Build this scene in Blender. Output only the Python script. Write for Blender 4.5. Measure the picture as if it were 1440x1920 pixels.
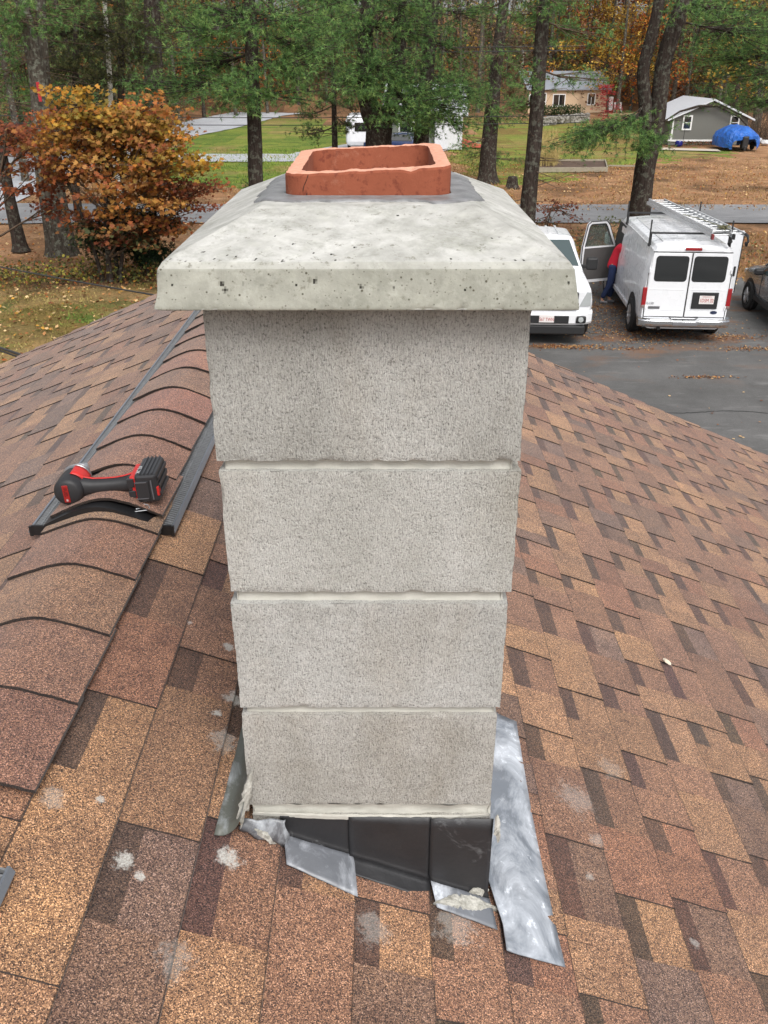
import bpy, bmesh, math, random
import numpy as np
from mathutils import Vector, Matrix, noise

for o in list(bpy.data.objects): bpy.data.objects.remove(o)
SC = bpy.context.scene
COL = SC.collection
R = math.radians

# ---------------------------------------------------------------- camera
CZ = 5.6                      # eye height above the ground
TH = R(27.5)                  # looking down by this much
F = 1630.0 / 1920.0           # focal length / picture height
cam_d = bpy.data.cameras.new('camera')
cam = bpy.data.objects.new('camera', cam_d); COL.objects.link(cam)
cam.location = (0, 0, CZ); cam.rotation_euler = (R(90) - TH, 0, 0)
cam_d.sensor_fit = 'VERTICAL'; cam_d.sensor_height = 24; cam_d.lens = 24 * F
cam_d.clip_start = 0.05; cam_d.clip_end = 2000
SC.camera = cam
SC.render.resolution_x = 768; SC.render.resolution_y = 1024

# ---------------------------------------------------------------- light
SC.view_settings.view_transform = 'Standard'; SC.view_settings.look = 'None'
SC.view_settings.exposure = 0.42; SC.view_settings.gamma = 1
SUN_EL, SUN_AZ = R(52), R(160)     # soft overcast sun, high, behind and to the right
w = bpy.data.worlds.new('World'); SC.world = w; w.use_nodes = True
nt = w.node_tree; nt.nodes.clear()
sky = nt.nodes.new('ShaderNodeTexSky'); sky.sky_type = 'NISHITA'; sky.sun_disc = False
sky.sun_elevation = SUN_EL; sky.sun_rotation = SUN_AZ
sky.air_density = 1.0; sky.dust_density = 4.0; sky.ozone_density = 1.0
hs = nt.nodes.new('ShaderNodeHueSaturation'); hs.inputs['Saturation'].default_value = 0.22
bgn = nt.nodes.new('ShaderNodeBackground'); bgn.inputs['Strength'].default_value = 0.15
wo = nt.nodes.new('ShaderNodeOutputWorld')
nt.links.new(sky.outputs[0], hs.inputs['Color']); nt.links.new(hs.outputs[0], bgn.inputs[0]); nt.links.new(bgn.outputs[0], wo.inputs[0])
sl = bpy.data.lights.new('sun', 'SUN'); sl.energy = 1.3; sl.angle = R(28); sl.color = (1, .965, .92)
sun = bpy.data.objects.new('sun', sl); COL.objects.link(sun)
sun.rotation_euler = (R(90) - SUN_EL, 0, R(180) - SUN_AZ)
# sun travels from azimuth SUN_AZ (sky: measured clockwise from +Y)
sd = Vector((math.sin(SUN_AZ) * math.cos(SUN_EL), math.cos(SUN_AZ) * math.cos(SUN_EL), math.sin(SUN_EL)))
sun.rotation_euler = sd.to_track_quat('Z', 'Y').to_euler()

# ---------------------------------------------------------------- places: from the photo's pixels (1440 x 1920) to points in the place
def ray(px, py):
    u = (px - 720) / 1630.0; v = (py - 960) / 1630.0
    return u, math.cos(TH) - v * math.sin(TH), -(math.sin(TH) + v * math.cos(TH))
def AY(px, py, Y):                       # on the upright plane y = Y
    x, y, z = ray(px, py); k = Y / y
    return Vector((x * k, Y, CZ + z * k))
def G(px, py, z=0.0):                    # on the level plane at height z
    x, y, zz = ray(px, py); k = (z - CZ) / zz
    return Vector((x * k, y * k, z))

# ---------------------------------------------------------------- object helpers
def tag(o, label=None, cat=None, group=None, kind=None):
    if label: o['label'] = label
    if cat: o['category'] = cat
    if group: o['group'] = group
    if kind: o['kind'] = kind
    return o
def empty(name, loc, rz=0.0):
    o = bpy.data.objects.new(name, None); COL.objects.link(o)
    o.location = loc; o.rotation_euler = (0, 0, rz); o.empty_display_size = .1
    return o
def copy_tree(o, parent=None):
    c = o.copy(); COL.objects.link(c); c.parent = parent
    for ch in list(o.children): copy_tree(ch, c)
    return c

class MB:
    """collects geometry with a colour per face; build() links it as ONE mesh object"""
    def __init__(s): s.v = []; s.f = []; s.c = []; s.n = 0; s.big = []
    def poly(s, pts, col=(1, 1, 1)):
        b = len(s.v); s.v += [tuple(p) for p in pts]; s.f.append(tuple(range(b, b + len(pts)))); s.c.append(col)
    def grid(s, P, col=(1, 1, 1), close_u=False, close_v=False):
        """P[i][j] points"""
        b = len(s.v); nu = len(P); nv = len(P[0])
        for row in P: s.v += [tuple(p) for p in row]
        for i in range(nu if close_u else nu - 1):
            for j in range(nv if close_v else nv - 1):
                i2 = (i + 1) % nu; j2 = (j + 1) % nv
                s.f.append((b + i * nv + j, b + i2 * nv + j, b + i2 * nv + j2, b + i * nv + j2)); s.c.append(col)
    def box(s, c, d, M=None, col=(1, 1, 1), bev=0.0):
        bm = bmesh.new(); bmesh.ops.create_cube(bm, size=1)
        for v in bm.verts: v.co = Vector((v.co.x * d[0], v.co.y * d[1], v.co.z * d[2]))
        if bev: bmesh.ops.bevel(bm, geom=list(bm.edges), offset=bev, segments=2, affect='EDGES', profile=.5)
        for v in bm.verts:
            v.co += Vector(c)
            if M is not None: v.co = M @ v.co
        s.bm(bm, col)
    def bm(s, bm, col=(1, 1, 1)):
        b = len(s.v); bm.verts.index_update()
        s.v += [tuple(v.co) for v in bm.verts]
        for f in bm.faces: s.f.append(tuple(b + v.index for v in f.verts)); s.c.append(col)
        bm.free()
    def tube(s, pts, rad, n=8, col=(1, 1, 1), caps=True, up=Vector((0, 0, 1)), flat=1.0):
        pts = [Vector(p) for p in pts]; k = len(pts)
        if not hasattr(rad, '__len__'): rad = [rad] * k
        rows = []
        for i, p in enumerate(pts):
            t = (pts[min(i + 1, k - 1)] - pts[max(i - 1, 0)]).normalized()
            u = up if abs(t.dot(up)) < .95 else Vector((1, 0, 0))
            a = t.cross(u).normalized(); b = t.cross(a).normalized()
            rows.append([p + (a * math.cos(q) + b * math.sin(q) * flat) * rad[i] for q in [2 * math.pi * j / n for j in range(n)]])
        s.grid(rows, col, close_v=True)
        if caps: s.poly(rows[0][::-1], col); s.poly(rows[-1], col)
    def lathe(s, prof, n=24, M=None, col=(1, 1, 1)):
        """prof: (r, z) pairs, spun round z"""
        rows = [[Vector((r * math.cos(2 * math.pi * j / n), r * math.sin(2 * math.pi * j / n), z)) for j in range(n)] for r, z in prof]
        if M is not None: rows = [[M @ p for p in row] for row in rows]
        s.grid(rows, col, close_v=True)
    def prism(s, outline, d0, d1, M=None, col=(1, 1, 1)):
        """outline in (x, z), pushed from y=d0 to y=d1"""
        A = [Vector((x, d0, z)) for x, z in outline]; B = [Vector((x, d1, z)) for x, z in outline]
        if M is not None: A = [M @ p for p in A]; B = [M @ p for p in B]
        n = len(A); s.poly(A, col); s.poly(B[::-1], col)
        for i in range(n): j = (i + 1) % n; s.poly([A[i], B[i], B[j], A[j]], col)
    def arr(s, V, Fq, C):
        """numpy block: V (n,3), Fq (m,k) faces, C (m,3) colours"""
        s.big.append((np.asarray(V, dtype=np.float32), np.asarray(Fq, dtype=np.int32), np.asarray(C, dtype=np.float32)))
    def build(s, name, mat, parent=None, smooth=False, color=False):
        me = bpy.data.meshes.new(name)
        if s.big and not s.f:
            V = []; L = []; ST = []; TT = []; C = []; b = 0; lp = 0
            for v, f, c in s.big:
                k = f.shape[1]; V.append(v); L.append((f + b).ravel()); m = len(f)
                ST.append(lp + np.arange(m) * k); TT.append(np.full(m, k)); C.append(np.repeat(c, k, axis=0)); b += len(v); lp += m * k
            V = np.concatenate(V); L = np.concatenate(L); ST = np.concatenate(ST); TT = np.concatenate(TT); C = np.concatenate(C)
            me.vertices.add(len(V)); me.vertices.foreach_set('co', V.ravel())
            me.loops.add(len(L)); me.loops.foreach_set('vertex_index', L.astype(np.int32))
            me.polygons.add(len(ST)); me.polygons.foreach_set('loop_start', ST.astype(np.int32))
            me.update(calc_edges=True)
            if color:
                at = me.color_attributes.new('tint', 'FLOAT_COLOR', 'CORNER')
                at.data.foreach_set('color', np.concatenate([C, np.ones((len(C), 1))], axis=1).astype(np.float32).ravel())
        else:
            me.from_pydata(s.v, [], s.f); me.update()
            if color:
                at = me.color_attributes.new('tint', 'FLOAT_COLOR', 'CORNER'); cc = []
                for f, c in zip(s.f, s.c): cc += [c[0], c[1], c[2], 1.0] * len(f)
                at.data.foreach_set('color', cc)
        if smooth: me.polygons.foreach_set('use_smooth', [True] * len(me.polygons))
        me.materials.append(mat)
        o = bpy.data.objects.new(name, me); COL.objects.link(o)
        if parent is not None: o.parent = parent
        return o

def wall_fix(o):                                    # weld and turn normals outwards
    bm = bmesh.new(); bm.from_mesh(o.data); bmesh.ops.remove_doubles(bm, verts=bm.verts, dist=1e-4)
    bmesh.ops.recalc_face_normals(bm, faces=bm.faces); bm.to_mesh(o.data); bm.free(); return o

# ---------------------------------------------------------------- material helpers
def srgb(r, g, b):
    f = lambda c: (c / 255 / 12.92) if c / 255 <= .04045 else ((c / 255 + .055) / 1.055) ** 2.4
    return (f(r), f(g), f(b))
class NT:
    def __init__(s, name, rough=.7, metal=0.0, spec=.5):
        s.m = bpy.data.materials.new(name); s.m.use_nodes = True; s.t = s.m.node_tree; s.t.nodes.clear()
        s.out = s.n('ShaderNodeOutputMaterial'); s.b = s.n('ShaderNodeBsdfPrincipled')
        s.l(s.b.outputs[0], s.out.inputs[0]); s.b.inputs['Roughness'].default_value = rough
        s.b.inputs['Metallic'].default_value = metal; s.b.inputs['Specular IOR Level'].default_value = spec
        s.tc = None
    def n(s, t, **k):
        x = s.t.nodes.new(t)
        for a, b in k.items(): setattr(x, a, b)
        return x
    def l(s, a, b): s.t.links.new(a, b)
    def co(s, which='Object'):
        if s.tc is None: s.tc = s.n('ShaderNodeTexCoord')
        return s.tc.outputs[which]
    def map(s, scale=(1, 1, 1), loc=(0, 0, 0), rot=(0, 0, 0), src=None):
        m = s.n('ShaderNodeMapping'); m.inputs['Scale'].default_value = scale; m.inputs['Location'].default_value = loc; m.inputs['Rotation'].default_value = rot
        s.l(src or s.co(), m.inputs[0]); return m.outputs[0]
    def noise(s, scale, detail=4, rough=.55, vec=None, out=0, dist=0):
        x = s.n('ShaderNodeTexNoise'); x.inputs['Scale'].default_value = scale; x.inputs['Detail'].default_value = detail
        x.inputs['Roughness'].default_value = rough; x.inputs['Distortion'].default_value = dist
        s.l(vec or s.co(), x.inputs['Vector']); return x.outputs[out]
    def vor(s, scale, feature='F1', out='Distance', vec=None, rnd=1):
        x = s.n('ShaderNodeTexVoronoi', feature=feature); x.inputs['Scale'].default_value = scale; x.inputs['Randomness'].default_value = rnd
        s.l(vec or s.co(), x.inputs['Vector']); return x.outputs[out]
    def ramp(s, fac, stops, interp='LINEAR'):
        x = s.n('ShaderNodeValToRGB'); x.color_ramp.interpolation = interp; e = x.color_ramp.elements
        while len(e) < len(stops): e.new(.5)
        for i, (p, c) in enumerate(stops):
            if not hasattr(c, '__len__'): c = (c, c, c)
            e[i].position = p; e[i].color = (c[0], c[1], c[2], 1)
        s.l(fac, x.inputs[0]); return x.outputs[0]
    def mix(s, fac, a, b, mode='MIX'):
        x = s.n('ShaderNodeMix', data_type='RGBA', blend_type=mode)
        for sock, val in ((x.inputs['Factor'], fac), (x.inputs['A'], a), (x.inputs['B'], b)):
            if hasattr(val, 'is_linked'): s.l(val, sock)
            elif hasattr(val, '__len__'): sock.default_value = (val[0], val[1], val[2], 1)
            else: sock.default_value = val if sock.type == 'VALUE' else (val, val, val, 1)
        return x.outputs['Result']
    def math(s, op, a, b=0.0, c=None, clamp=False):
        x = s.n('ShaderNodeMath', operation=op, use_clamp=clamp)
        for i, v in enumerate([a, b] if c is None else [a, b, c]):
            if hasattr(v, 'is_linked'): s.l(v, x.inputs[i])
            else: x.inputs[i].default_value = v
        return x.outputs[0]
    def attr(s, name='tint'):
        x = s.n('ShaderNodeAttribute', attribute_name=name); return x.outputs['Color']
    def base(s, c):
        if hasattr(c, 'is_linked'): s.l(c, s.b.inputs['Base Color'])
        else: s.b.inputs['Base Color'].default_value = (c[0], c[1], c[2], 1)
        return s
    def rough(s, c): s.l(c, s.b.inputs['Roughness']); return s
    def bump(s, h, strength=.5, dist=.002):
        x = s.n('ShaderNodeBump'); x.inputs['Strength'].default_value = strength; x.inputs['Distance'].default_value = dist
        s.l(h, x.inputs['Height']); s.l(x.outputs[0], s.b.inputs['Normal']); return s
def plain(name, c, rough=.6, metal=0.0, spec=.5, var=.08, scale=8, coat=0.0):
    m = NT(name, rough, metal, spec)
    n = m.noise(scale, 5)
    d = m.mix(m.math('MULTIPLY', n, 1.0), tuple(x * (1 - var * 2) for x in c), tuple(min(1, x * (1 + var * 2)) for x in c))
    m.base(d)
    if coat: m.b.inputs['Coat Weight'].default_value = coat; m.b.inputs['Coat Roughness'].default_value = .08
    m.rough(m.math('ADD', m.math('MULTIPLY', m.noise(scale * 3, 3), .15), rough - .07))
    return m.m
# ================================================================ the house we stand on
XR, HR, TP = -0.662, CZ - 0.9504, 0.43          # ridge: x, height, slope
YG, YN, WS = 5.25, -3.0, 4.2                  # far gable, near end, half width
CS = math.cos(math.atan(TP)); SN = math.sin(math.atan(TP))
def roof(s, a, y, off=0.0):                   # s = +1 right slope, -1 left slope; a = metres down the slope
    return Vector((XR + s * (a * CS + off * SN), y, HR - a * SN + off * CS))
def on_roof(px, py, off=0.0):                 # pixel on the right slope
    x, y, z = ray(px, py)                     # HR+off/CS - TP*(X-XR) = CZ + z k
    k = (HR + off / CS + TP * XR - CZ) / (z + TP * x)
    return Vector((x * k, y * k, CZ + z * k))

# ---- shingle material: granules coloured per tab
m = NT('shingle_granules', .8, spec=.4); m.b.inputs['Sheen Weight'].default_value = .22; m.b.inputs['Sheen Roughness'].default_value = .45
v1 = m.vor(680, out='Color'); sep = m.n('ShaderNodeSeparateColor'); m.l(v1, sep.inputs[0])
g = m.ramp(sep.outputs[0], [(0, (.14, .12, .12)), (.14, (.34, .28, .27)), (.32, (.74, .60, .52)), (.52, (.98, .83, .70)), (.70, (1.32, 1.10, .86)), (.84, (1.85, 1.60, 1.28)), (.94, (2.6, 2.4, 2.15))], 'CONSTANT')
for e in m.t.nodes:
    pass
tint = m.attr()
big = m.noise(3.0, 5)
col = m.mix(1.0, tint, g, 'MULTIPLY')
col = m.mix(.5, col, m.ramp(m.noise(26, 4, .6), [(.3, (.80, .78, .79)), (.7, (1.2, 1.17, 1.12))]), 'MULTIPLY')
col = m.mix(1.0, col, m.ramp(m.noise(11, 5, .7, dist=.5), [(.30, (.80, .76, .76)), (.5, (1, 1, 1)), (.70, (1.20, 1.18, 1.12))]), 'MULTIPLY')
col = m.mix(1.0, col, m.ramp(big, [(.3, (.86, .86, .90)), (.7, (1.12, 1.10, 1.04))]), 'MULTIPLY')
# pale mortar droppings, each with its own ragged outline
splots = [(235, 1608, .017, 1.5), (262, 1640, .010, 1), (430, 1604, .020, 1.8), (355, 1166, .008, 1), (405, 1336, .011, 1.2), (428, 1214, .012, 1.2),
          (1108, 1642, .012, .55), (1120, 1578, .020, .35), (1145, 1440, .035, .22), (438, 1310, .02, .8), (100, 1495, .02, .35), (186, 1500, .009, .8),
          (1080, 1500, .05, .3), (700, 1735, .035, .35), (860, 1735, .04, .35), (330, 1800, .03, .3), (1305, 1765, .012, .5), (420, 1390, .03, .5), (130, 1280, .012, .35)]
tot = None
wob = m.noise(130, 4, .8); wob2 = m.noise(45, 3, .7)
for px, py, r, s_ in splots:
    p = on_roof(px, py, .006)
    d = m.n('ShaderNodeVectorMath', operation='DISTANCE'); m.l(m.co(), d.inputs[0]); d.inputs[1].default_value = p
    q = m.math('SUBTRACT', 1.0, m.math('DIVIDE', d.outputs['Value'], r * 1.0))
    q = m.math('ADD', q, m.math('MULTIPLY', m.math('ADD', wob, m.math('SUBTRACT', wob2, 1.0)), 2.2))
    q = m.math('MULTIPLY', m.math('MULTIPLY', q, 2.2, clamp=True), min(1, s_))
    tot = q if tot is None else m.math('MAXIMUM', tot, q)
near = m.math('MULTIPLY', tot, m.ramp(sep.outputs[1], [(0, .45), (1, 1)]), clamp=True)
col = m.mix(near, col, (.55, .54, .50))
m.base(col)
m.bump(m.math('ADD', m.math('MULTIPLY', sep.outputs[2], 1.0), m.math('MULTIPLY', m.noise(160, 2), .6)), .6, .0018)
M_SH = m.m
M_SHEDGE = plain('shingle_edge', srgb(30, 25, 23), .95)
M_BLACKPL = plain('black_plastic', (.012, .012, .013), .42, spec=.5)
M_RAIL = plain('weathered_grey_rail', srgb(128, 134, 142), .35, metal=.35)

TAN = srgb(149, 123, 102); MID = srgb(135, 109, 95); RED = srgb(133, 103, 89); DRK = srgb(120, 101, 92); PUR = srgb(117, 101, 96); BND = srgb(88, 71, 65); LT = srgb(157, 130, 106)
rng = random.Random(7)
def tabcol(gap=False):
    r = rng.random()
    c = LT if r < (.14 if gap else .06) else TAN if r < (.40 if gap else .24) else MID if r < .70 else RED if r < .84 else DRK if r < .94 else PUR
    k = rng.uniform(.86, 1.12); return tuple(x * k for x in c)

house = tag(empty('house', (XR, 1, 0)), 'brown shingled house whose roof fills the foreground around the chimney', 'house')
def H(o): o.matrix_parent_inverse = Matrix.Translation((-XR, -1, 0)); return o
E, T0, T1 = .1335, .0062, .0036
mb = MB(); NC = int((WS / CS) / E) + 1
rc = random.Random(11)
def strip(s, a0, a1, y0, y1, h0, h1, col, edges=True, skew0=0, skew1=0, butt=True, base0=0.0, base1=0.0):
    """one tab: top sheet with ragged sides, its two side edges and its butt"""
    n = 3
    ys0 = [y0 + skew0 * t / n + rc.uniform(-.0012, .0012) for t in range(n + 1)]
    ys1 = [y1 + skew1 * t / n + rc.uniform(-.0012, .0012) for t in range(n + 1)]
    aa = [a0 + (a1 - a0) * t / n for t in range(n + 1)]; hh = [h0 + (h1 - h0) * t / n for t in range(n + 1)]
    L = [roof(s, aa[t], ys0[t], hh[t]) for t in range(n + 1)]; Rr = [roof(s, aa[t], ys1[t], hh[t]) for t in range(n + 1)]
    mb.grid([L, Rr] if s < 0 else [Rr, L], col)
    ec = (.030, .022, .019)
    if edges:
        bb = [base0 + (base1 - base0) * t / n for t in range(n + 1)]
        for yy, top in ((ys0, L), (ys1, Rr)):
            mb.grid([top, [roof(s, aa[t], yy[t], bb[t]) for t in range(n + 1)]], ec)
    if butt:                                   # bare asphalt chamfer with contact shadow painted in, then the butt face itself
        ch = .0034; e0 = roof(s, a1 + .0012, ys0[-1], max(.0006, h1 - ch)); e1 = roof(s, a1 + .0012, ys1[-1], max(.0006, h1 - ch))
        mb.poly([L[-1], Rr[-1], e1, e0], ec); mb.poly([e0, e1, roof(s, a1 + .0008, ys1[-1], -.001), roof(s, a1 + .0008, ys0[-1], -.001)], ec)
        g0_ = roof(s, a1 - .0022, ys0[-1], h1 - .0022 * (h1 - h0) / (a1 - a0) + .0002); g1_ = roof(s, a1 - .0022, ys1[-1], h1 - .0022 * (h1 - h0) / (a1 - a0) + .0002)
        mb.poly([g0_, g1_, Rr[-1] + Vector((0, 0, .0003)), L[-1] + Vector((0, 0, .0003))], tuple(x * .35 for x in col))  # top edge darkened: worn granules plus painted contact shadow
for s in (1, -1):
    for i in range(-1, NC):
        a0 = i * E + (.0 if s > 0 else .02); a1 = a0 + E
        if a0 < 0: a0 = 0.0
        if a1 - a0 < .01: continue
        y = YN + rng.uniform(0, .3); first = True
        y = YN
        while y < YG:
            big_ = s > 0 and i < 5; wt = rng.choice([.18, .24, .30, .36] if big_ else [.10, .13, .16, .20, .26]) * rng.uniform(.9, 1.1); wg = rng.choice([.12, .16, .20] if big_ else [.09, .12, .15, .18]) * rng.uniform(.9, 1.1)
            ye = min(y + wt, YG)
            b_h = T0                                   # base layer height at the butt
            # raised tab, sometimes of two granule blends
            if rng.random() < .38 and wt > .14:
                ym = y + wt * rng.uniform(.35, .65)
                if ym < ye:
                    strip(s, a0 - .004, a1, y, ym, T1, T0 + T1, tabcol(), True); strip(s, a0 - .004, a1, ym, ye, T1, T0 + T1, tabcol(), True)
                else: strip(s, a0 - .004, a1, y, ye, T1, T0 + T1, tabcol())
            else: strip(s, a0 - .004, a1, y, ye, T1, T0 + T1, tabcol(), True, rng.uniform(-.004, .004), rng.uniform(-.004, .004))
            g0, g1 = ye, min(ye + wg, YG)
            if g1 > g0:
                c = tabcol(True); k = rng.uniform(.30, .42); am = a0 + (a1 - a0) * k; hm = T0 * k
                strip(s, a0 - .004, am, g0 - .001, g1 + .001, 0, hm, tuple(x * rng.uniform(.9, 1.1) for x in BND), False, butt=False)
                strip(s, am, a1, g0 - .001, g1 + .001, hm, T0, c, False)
            y = ye + wg
# underlay and soffit closing the roof
for s in (1, -1):
    mb.poly([roof(s, 0, YN, -.012), roof(s, 0, YG - .01, -.012), roof(s, WS / CS, YG - .01, -.012), roof(s, WS / CS, YN, -.012)], (.03, .02, .02))
roof_o = H(mb.build('roof', M_SH, house, color=True))
# rake boards and the walls below (seen from the side only)
M_TRIM = plain('white_trim_paint', (.72, .72, .70), .5)
M_SIDING = plain('grey_clapboard', srgb(140, 140, 134), .7)
for s in (1, -1):
    for yy in (YG - .012, YN):
        mb = MB()
        A = [roof(s, 0, yy, -.014), roof(s, WS / CS, yy, -.014), roof(s, WS / CS, yy, -.17), roof(s, 0, yy, -.17)]
        B = [p - Vector((0, .03, 0)) for p in A]
        mb.poly(A); mb.poly(B[::-1])
        for k in range(4): mb.poly([A[k], B[k], B[(k + 1) % 4], A[(k + 1) % 4]])
        H(wall_fix(mb.build('rake_board', M_TRIM, house)))
mb = MB(); xl, xr_ = XR - WS + .35, XR + WS - .35; ze = HR - (WS - .35) * TP - .03
for yy in (YG - .3, YN + .3):
    mb.poly([(xl, yy, 0), (xr_, yy, 0), (xr_, yy, ze), (XR, yy, HR - .05), (xl, yy, ze)])
mb.poly([(xl, YN + .3, 0), (xl, YG - .3, 0), (xl, YG - .3, ze), (xl, YN + .3, ze)]); mb.poly([(xr_, YN + .3, 0), (xr_, YG - .3, 0), (xr_, YG - .3, ze), (xr_, YN + .3, ze)])
H(wall_fix(mb.build('wall', M_SIDING, house)))

# ---- ridge caps and the ridge vent
VY = 1.81                                        # near end of the long vent
def cap_prof(hw, c, lift, n=18, tp=TP):
    """cross section over the ridge (x, z): hyperbola that rounds the ridge off"""
    P = []
    for k in range(n + 1):
        t = -1 + 2 * k / n; x = t * hw
        P.append((x, -(math.sqrt((tp * x) ** 2 + c * c) - c) + lift))
    return P
M_CAP = M_SH
def ridge_caps(mb, ys, hw, c, lift, mats, tp=TP):
    L = .235
    for y0 in ys:
        col = tuple(x * rng.uniform(.9, 1.08) for x in rng.choice(mats)); col2 = tuple(x * rng.uniform(.9, 1.1) for x in rng.choice(mats))
        rows = []; low = []; jit = rng.uniform(-.004, .004); sh = rng.uniform(-.005, .005); curl = rng.uniform(0, .004)
        for j in range(5):
            t = j / 4; P = cap_prof(hw, c, lift + .0085 * (1 - t) + .0005, tp=tp)
            rows.append([(XR + x + sh, y0 + t * L + jit * x / hw + rc.uniform(-.001, .001) * (j == 0), HR + z + curl * (1 - t) * (abs(x) / hw) ** 3 + rc.uniform(-.0005, .0005)) for x, z in P])
            low.append([(p[0], p[1], p[2] - .0065) for p in rows[-1]])
        mb.grid(rows, col)
        mb.grid([rows[0], low[0]], (.022, .016, .014))
        mb.grid([[r[-1] for r in rows], [r[-1] for r in low]], (.022, .016, .014)); mb.grid([[r[0] for r in rows], [r[0] for r in low]], (.022, .016, .014))
mb = MB()
ridge_caps(mb, [VY - .045 - .2 * k for k in range(4, -1, -1)], .136, .022, .008, [MID, MID, tuple((a + b) / 2 for a, b in zip(MID, TAN)), MID, DRK])
H(mb.build('ridge_cap', M_SH, house, color=True, smooth=False))

def vent(y0, y1, dx=0.0, name='ridge_vent'):
    """black moulded vent: a bowed deck, slotted side strips, grey outer rails"""
    hw, c, lift = .130, .045, .030
    mb = MB()
    P = cap_prof(hw, c, lift - .003, tp=.62)
    N = 2
    top = [[(XR + x, y0 - .012 * (j == 0) + (y1 - y0) * j / N, HR + z) for x, z in P] for j in range(N + 1)]
    bot = [[(p[0], p[1], p[2] - .036) for p in r] for r in top]
    mb.grid(top); mb.grid([top[0], bot[0]]); mb.grid(bot)
    deck = H(mb.build(name, M_BLACKPL, house)); deck.location.x = dx
    ez = P[0][1]
    for s in (1, -1):
        g = MB(); x0 = hw - .004; x1 = hw + .036; z0 = ez - .004; z1 = ez - .017
        yy = y0
        while yy < y1:                                     # slats between two ribs
            for xa, xb in ((x0, x0 + .0165), (x0 + .0195, x1)):
                za = z0 + (z1 - z0) * (xa - x0) / (x1 - x0); zb = z0 + (z1 - z0) * (xb - x0) / (x1 - x0)
                q = [(XR + s * xa, yy, HR + za), (XR + s * xb, yy, HR + zb), (XR + s * xb, yy + .0036, HR + zb), (XR + s * xa, yy + .0036, HR + za)]
                g.poly(q); g.poly([q[0], q[1], (q[1][0], q[1][1], q[1][2] - .008), (q[0][0], q[0][1], q[0][2] - .008)])
            yy += .0105
        zm = z0 + (z1 - z0) * .47
        g.box((XR + s * (x0 + .018), (y0 + y1) / 2, HR + zm), (.003, y1 - y0, .004))
        g.build('grille', M_GR, deck)
        g = MB()                                           # dark trough below the slats and the grey outer rail
        g.box((XR + s * (x0 + x1) / 2, (y0 + y1) / 2, HR + z1 - .014), (x1 - x0 + .004, y1 - y0, .003))
        g.box((XR + s * (x1 + .002), y0 + .002, HR + z1 - .006), (.008, .006, .026))
        g.box((XR + s * (x0 + x1) / 2, y0 + .002, HR + (z0 + z1) / 2 - .010), (x1 - x0, .006, .026), bev=.001)
        g.build('baffle_trough', M_BLACKPL, deck)
        g = MB()
        yb = y0
        while yb < y1 - .05:
            ye = min(yb + .61, y1)
            g.prism([(s * (x1 - .001), z1 + .003), (s * (x1 + .003), z1 + .004), (s * (x1 + .009), z1 - .008), (s * (x1 + .008), z1 - .011), (s * x1, z1 - .002)], yb, ye - .002, Matrix.Translation((XR, 0, HR)))
            yb = ye
        wall_fix(g.build('outer_rail', M_RAIL, deck))
    return deck
mg = NT('vent_slats', .45, spec=.5); mg.base(mg.mix(mg.noise(60, 3), (.12, .125, .13), (.26, .27, .28))); M_GR = mg.m
vent(VY, YG - .02, -.008)
mb = MB()
ridge_caps(mb, [VY + .012 + .197 * k for k in range(17, -1, -1)], .132, .045, .030, [MID, MID, tuple((a + b) / 2 for a, b in zip(MID, TAN)), MID], .62)
H(mb.build('ridge_cap', M_SH, house, color=True))
vent(-1.5, .838, -.022)
mb = MB()
ridge_caps(mb, [.62 - .197 * k for k in range(0, 8)], .132, .020, .032, [MID, RED, MID, TAN, MID], .52)
H(mb.build('ridge_cap', M_SH, house, color=True))
# ================================================================ chimney
CX = -.0205                                            # centre line, x
CY0, CY1 = 1.045, 1.60; CW = .2
H0 = lambda h: CZ - h
XCc = lambda: CX
chim = tag(empty('chimney', (CX, (CY0 + CY1) / 2, CZ - 1.3)), 'pale concrete block chimney with sloped concrete cap and lead flashing rising from the roof', 'chimney')
def C(o): o.matrix_parent_inverse = Matrix.Translation((-CX, -(CY0 + CY1) / 2, -(CZ - 1.3))); return o

# split faced block: fine upright striations, black pores
def block_mat(name, c0, c1, seed):
    m = NT(name, .93, spec=.2)
    st = m.noise(1.0, 5, .65, m.map((640, 640, 110), (seed, 0, 0)))
    sp = m.noise(430, 3, .75, m.map((1, 1, .8), (seed, seed, 0)))
    bl = m.noise(6.0, 5, .6, m.map((1, 1, .7), (seed, 3, 1)))
    col = m.mix(m.ramp(bl, [(.32, 0), (.68, 1)]), c0, c1)
    col = m.mix(1, col, m.ramp(st, [(.30, .62), (.44, .90), (.62, 1.10), (.75, 1.2)]), 'MULTIPLY')
    col = m.mix(1, col, m.ramp(sp, [(.33, .34), (.40, .80), (.50, 1.02), (.74, 1.14)]), 'MULTIPLY')
    stn = m.noise(1.0, 4, .6, m.map((9, 9, 3.5), (seed * 2, 0, 5)))
    col = m.mix(m.ramp(stn, [(.50, 0), (.74, .5)]), col, m.mix(1, col, (.82, .77, .70), 'MULTIPLY'))
    m.base(col)
    m.bump(m.math('ADD', m.math('MULTIPLY', st, .8), sp), .75, .0035)
    return m.m
M_BL = [block_mat('split_block_%s' % k, a, b, sd) for k, a, b, sd in (
    ('a', srgb(165, 164, 158), srgb(189, 188, 183), 1.0), ('b', srgb(171, 170, 163), srgb(193, 192, 187), 5.3),
    ('c', srgb(177, 176, 171), srgb(198, 197, 193), 9.1), ('d', srgb(164, 161, 153), srgb(193, 191, 186), 14.7))]
m = NT('mortar', .9, spec=.2); n1 = m.noise(1, 5, .6, m.map((25, 25, 120))); m.base(m.mix(n1, srgb(166, 164, 154), srgb(204, 202, 194))); m.bump(m.noise(180, 4, .7), .5, .002); M_MO = m.m

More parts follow.
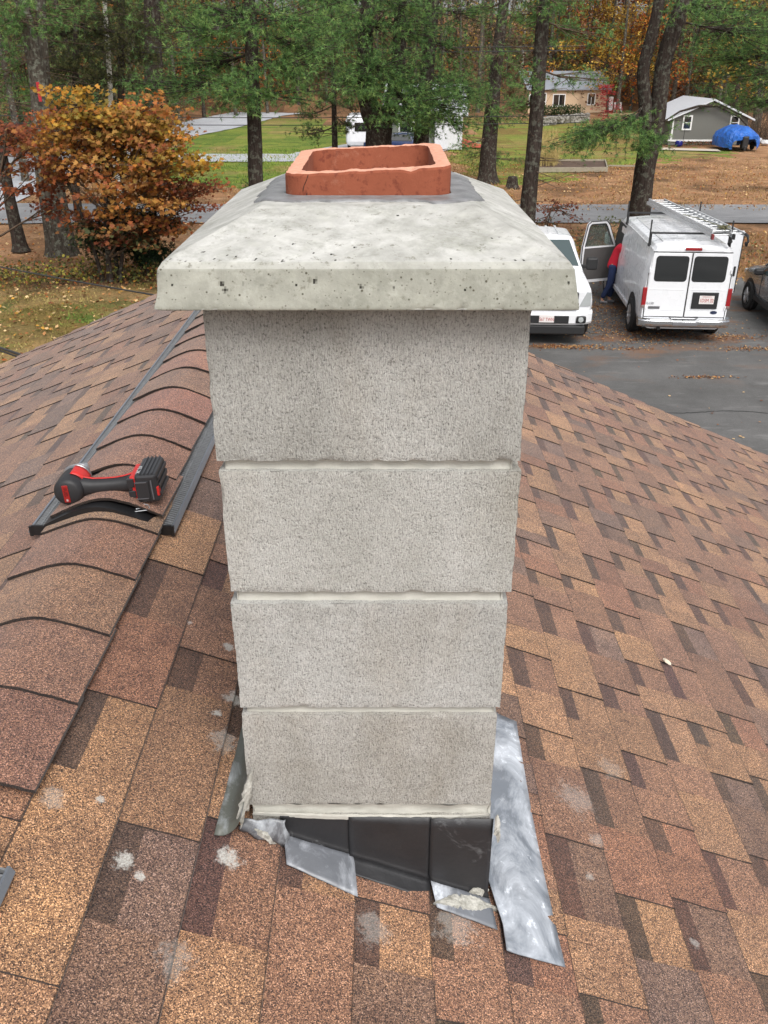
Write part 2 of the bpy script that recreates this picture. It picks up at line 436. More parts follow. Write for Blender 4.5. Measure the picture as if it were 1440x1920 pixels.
def rough_box(x0, x1, y0, y1, z0, z1, step, amp, chip, seed, top_chip=True):
    """box skin with a fine grid, bumpy faces and broken arrises"""
    mb = MB(); rn = random.Random(seed)
    cx, cy, cz = (x0 + x1) / 2, (y0 + y1) / 2, (z0 + z1) / 2
    def disp(p, n):
        e = sorted([min(p[0] - x0, x1 - p[0]), min(p[1] - y0, y1 - p[1]), min(p[2] - z0, z1 - p[2])])[1]
        q = Vector(p) * 60 + Vector((seed * 3.1, 0, 0)); a = noise.noise(q) * amp + noise.noise(q * 3.1) * amp * .6
        c = noise.noise(Vector(p) * 33 + Vector((seed, seed * 7, 0))) + .5 * noise.noise(Vector(p) * 95 + Vector((seed, 0, 0)))
        d = max(0.0, 1 - e / .011) ** 2 * (chip * .35 + chip * max(0, c) * 2.2)
        v = Vector(p) + Vector(n) * a
        cen = Vector((cx, cy, cz)); dirn = Vector((0, 0, 0))
        if min(p[0] - x0, x1 - p[0]) < .012: dirn.x = 1 if p[0] < cx else -1
        if min(p[1] - y0, y1 - p[1]) < .012: dirn.y = 1 if p[1] < cy else -1
        if min(p[2] - z0, z1 - p[2]) < .012: dirn.z = 1 if p[2] < cz else -1
        if d > 0 and dirn.length > 0: v += dirn.normalized() * d
        return v
    def face(o, u, v, lu, lv, n):
        nu = max(2, int(lu / step)); nv = max(2, int(lv / step))
        mb.grid([[disp(tuple(o[k] + u[k] * lu * i / nu + v[k] * lv * j / nv for k in range(3)), n) for j in range(nv + 1)] for i in range(nu + 1)])
    face((x0, y0, z0), (1, 0, 0), (0, 0, 1), x1 - x0, z1 - z0, (0, -1, 0))
    face((x1, y0, z0), (0, 1, 0), (0, 0, 1), y1 - y0, z1 - z0, (1, 0, 0))
    face((x1, y1, z0), (-1, 0, 0), (0, 0, 1), x1 - x0, z1 - z0, (0, 1, 0))
    face((x0, y1, z0), (0, -1, 0), (0, 0, 1), y1 - y0, z1 - z0, (-1, 0, 0))
    face((x0, y0, z1), (1, 0, 0), (0, 1, 0), x1 - x0, y1 - y0, (0, 0, 1))
    face((x0, y1, z0), (1, 0, 0), (0, -1, 0), x1 - x0, y1 - y0, (0, 0, -1))
    return mb
lev = [(.262, .4690), (.4840, .6745), (.6922, .8828), (.8985, 1.0900)]
labs = ['topmost concrete block, darker under the cap', 'second concrete block from the top', 'third concrete block from the top', 'lowest concrete block with a brown stain']
for k, (a, b) in enumerate(lev):
    dx = (0, .003, -.001, -.004)[k]
    o = C(wall_fix(rough_box(CX - CW + dx * .3, CX + CW + dx, CY0 + (0, .002, 0, .003)[k], CY1, CZ - b, CZ - a, .0042, .0006, .0017, k + 1).build('concrete_block', M_BL[k], chim)))
    o['label'] = labs[k]
# mortar beds, recessed, slightly hollow
for k, (a, b) in enumerate([(.466, .487), (.672, .695), (.880, .901), (1.088, 1.114)]):
    mb = MB(); ins = .0085
    if k == 3: ins = .003
    for side in range(4):
        rows = []
        L = 2 * CW - 2 * ins if side % 2 == 0 else CY1 - CY0 - 2 * ins
        n = 110
        for i in range(n + 1):
            t = i / n; row = []
            for j in range(7):
                q = j / 6; z = CZ - (a + (b - a) * q); hol = .003 * math.sin(math.pi * q)
                d = ins + hol + .0022 * noise.noise(Vector((t * L * 45, z * 60, side * 9 + k * 5))) + (.0 if k < 3 else .004 * noise.noise(Vector((t * L * 14, q, 3))))
                if side == 0: p = (CX - CW + ins + t * L, CY0 + d, z)
                elif side == 1: p = (CX + CW - d, CY0 + ins + t * L, z)
                elif side == 2: p = (CX + CW - ins - t * L, CY1 - d, z)
                else: p = (CX - CW + d, CY1 - ins - t * L, z)
                row.append(p)
            rows.append(row)
        mb.grid(rows)
    C(wall_fix(mb.build('mortar_joint', M_MO, chim, smooth=True)))
# block stub that goes down through the roof
mb = MB(); mb.box((CX, (CY0 + CY1) / 2, CZ - 1.30), (2 * CW - .006, CY1 - CY0 - .004, .38)); C(mb.build('chimney_base', M_BL[3], chim))

# ---- concrete cap: lofted ring by ring, with shallow air holes, their shade painted dark
m = NT('cast_concrete', .82, spec=.35)
bn = m.noise(7, 6, .65); fn = m.noise(38, 5, .6, dist=.6); mot = m.noise(16, 6, .75)
cc = m.mix(m.ramp(bn, [(.36, 0), (.62, 1)]), srgb(140, 141, 130), srgb(166, 166, 155))
# smooth cement paste on the sloping top is whiter, streaked by the trowel
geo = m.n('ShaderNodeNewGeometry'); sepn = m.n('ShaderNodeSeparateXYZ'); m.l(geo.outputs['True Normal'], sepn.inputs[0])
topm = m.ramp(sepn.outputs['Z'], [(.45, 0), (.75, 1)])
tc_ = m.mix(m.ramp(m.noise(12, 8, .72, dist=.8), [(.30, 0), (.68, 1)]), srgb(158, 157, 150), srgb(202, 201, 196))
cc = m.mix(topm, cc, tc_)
cc = m.mix(m.ramp(mot, [(.50, 0), (.66, .55)]), cc, srgb(128, 129, 117)); cc = m.mix(m.ramp(m.noise(48, 5, .7), [(.52, 0), (.66, .4)]), cc, srgb(184, 184, 174))
cc = m.mix(m.ramp(m.noise(75, 5, .75), [(.58, 0), (.66, .7)]), cc, srgb(112, 110, 96))
cc = m.mix(1, cc, m.ramp(fn, [(.3, .86), (.7, 1.1)]), 'MULTIPLY')
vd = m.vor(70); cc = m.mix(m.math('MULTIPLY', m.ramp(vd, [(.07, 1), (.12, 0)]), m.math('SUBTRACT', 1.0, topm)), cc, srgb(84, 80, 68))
cc = m.mix(m.math('MULTIPLY', m.ramp(m.vor(150), [(.10, .85), (.17, 0)]), m.math('SUBTRACT', 1.0, topm)), cc, srgb(96, 94, 82)); pm = m.attr(); cc = m.mix(pm, cc, srgb(40, 37, 31))  # pm darkens the holes, shade put into the colour
m.base(cc); m.bump(m.math('ADD', m.math('MULTIPLY', m.noise(160, 5, .7), 1.0), m.math('MULTIPLY', m.ramp(m.vor(95), [(.05, 0), (.16, 1)]), .3)), .35, .0025); M_CON = m.m

def capr(hx0, y0, y1): return (CX - hx0, CX + hx0, y0, y1)
# rings: (x0,x1,y0,y1,h) from below to the plateau
x_b = .246; x_t = .236
RG = [((CX - .2, CX + .2, CY0 - .004, CY1 + .004), .262), ((CX - x_b, CX + x_b, .999, 1.652), .2575), ((CX - x_b, CX + x_b, .9985, 1.6525), .2545), ((CX - x_t - .002, CX + x_t + .002, 1.007, 1.644), .2120), ((CX - x_t + .003, CX + x_t - .003, 1.0125, 1.6385), .2050),
      ((CX - .139, CX + .139, 1.168, 1.545), .1665), ((CX - .135, CX + .135, 1.175, 1.540), .1660), ((CX - .06, CX + .06, 1.30, 1.45), .1655)]
segs = [3, 2, 16, 4, 52, 3, 8]
NX, NY = 190, 250
def ring_pts(r):
    x0, x1, y0, y1 = r; cr = .012
    P = []
    for i in range(NX): P.append((x0 + (x1 - x0) * i / NX, y0))
    for i in range(NY): P.append((x1, y0 + (y1 - y0) * i / NY))
    for i in range(NX): P.append((x1 - (x1 - x0) * i / NX, y1))
    for i in range(NY): P.append((x0, y1 - (y1 - y0) * i / NY))
    return P
rows = []
for k in range(len(RG) - 1):
    A, B = ring_pts(RG[k][0]), ring_pts(RG[k + 1][0]); n = segs[k]
    for j in range(n + (k == len(RG) - 2)):
        t = j / n; h = RG[k][1] + (RG[k + 1][1] - RG[k][1]) * t
        rows.append([Vector((a[0] + (b[0] - a[0]) * t, a[1] + (b[1] - a[1]) * t, CZ - h)) for a, b in zip(A, B)])
nr, ncl = len(rows), len(rows[0])
P0 = np.array([[tuple(p) for p in r] for r in rows])
# normals by finite differences
du = np.roll(P0, -1, 1) - np.roll(P0, 1, 1); dv = np.zeros_like(P0); dv[1:-1] = P0[2:] - P0[:-2]; dv[0] = P0[1] - P0[0]; dv[-1] = P0[-1] - P0[-2]
NN = np.cross(du, dv); NN /= np.linalg.norm(NN, axis=2, keepdims=True) + 1e-9
D = np.zeros((nr, ncl)); K = np.zeros((nr, ncl))
for i in range(nr):
    for j in range(ncl):
        p = Vector(P0[i, j]); D[i, j] = .00015 * noise.noise(p * 22) + .00015 * noise.noise(p * 90) + .0004 * noise.noise(p * 7)
        if 2 <= i <= 6:                                     # ragged lower edge
            e = max(0, noise.noise(p * 40) + .6 * noise.noise(p * 120) - .05); D[i, j] -= .0035 * e * (1 - abs(i - 4) / 3.5)
pits = [(404, 509, 4), (386, 520, 4), (413, 535, 8), (420, 546, 6), (441, 564, 5), (350, 507, 3), (382, 500, 3), (587, 530, 5), (590, 526, 4), (692, 494, 3.5), (693, 572, 6), (718, 573, 4), (675, 540, 4), (637, 517, 3), (716, 500, 3), (666, 500, 3), (784, 502, 3),
        (547, 458, 3.5), (663, 465, 3.5), (378, 473, 3), (527, 490, 4), (515, 574, 5), (982, 489, 3), (345, 490, 3), (585, 476, 3), (1040, 563, 4), (818, 568, 3.5), (430, 500, 3), (383, 563, 4), (474, 488, 3), (745, 405, 2.5), (595, 402, 2.5), (620, 478, 3), (900, 470, 3), (960, 520, 3), (870, 545, 3), (845, 487, 3)]
rp = random.Random(3)
for _ in range(130): pits.append((rp.uniform(300, 1080), 480 + 102 * rp.random(), rp.uniform(1.2, 2.8)))
for _ in range(12): pits.append((rp.uniform(330, 1040), rp.uniform(435, 480), rp.uniform(1.0, 1.5)))
zt = CZ - .2085
for px, py, r in pits:
    c = AY(px, py, 1.003)
    if c.z > zt:                                            # on the sloping front
        x, y, z = ray(px, py); sl_ = (.2050 - .1665) / (1.168 - 1.0125)
        k = (CZ - .2050 - sl_ * 1.0125 - CZ) / (z - sl_ * y); c = Vector((x * k, y * k, CZ + z * k))
    rr = min(r, 5.5) * .00062 * 1.05
    d2 = np.sqrt(((P0 - np.array(c)) ** 2).sum(2)); wgt = np.clip(1 - d2 / (rr * 1.25), 0, 1); q = np.clip(wgt * 2.2, 0, 1)
    D -= q * rr * .25; K = np.maximum(K, np.clip(wgt * 2.6 - .45, 0, .95))
for cx_, cz_, rad in ((CX - x_b, CZ - .238, .022),):          # knocked corner
    d2 = np.sqrt((P0[..., 0] - cx_) ** 2 + (P0[..., 1] - .999) ** 2 + (P0[..., 2] - cz_) ** 2)
    D -= np.clip(1 - d2 / rad, 0, 1) * .004
P1 = P0 + NN * D[..., None]
idx = np.arange(nr * ncl).reshape(nr, ncl)
a = idx[:-1]; b = np.roll(idx, -1, 1)[:-1]; c = np.roll(idx, -1, 1)[1:]; d = idx[1:]
Fq = np.stack([a, b, c, d], -1).reshape(-1, 4); kk = K[:-1].reshape(-1, 1)
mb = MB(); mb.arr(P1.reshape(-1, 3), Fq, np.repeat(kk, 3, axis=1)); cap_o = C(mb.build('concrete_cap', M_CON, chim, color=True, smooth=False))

# ---- clay flue liner
m = NT('fired_clay', .85, spec=.25)
cl = m.mix(m.noise(24, 6, .7), srgb(124, 66, 46), srgb(160, 92, 68)); cl = m.mix(m.ramp(m.noise(75, 5, .65), [(.54, 0), (.64, .8)]), cl, srgb(112, 56, 42))
cl = m.mix(m.ramp(m.noise(14, 6, .8), [(.58, 0), (.8, .4)]), cl, srgb(206, 160, 136))
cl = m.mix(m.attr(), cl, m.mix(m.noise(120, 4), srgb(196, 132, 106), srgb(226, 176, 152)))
m.base(cl); m.bump(m.noise(200, 5, .7), .4, .0018); M_CLAY = m.m
fx0, fx1, fy0, fy1 = -.1345, .0915, 1.234, 1.535; fcx, fcy = (fx0 + fx1) / 2, (fy0 + fy1) / 2
def rrect(x0, x1, y0, y1, r, n=14, per=46):
    P = []
    cs = [(x1 - r, y0 + r, -90), (x1 - r, y1 - r, 0), (x0 + r, y1 - r, 90), (x0 + r, y0 + r, 180)]
    for q, (cx_, cy_, a0) in enumerate(cs):
        arc = [(cx_ + r * math.cos(R(a0 + 90 * k / n)), cy_ + r * math.sin(R(a0 + 90 * k / n))) for k in range(n + 1)]
        P += arc
        nx = cs[(q + 1) % 4]; nxp = (nx[0] + r * math.cos(R(nx[2])), nx[1] + r * math.sin(R(nx[2])))
        P += [(arc[-1][0] + (nxp[0] - arc[-1][0]) * k / per, arc[-1][1] + (nxp[1] - arc[-1][1]) * k / per) for k in range(1, per)]
    return P
t_ = .021; OUT = rrect(fx0, fx1, fy0, fy1, .030); INN = rrect(fx0 + t_, fx1 - t_, fy0 + t_, fy1 - t_, .026)
def ftop(x, y):                                             # rim is not level: higher on the right
    return CZ - .1285 + .0050 * ((x - fcx) / .113) + .003 * ((y - fcy) / .15)
rows = []; cols_ = []
n8 = len(OUT)
def rim_n(x, y, s): return .0016 * noise.noise(Vector((x * 70, y * 70, s))) + .0010 * noise.noise(Vector((x * 190, y * 190, s + 4)))
prof = [('o', -.06, 0), ('o', -.03, 0), ('o', -.01, 0), ('o', -.003, 0), ('o', .0, .0012), ('m', .0006, .33), ('m', .001, .66), ('i', .0, .0012), ('i', -.004, 0), ('i', -.02, 0), ('i', -.06, 0), ('i', -.16, 0)]
for w_, dz, e in prof:
    row = []
    for k in range(n8):
        o_, i_ = OUT[k], INN[k]
        if w_ == 'o': x, y = o_[0] + (i_[0] - o_[0]) * e / t_, o_[1] + (i_[1] - o_[1]) * e / t_
        elif w_ == 'i': x, y = i_[0], i_[1]
        else: x, y = o_[0] + (i_[0] - o_[0]) * e, o_[1] + (i_[1] - o_[1]) * e
        z = ftop(x, y) + dz
        chip = 0
        if dz > -.012:
            z += rim_n(o_[0], o_[1], 1) * (.9 if w_ == 'm' else .5)
            nt_ = max(0, 1 - abs(x - .035) / .012); z -= .004 * nt_ * (y < fy0 + .02) * (w_ != 'i')
            c_ = max(0, noise.noise(Vector((x * 40, y * 40, 7))) - .25); z -= .0025 * c_ * (w_ == 'o')
        row.append(Vector((x + .0008 * noise.noise(Vector((x * 30, y * 30, z * 30))), y + .0008 * noise.noise(Vector((x * 30, y * 30, z * 30 + 9))), z)))
    rows.append(row)
mb = MB()
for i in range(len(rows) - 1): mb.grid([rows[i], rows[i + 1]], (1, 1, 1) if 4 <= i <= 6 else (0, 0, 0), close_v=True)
fl = C(wall_fix(mb.build('flue_liner', M_CLAY, chim, color=True)))
# crack in the clay
mb = MB()
for pts in ([(577, 328), (574, 338), (569, 349), (567, 359)], [(575, 362), (572, 375), (571, 385)], [(583, 382), (594, 380), (603, 383)]):
    q = [AY(px, py, fy0 - .0006) for px, py in pts]
    mb.grid([[p for p in q], [p + Vector((.0011, 0, .0004)) for p in q]])
mb.build('crack', plain('crack_gap', (.03, .015, .01), .95), fl)
# near-black sheet standing in for the unlit depth of the flue
mb = MB(); mb.poly([(fx0 + .01, fy0 + .01, CZ - .28), (fx1 - .01, fy0 + .01, CZ - .28), (fx1 - .01, fy1 - .01, CZ - .28), (fx0 + .01, fy1 - .01, CZ - .28)])
mb.build('flue_dark', plain('shaft_black', (.02, .018, .016), .95), fl)
# ---- grey sealant smeared round the liner
m = NT('grey_sealant', .38, spec=.5)
m.base(m.mix(m.ramp(m.noise(30, 5, .7), [(.35, 0), (.7, 1)]), srgb(104, 104, 104), srgb(142, 142, 143))); m.bump(m.noise(1, 4, .6, m.map((30, 90, 60))), .5, .004)
m.rough(m.ramp(m.noise(18, 4), [(.3, .28), (.7, .55)])); M_SEAL = m.m
mb = MB(); rows = []
OB = rrect(fx0 - .001, fx1 + .001, fy0 - .001, fy1 + .001, .030)
for t, hz in ((0, .0026), (.08, .0016), (.2, .0012), (.5, .0012), (.85, .0012), (1.0, .0004), (1.02, -.004)):
    row = []
    for k, (x, y) in enumerate(OB):
        dx, dy = x - fcx, y - fcy; L = math.hypot(dx, dy)
        wd = .034 + .011 * noise.noise(Vector((x * 22, y * 22, 3))) + .004 * noise.noise(Vector((x * 90, y * 90, 5)))
        if y > fy1 - .03: wd *= .35
        if abs(x - fcx) > .08: wd += .010
        nx, ny = (dx / .113) ** 7, (dy / .15) ** 7; nl = math.hypot(nx, ny) + 1e-6; nx /= nl; ny /= nl
        xx, yy = x + nx * wd * t, y + ny * wd * t
        # height of the cap below
        fz = CZ - .1658
        if yy < 1.172: fz -= (1.172 - yy) * .248
        if xx < CX - .137: fz -= (CX - .137 - xx) * .41
        if xx > CX + .137: fz -= (xx - CX - .137) * .41
        if yy > 1.543: fz -= (yy - 1.543) * .41
        z = fz + hz + .0011 * (noise.noise(Vector((x * 60, y * 60, t * 3))) + .4) * (t < .9) * (.4 + t)
        row.append(Vector((xx, yy, z + .001)))
    rows.append(row)
mb.grid(rows, close_v=True)
C(wall_fix(mb.build('sealant', M_SEAL, chim, smooth=True)))

# ---- lead flashing
def lead(name, c0, c1, rough, chalk, seed, chalkcol=(.62, .66, .70)):
    m = NT(name, rough, metal=.0, spec=.6)
    col = m.mix(m.noise(11, 5, .6, m.map((1, 1, 1), (seed, 0, 0))), c0, c1)
    sp = m.noise(34, 6, .75, m.map((1, 1, 1), (seed, 7, 0)))
    sp2 = m.noise(9, 6, .7, m.map((1, .6, 1), (seed, 2, 4)), dist=.8); col = m.mix(m.ramp(sp2, [(chalk - .14, 0), (chalk + .10, .75)]), col, chalkcol); col = m.mix(m.ramp(m.math('ADD', m.math('MULTIPLY', sp, .6), m.math('MULTIPLY', sp2, .4)), [(chalk, 0), (chalk + .04, .8)]), col, chalkcol)
    m.base(col); m.rough(m.math('ADD', m.math('MULTIPLY', m.noise(20, 3), .3), rough - .15)); m.bump(m.noise(40, 4, .6), .35, .004)
    return m.m
M_LB = lead('dark_lead', srgb(28, 28, 30), srgb(48, 48, 50), .5, .70, 2, (.42, .43, .44))
M_LG = lead('grey_lead', srgb(84, 86, 91), srgb(122, 126, 132), .34, .60, 6, (.62, .65, .70))  # toe lead: paler patina, with light caught by the bend painted in
M_LS = lead('bright_lead', srgb(92, 97, 104), srgb(132, 139, 148), .34, .57, 11, (.74, .78, .84))
def sheet(P, mat, name, parent=chim, thick=.0014, smooth=True, bumpy=.0012):
    """thin bent metal sheet through a grid of points"""
    rows = [[Vector(p) + Vector((0, 0, bumpy * noise.noise(Vector(p) * 38))) + Vector((0, -bumpy * .5 * noise.noise(Vector(p) * 30 + Vector((5, 5, 5))), 0)) for p in r] for r in P]
    mb = MB(); mb.grid(rows); o = mb.build(name, mat, parent, smooth=smooth)
    sm = o.modifiers.new('t', 'SOLIDIFY'); sm.thickness = thick; sm.offset = 0
    return C(o)
def wallroof(x): return roof(1, (x - XR) / CS, CY0).z                # where the front wall meets the roof
def step_panel(x0, x1, ztop, f0, f1, mat, name, out, n=16, sk=0.0, lab=None, toe=None):
    """on the wall from ztop, bent over onto the shingles; f0/f1 = how far the toe reaches towards us at its two ends"""
    P = []
    for i in range(n + 1):
        t = i / n; x = x0 + (x1 - x0) * t; zr = wallroof(x) + .012; fl_ = f0 + (f1 - f0) * t; col = []
        for j in range(7): q = j / 6; col.append((x, CY0 - out, ztop + .0022 * noise.noise(Vector((x * 60, 0, 1))) + (zr + .016 - ztop) * q))
        for j in range(1, 5):
            an = R(90) * j / 4; col.append((x + sk * j / 8, CY0 - out - .016 * (1 - math.cos(an)), zr + .016 - .016 * math.sin(an)))
        for j in range(1, 6):
            q = j / 5; col.append((x + sk * (.5 + .5 * q), CY0 - out - .016 - fl_ * q, zr - .004 * q - TP * sk * q))
        P.append(col)
    o = sheet([r[:9] for r in P], mat, name)
    if lab: o['label'] = lab
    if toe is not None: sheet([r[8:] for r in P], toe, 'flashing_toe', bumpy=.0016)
    return o
zt_ = CZ - 1.107
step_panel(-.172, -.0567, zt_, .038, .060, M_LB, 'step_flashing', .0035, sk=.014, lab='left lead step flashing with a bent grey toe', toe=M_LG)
step_panel(-.0585, .079, zt_ - .001, .016, .022, M_LB, 'step_flashing', .0060, lab='middle black step flashing with white scratches', toe=M_LB)
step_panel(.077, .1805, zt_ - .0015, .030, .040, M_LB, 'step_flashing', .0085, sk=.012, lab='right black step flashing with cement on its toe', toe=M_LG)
# crumpled grey corner piece at the left
P = []
for i in range(11):
    t = i / 10; x = -.234 + .075 * t; col = []
    for j in range(9):
        q = j / 8; zr = wallroof(x) + .010; ztop = CZ - 1.104 - .004 * t
        z = ztop + (zr - ztop) * q; col.append((x + .004 * math.sin(q * 7 + i), CY0 - .013 - .006 * math.sin(q * 3.1) - .010 * q * q, z + .002 * math.sin(i * 1.3)))
    P.append(col)
o = sheet(P, lead('corner_lead', srgb(66, 67, 70), srgb(100, 102, 106), .4, .66, 23), 'corner_flashing', bumpy=.006)
# side apron on the right: falls from the wall onto the shingles, flares towards us
def side_apron():
    P = []; n = 44
    for i in range(n + 1):
        t = i / n
        # toe line and heel line read off the photo, laid on the roof
        y = 1.60 + (.83 - 1.60) * t
        heel = CX + CW + .0015 if y > CY0 - .01 else None
        a = on_roof(968 + (1060 - 968) * t ** 1.0 + 14 * math.sin(math.pi * t) * -.4, 1352 + (1812 - 1352) * t, .010)
        if t < .62:
            tt = t / .62; b = on_roof(0, 0)
            hx = CX + CW + .002; hy = a.y + .004
            hz = roof(1, (hx - XR) / CS, hy).z + .045 * (1 - .55 * tt)
            hb = Vector((hx, hy, hz))
        else:
            tt = (t - .62) / .38
            e = on_roof(930 + 20 * tt, 1655 + 128 * tt, .010); s0 = Vector((CX + CW + .002, e.y, roof(1, (CX + CW + .002 - XR) / CS, e.y).z + .045 * .45))
            hb = s0.lerp(e, min(1, tt * 1.6)); hb.z += .012 * (1 - tt)
        row = []
        for j in range(11):
            q = j / 10; p = hb.lerp(a, q); zr = roof(1, (p.x - XR) / CS, p.y, .008).z
            lin = p.z; cur = zr + (hb.z - roof(1, (hb.x - XR) / CS, hb.y, .008).z) * (1 - q) ** 2.2
            p.z = cur + .0028 * noise.noise(Vector((p.x * 20, p.y * 14, 2))) * (1 - abs(q - .5)) + .0015
            row.append(p)
        P.append(row)
    o = sheet(P, M_LS, 'side_flashing', bumpy=.0022, thick=.002); o['label'] = 'bright chalky lead flashing strip down the right side'
side_apron()
# left (uphill) side: dark sheet up the wall and over the shingles
P = []
for i in range(25):
    t = i / 24; y = 1.005 + .62 * t; col = []
    for j in range(9):
        q = j / 8; x = CX - CW - .004 - .050 * q ** 1.2 * (1 - .35 * t); zr = roof(1, (x - XR) / CS, y, .007).z
        col.append((x, y, zr + .075 * (1 - q) ** 2.0 + .002 * noise.noise(Vector((x * 30, y * 20, 4)))))
    P.append(col)
o = sheet(P, lead('olive_lead', srgb(72, 74, 68), srgb(104, 106, 98), .45, .64, 17), 'side_flashing', bumpy=.003); o['label'] = 'dull dark lead flashing on the left side'
# cement smears
def smear(path, wid, mat, name, hh=.007, seed=1, off=.004, parent=chim):
    mb = MB(); rows = []
    n = len(path) * 9
    for i in range(n + 1):
        t = i / n * (len(path) - 1); k = min(int(t), len(path) - 2); f = t - k
        p = Vector(path[k]).lerp(Vector(path[k + 1]), f); w_ = wid[k] + (wid[k + 1] - wid[k]) * f
        w_ *= 1 + .5 * noise.noise(Vector((i * .35, seed, 0))) + .3 * noise.noise(Vector((i * 1.1, seed, 5)))
        dr = (Vector(path[k + 1]) - Vector(path[k])).normalized(); nrm = Vector((SN, -.15, CS)).normalized() if mat is not None else None
        sd_ = dr.cross(nrm).normalized(); row = []
        e = math.sin(math.pi * min(1, max(0, i / n))) ** .5
        for j in range(9):
            q = -1 + j / 4; row.append(p + sd_ * (w_ * q * e) + nrm * ((1 - q * q) * hh * e * (1 + .7 * noise.noise(Vector((i * .6, j * .9, seed)))) + off - .006 * (abs(q) > .99)))
        rows.append(row)
    mb.grid(rows); return C(mb.build(name, mat, parent, smooth=False))
m = NT('lime_cement', .95, spec=.15); m.base(m.mix(m.ramp(m.noise(55, 5, .7), [(.3, 0), (.6, 1)]), srgb(132, 130, 120), srgb(196, 194, 186))); m.bump(m.noise(150, 5, .75), .8, .004); M_CEM = m.m
smear([on_roof(812, 1694, .006), on_roof(850, 1690, .010), on_roof(885, 1695, .010), on_roof(936, 1706, .008)], [.005, .013, .017, .006], M_CEM, 'cement_smear', .0035, 3)
smear([on_roof(880, 1672, .02), on_roof(900, 1668, .02), on_roof(915, 1672, .018)], [.004, .011, .004], M_CEM, 'cement_smear', .006, 33)
smear([AY(930, 1530, CY0 - .012), AY(931, 1555, CY0 - .014), AY(934, 1580, CY0 - .012)], [.006, .010, .003], M_CEM, 'cement_smear', .007, 5)
smear([AY(472, 1440, CY0 - .006), AY(462, 1490, CY0 - .016), AY(455, 1530, CY0 - .018), AY(452, 1562, CY0 - .012)], [.003, .010, .013, .005], M_CEM, 'cement_smear', .008, 9)
smear([AY(474, 1556, CY0 - .02), AY(500, 1566, CY0 - .022), AY(520, 1590, CY0 - .020)], [.004, .007, .003], M_CEM, 'cement_smear', .004, 12)
smear([AY(475, 1523, CY0 - .002), AY(560, 1527, CY0 - .003), AY(640, 1530, CY0 - .003), AY(760, 1531, CY0 - .003), AY(860, 1530, CY0 - .003), AY(918, 1526, CY0 - .003)], [.003, .0035, .003, .0035, .003, .003], M_MO, 'cement_smear', .004, 21, .0)
# ================================================================ cordless driver lying on the ridge vent
M_RUB = plain('black_rubber_grip', (.022, .022, .024), .55, var=.15, scale=60)
M_RED = plain('red_tool_plastic', srgb(196, 42, 38), .4, var=.08, scale=40)
M_GUN = plain('dark_tool_plastic', (.03, .03, .033), .38, scale=50)
M_STEEL = plain('brushed_steel', (.55, .55, .56), .3, metal=.9)
M_WHITEP = plain('white_print', (.7, .7, .7), .5)
TY = 1.93; Tz = HR + .030 + .036
drill = tag(empty('impact_driver', (XR - .028, TY, HR + .036)), 'red and black cordless impact driver lying on its side on the ridge vent', 'power tool')
def Dp(o): o.matrix_parent_inverse = drill.matrix_basis.inverted(); return o
# local frame: x = along the grip towards the battery, y = motor axis pointing away from us, z up.
a0 = AY(135, 913, 1.905); b0 = AY(286, 900, 1.93)
M0 = Matrix.Translation(Vector((a0.x + .014, 1.835, HR + .044))) @ Matrix.Rotation(R(-3), 4, 'Y') @ Matrix.Rotation(R(2), 4, 'Z') @ Matrix.Scale(1.04, 4)
def Rz(p): return M0 @ Vector(p)
# motor housing lathe around y
MY = M0 @ Matrix.Rotation(R(-90), 4, 'X')             # z of lathe -> +y
g = MB(); g.lathe([(0, -.002), (.024, -.001), (.0295, .002), (.0325, .008), (.0335, .020), (.0335, .045), (.0325, .062), (.031, .075), (.0, .075)], 32, MY)
body = Dp(wall_fix(g.build('motor_housing', M_RUB, drill, smooth=True)))
g = MB(); g.lathe([(.0, .074), (.0315, .074), (.033, .080), (.032, .092), (.026, .106), (.020, .118), (.0165, .122), (0, .122)], 32, MY)
for k in range(3): g.lathe([(.0325 - .003 * k, .082 + .009 * k), (.0345 - .003 * k, .084 + .009 * k), (.0325 - .003 * k, .087 + .009 * k)], 32, MY)
Dp(g.build('gear_case', plain('gear_case_metal', (.30, .30, .31), .35, metal=.7), drill, smooth=False))
g = MB(); g.lathe([(0, .122), (.0145, .122), (.015, .126), (.015, .136), (.011, .140), (.006, .140), (.006, .158), (0, .158)], 20, MY)
Dp(g.build('chuck', M_STEEL, drill))
# red shoulder plates on top of the housing
g = MB()
for zz in (1,):
    P = []
    for i in range(9):
        an = R(12 + 70 * i / 8); rr = .0352
        P.append([Rz((rr * math.cos(an), yy, rr * math.sin(an))) for yy in (.030, .045, .062, .074)])
    g.grid(P)
o = g.build('side_plate', M_RED, drill, smooth=True); sm = o.modifiers.new('t', 'SOLIDIFY'); sm.thickness = .002; Dp(o)
# grip: swept rounded section
g = MB(); rows = []
gp = [(.020, .036, 0, .024, .025), (.034, .037, -.001, .0215, .021), (.050, .038, -.002, .0195, .0175), (.075, .040, -.003, .0190, .0165), (.100, .043, -.004, .0185, .0165), (.120, .046, -.004, .021, .0180), (.132, .050, -.004, .026, .0195), (.140, .052, -.004, .030, .0205)]
for x, y, z, ry, rz in gp:
    rows.append([Rz((x, y + ry * math.copysign(abs(math.cos(q)) ** .8, math.cos(q)), z + rz * math.copysign(abs(math.sin(q)) ** .8, math.sin(q)))) for q in [2 * math.pi * k / 24 for k in range(24)]])
g.grid(rows, close_v=True); g.poly(rows[0][::-1]); g.poly(rows[-1]); Dp(wall_fix(g.build('grip', M_RUB, drill, smooth=True)))
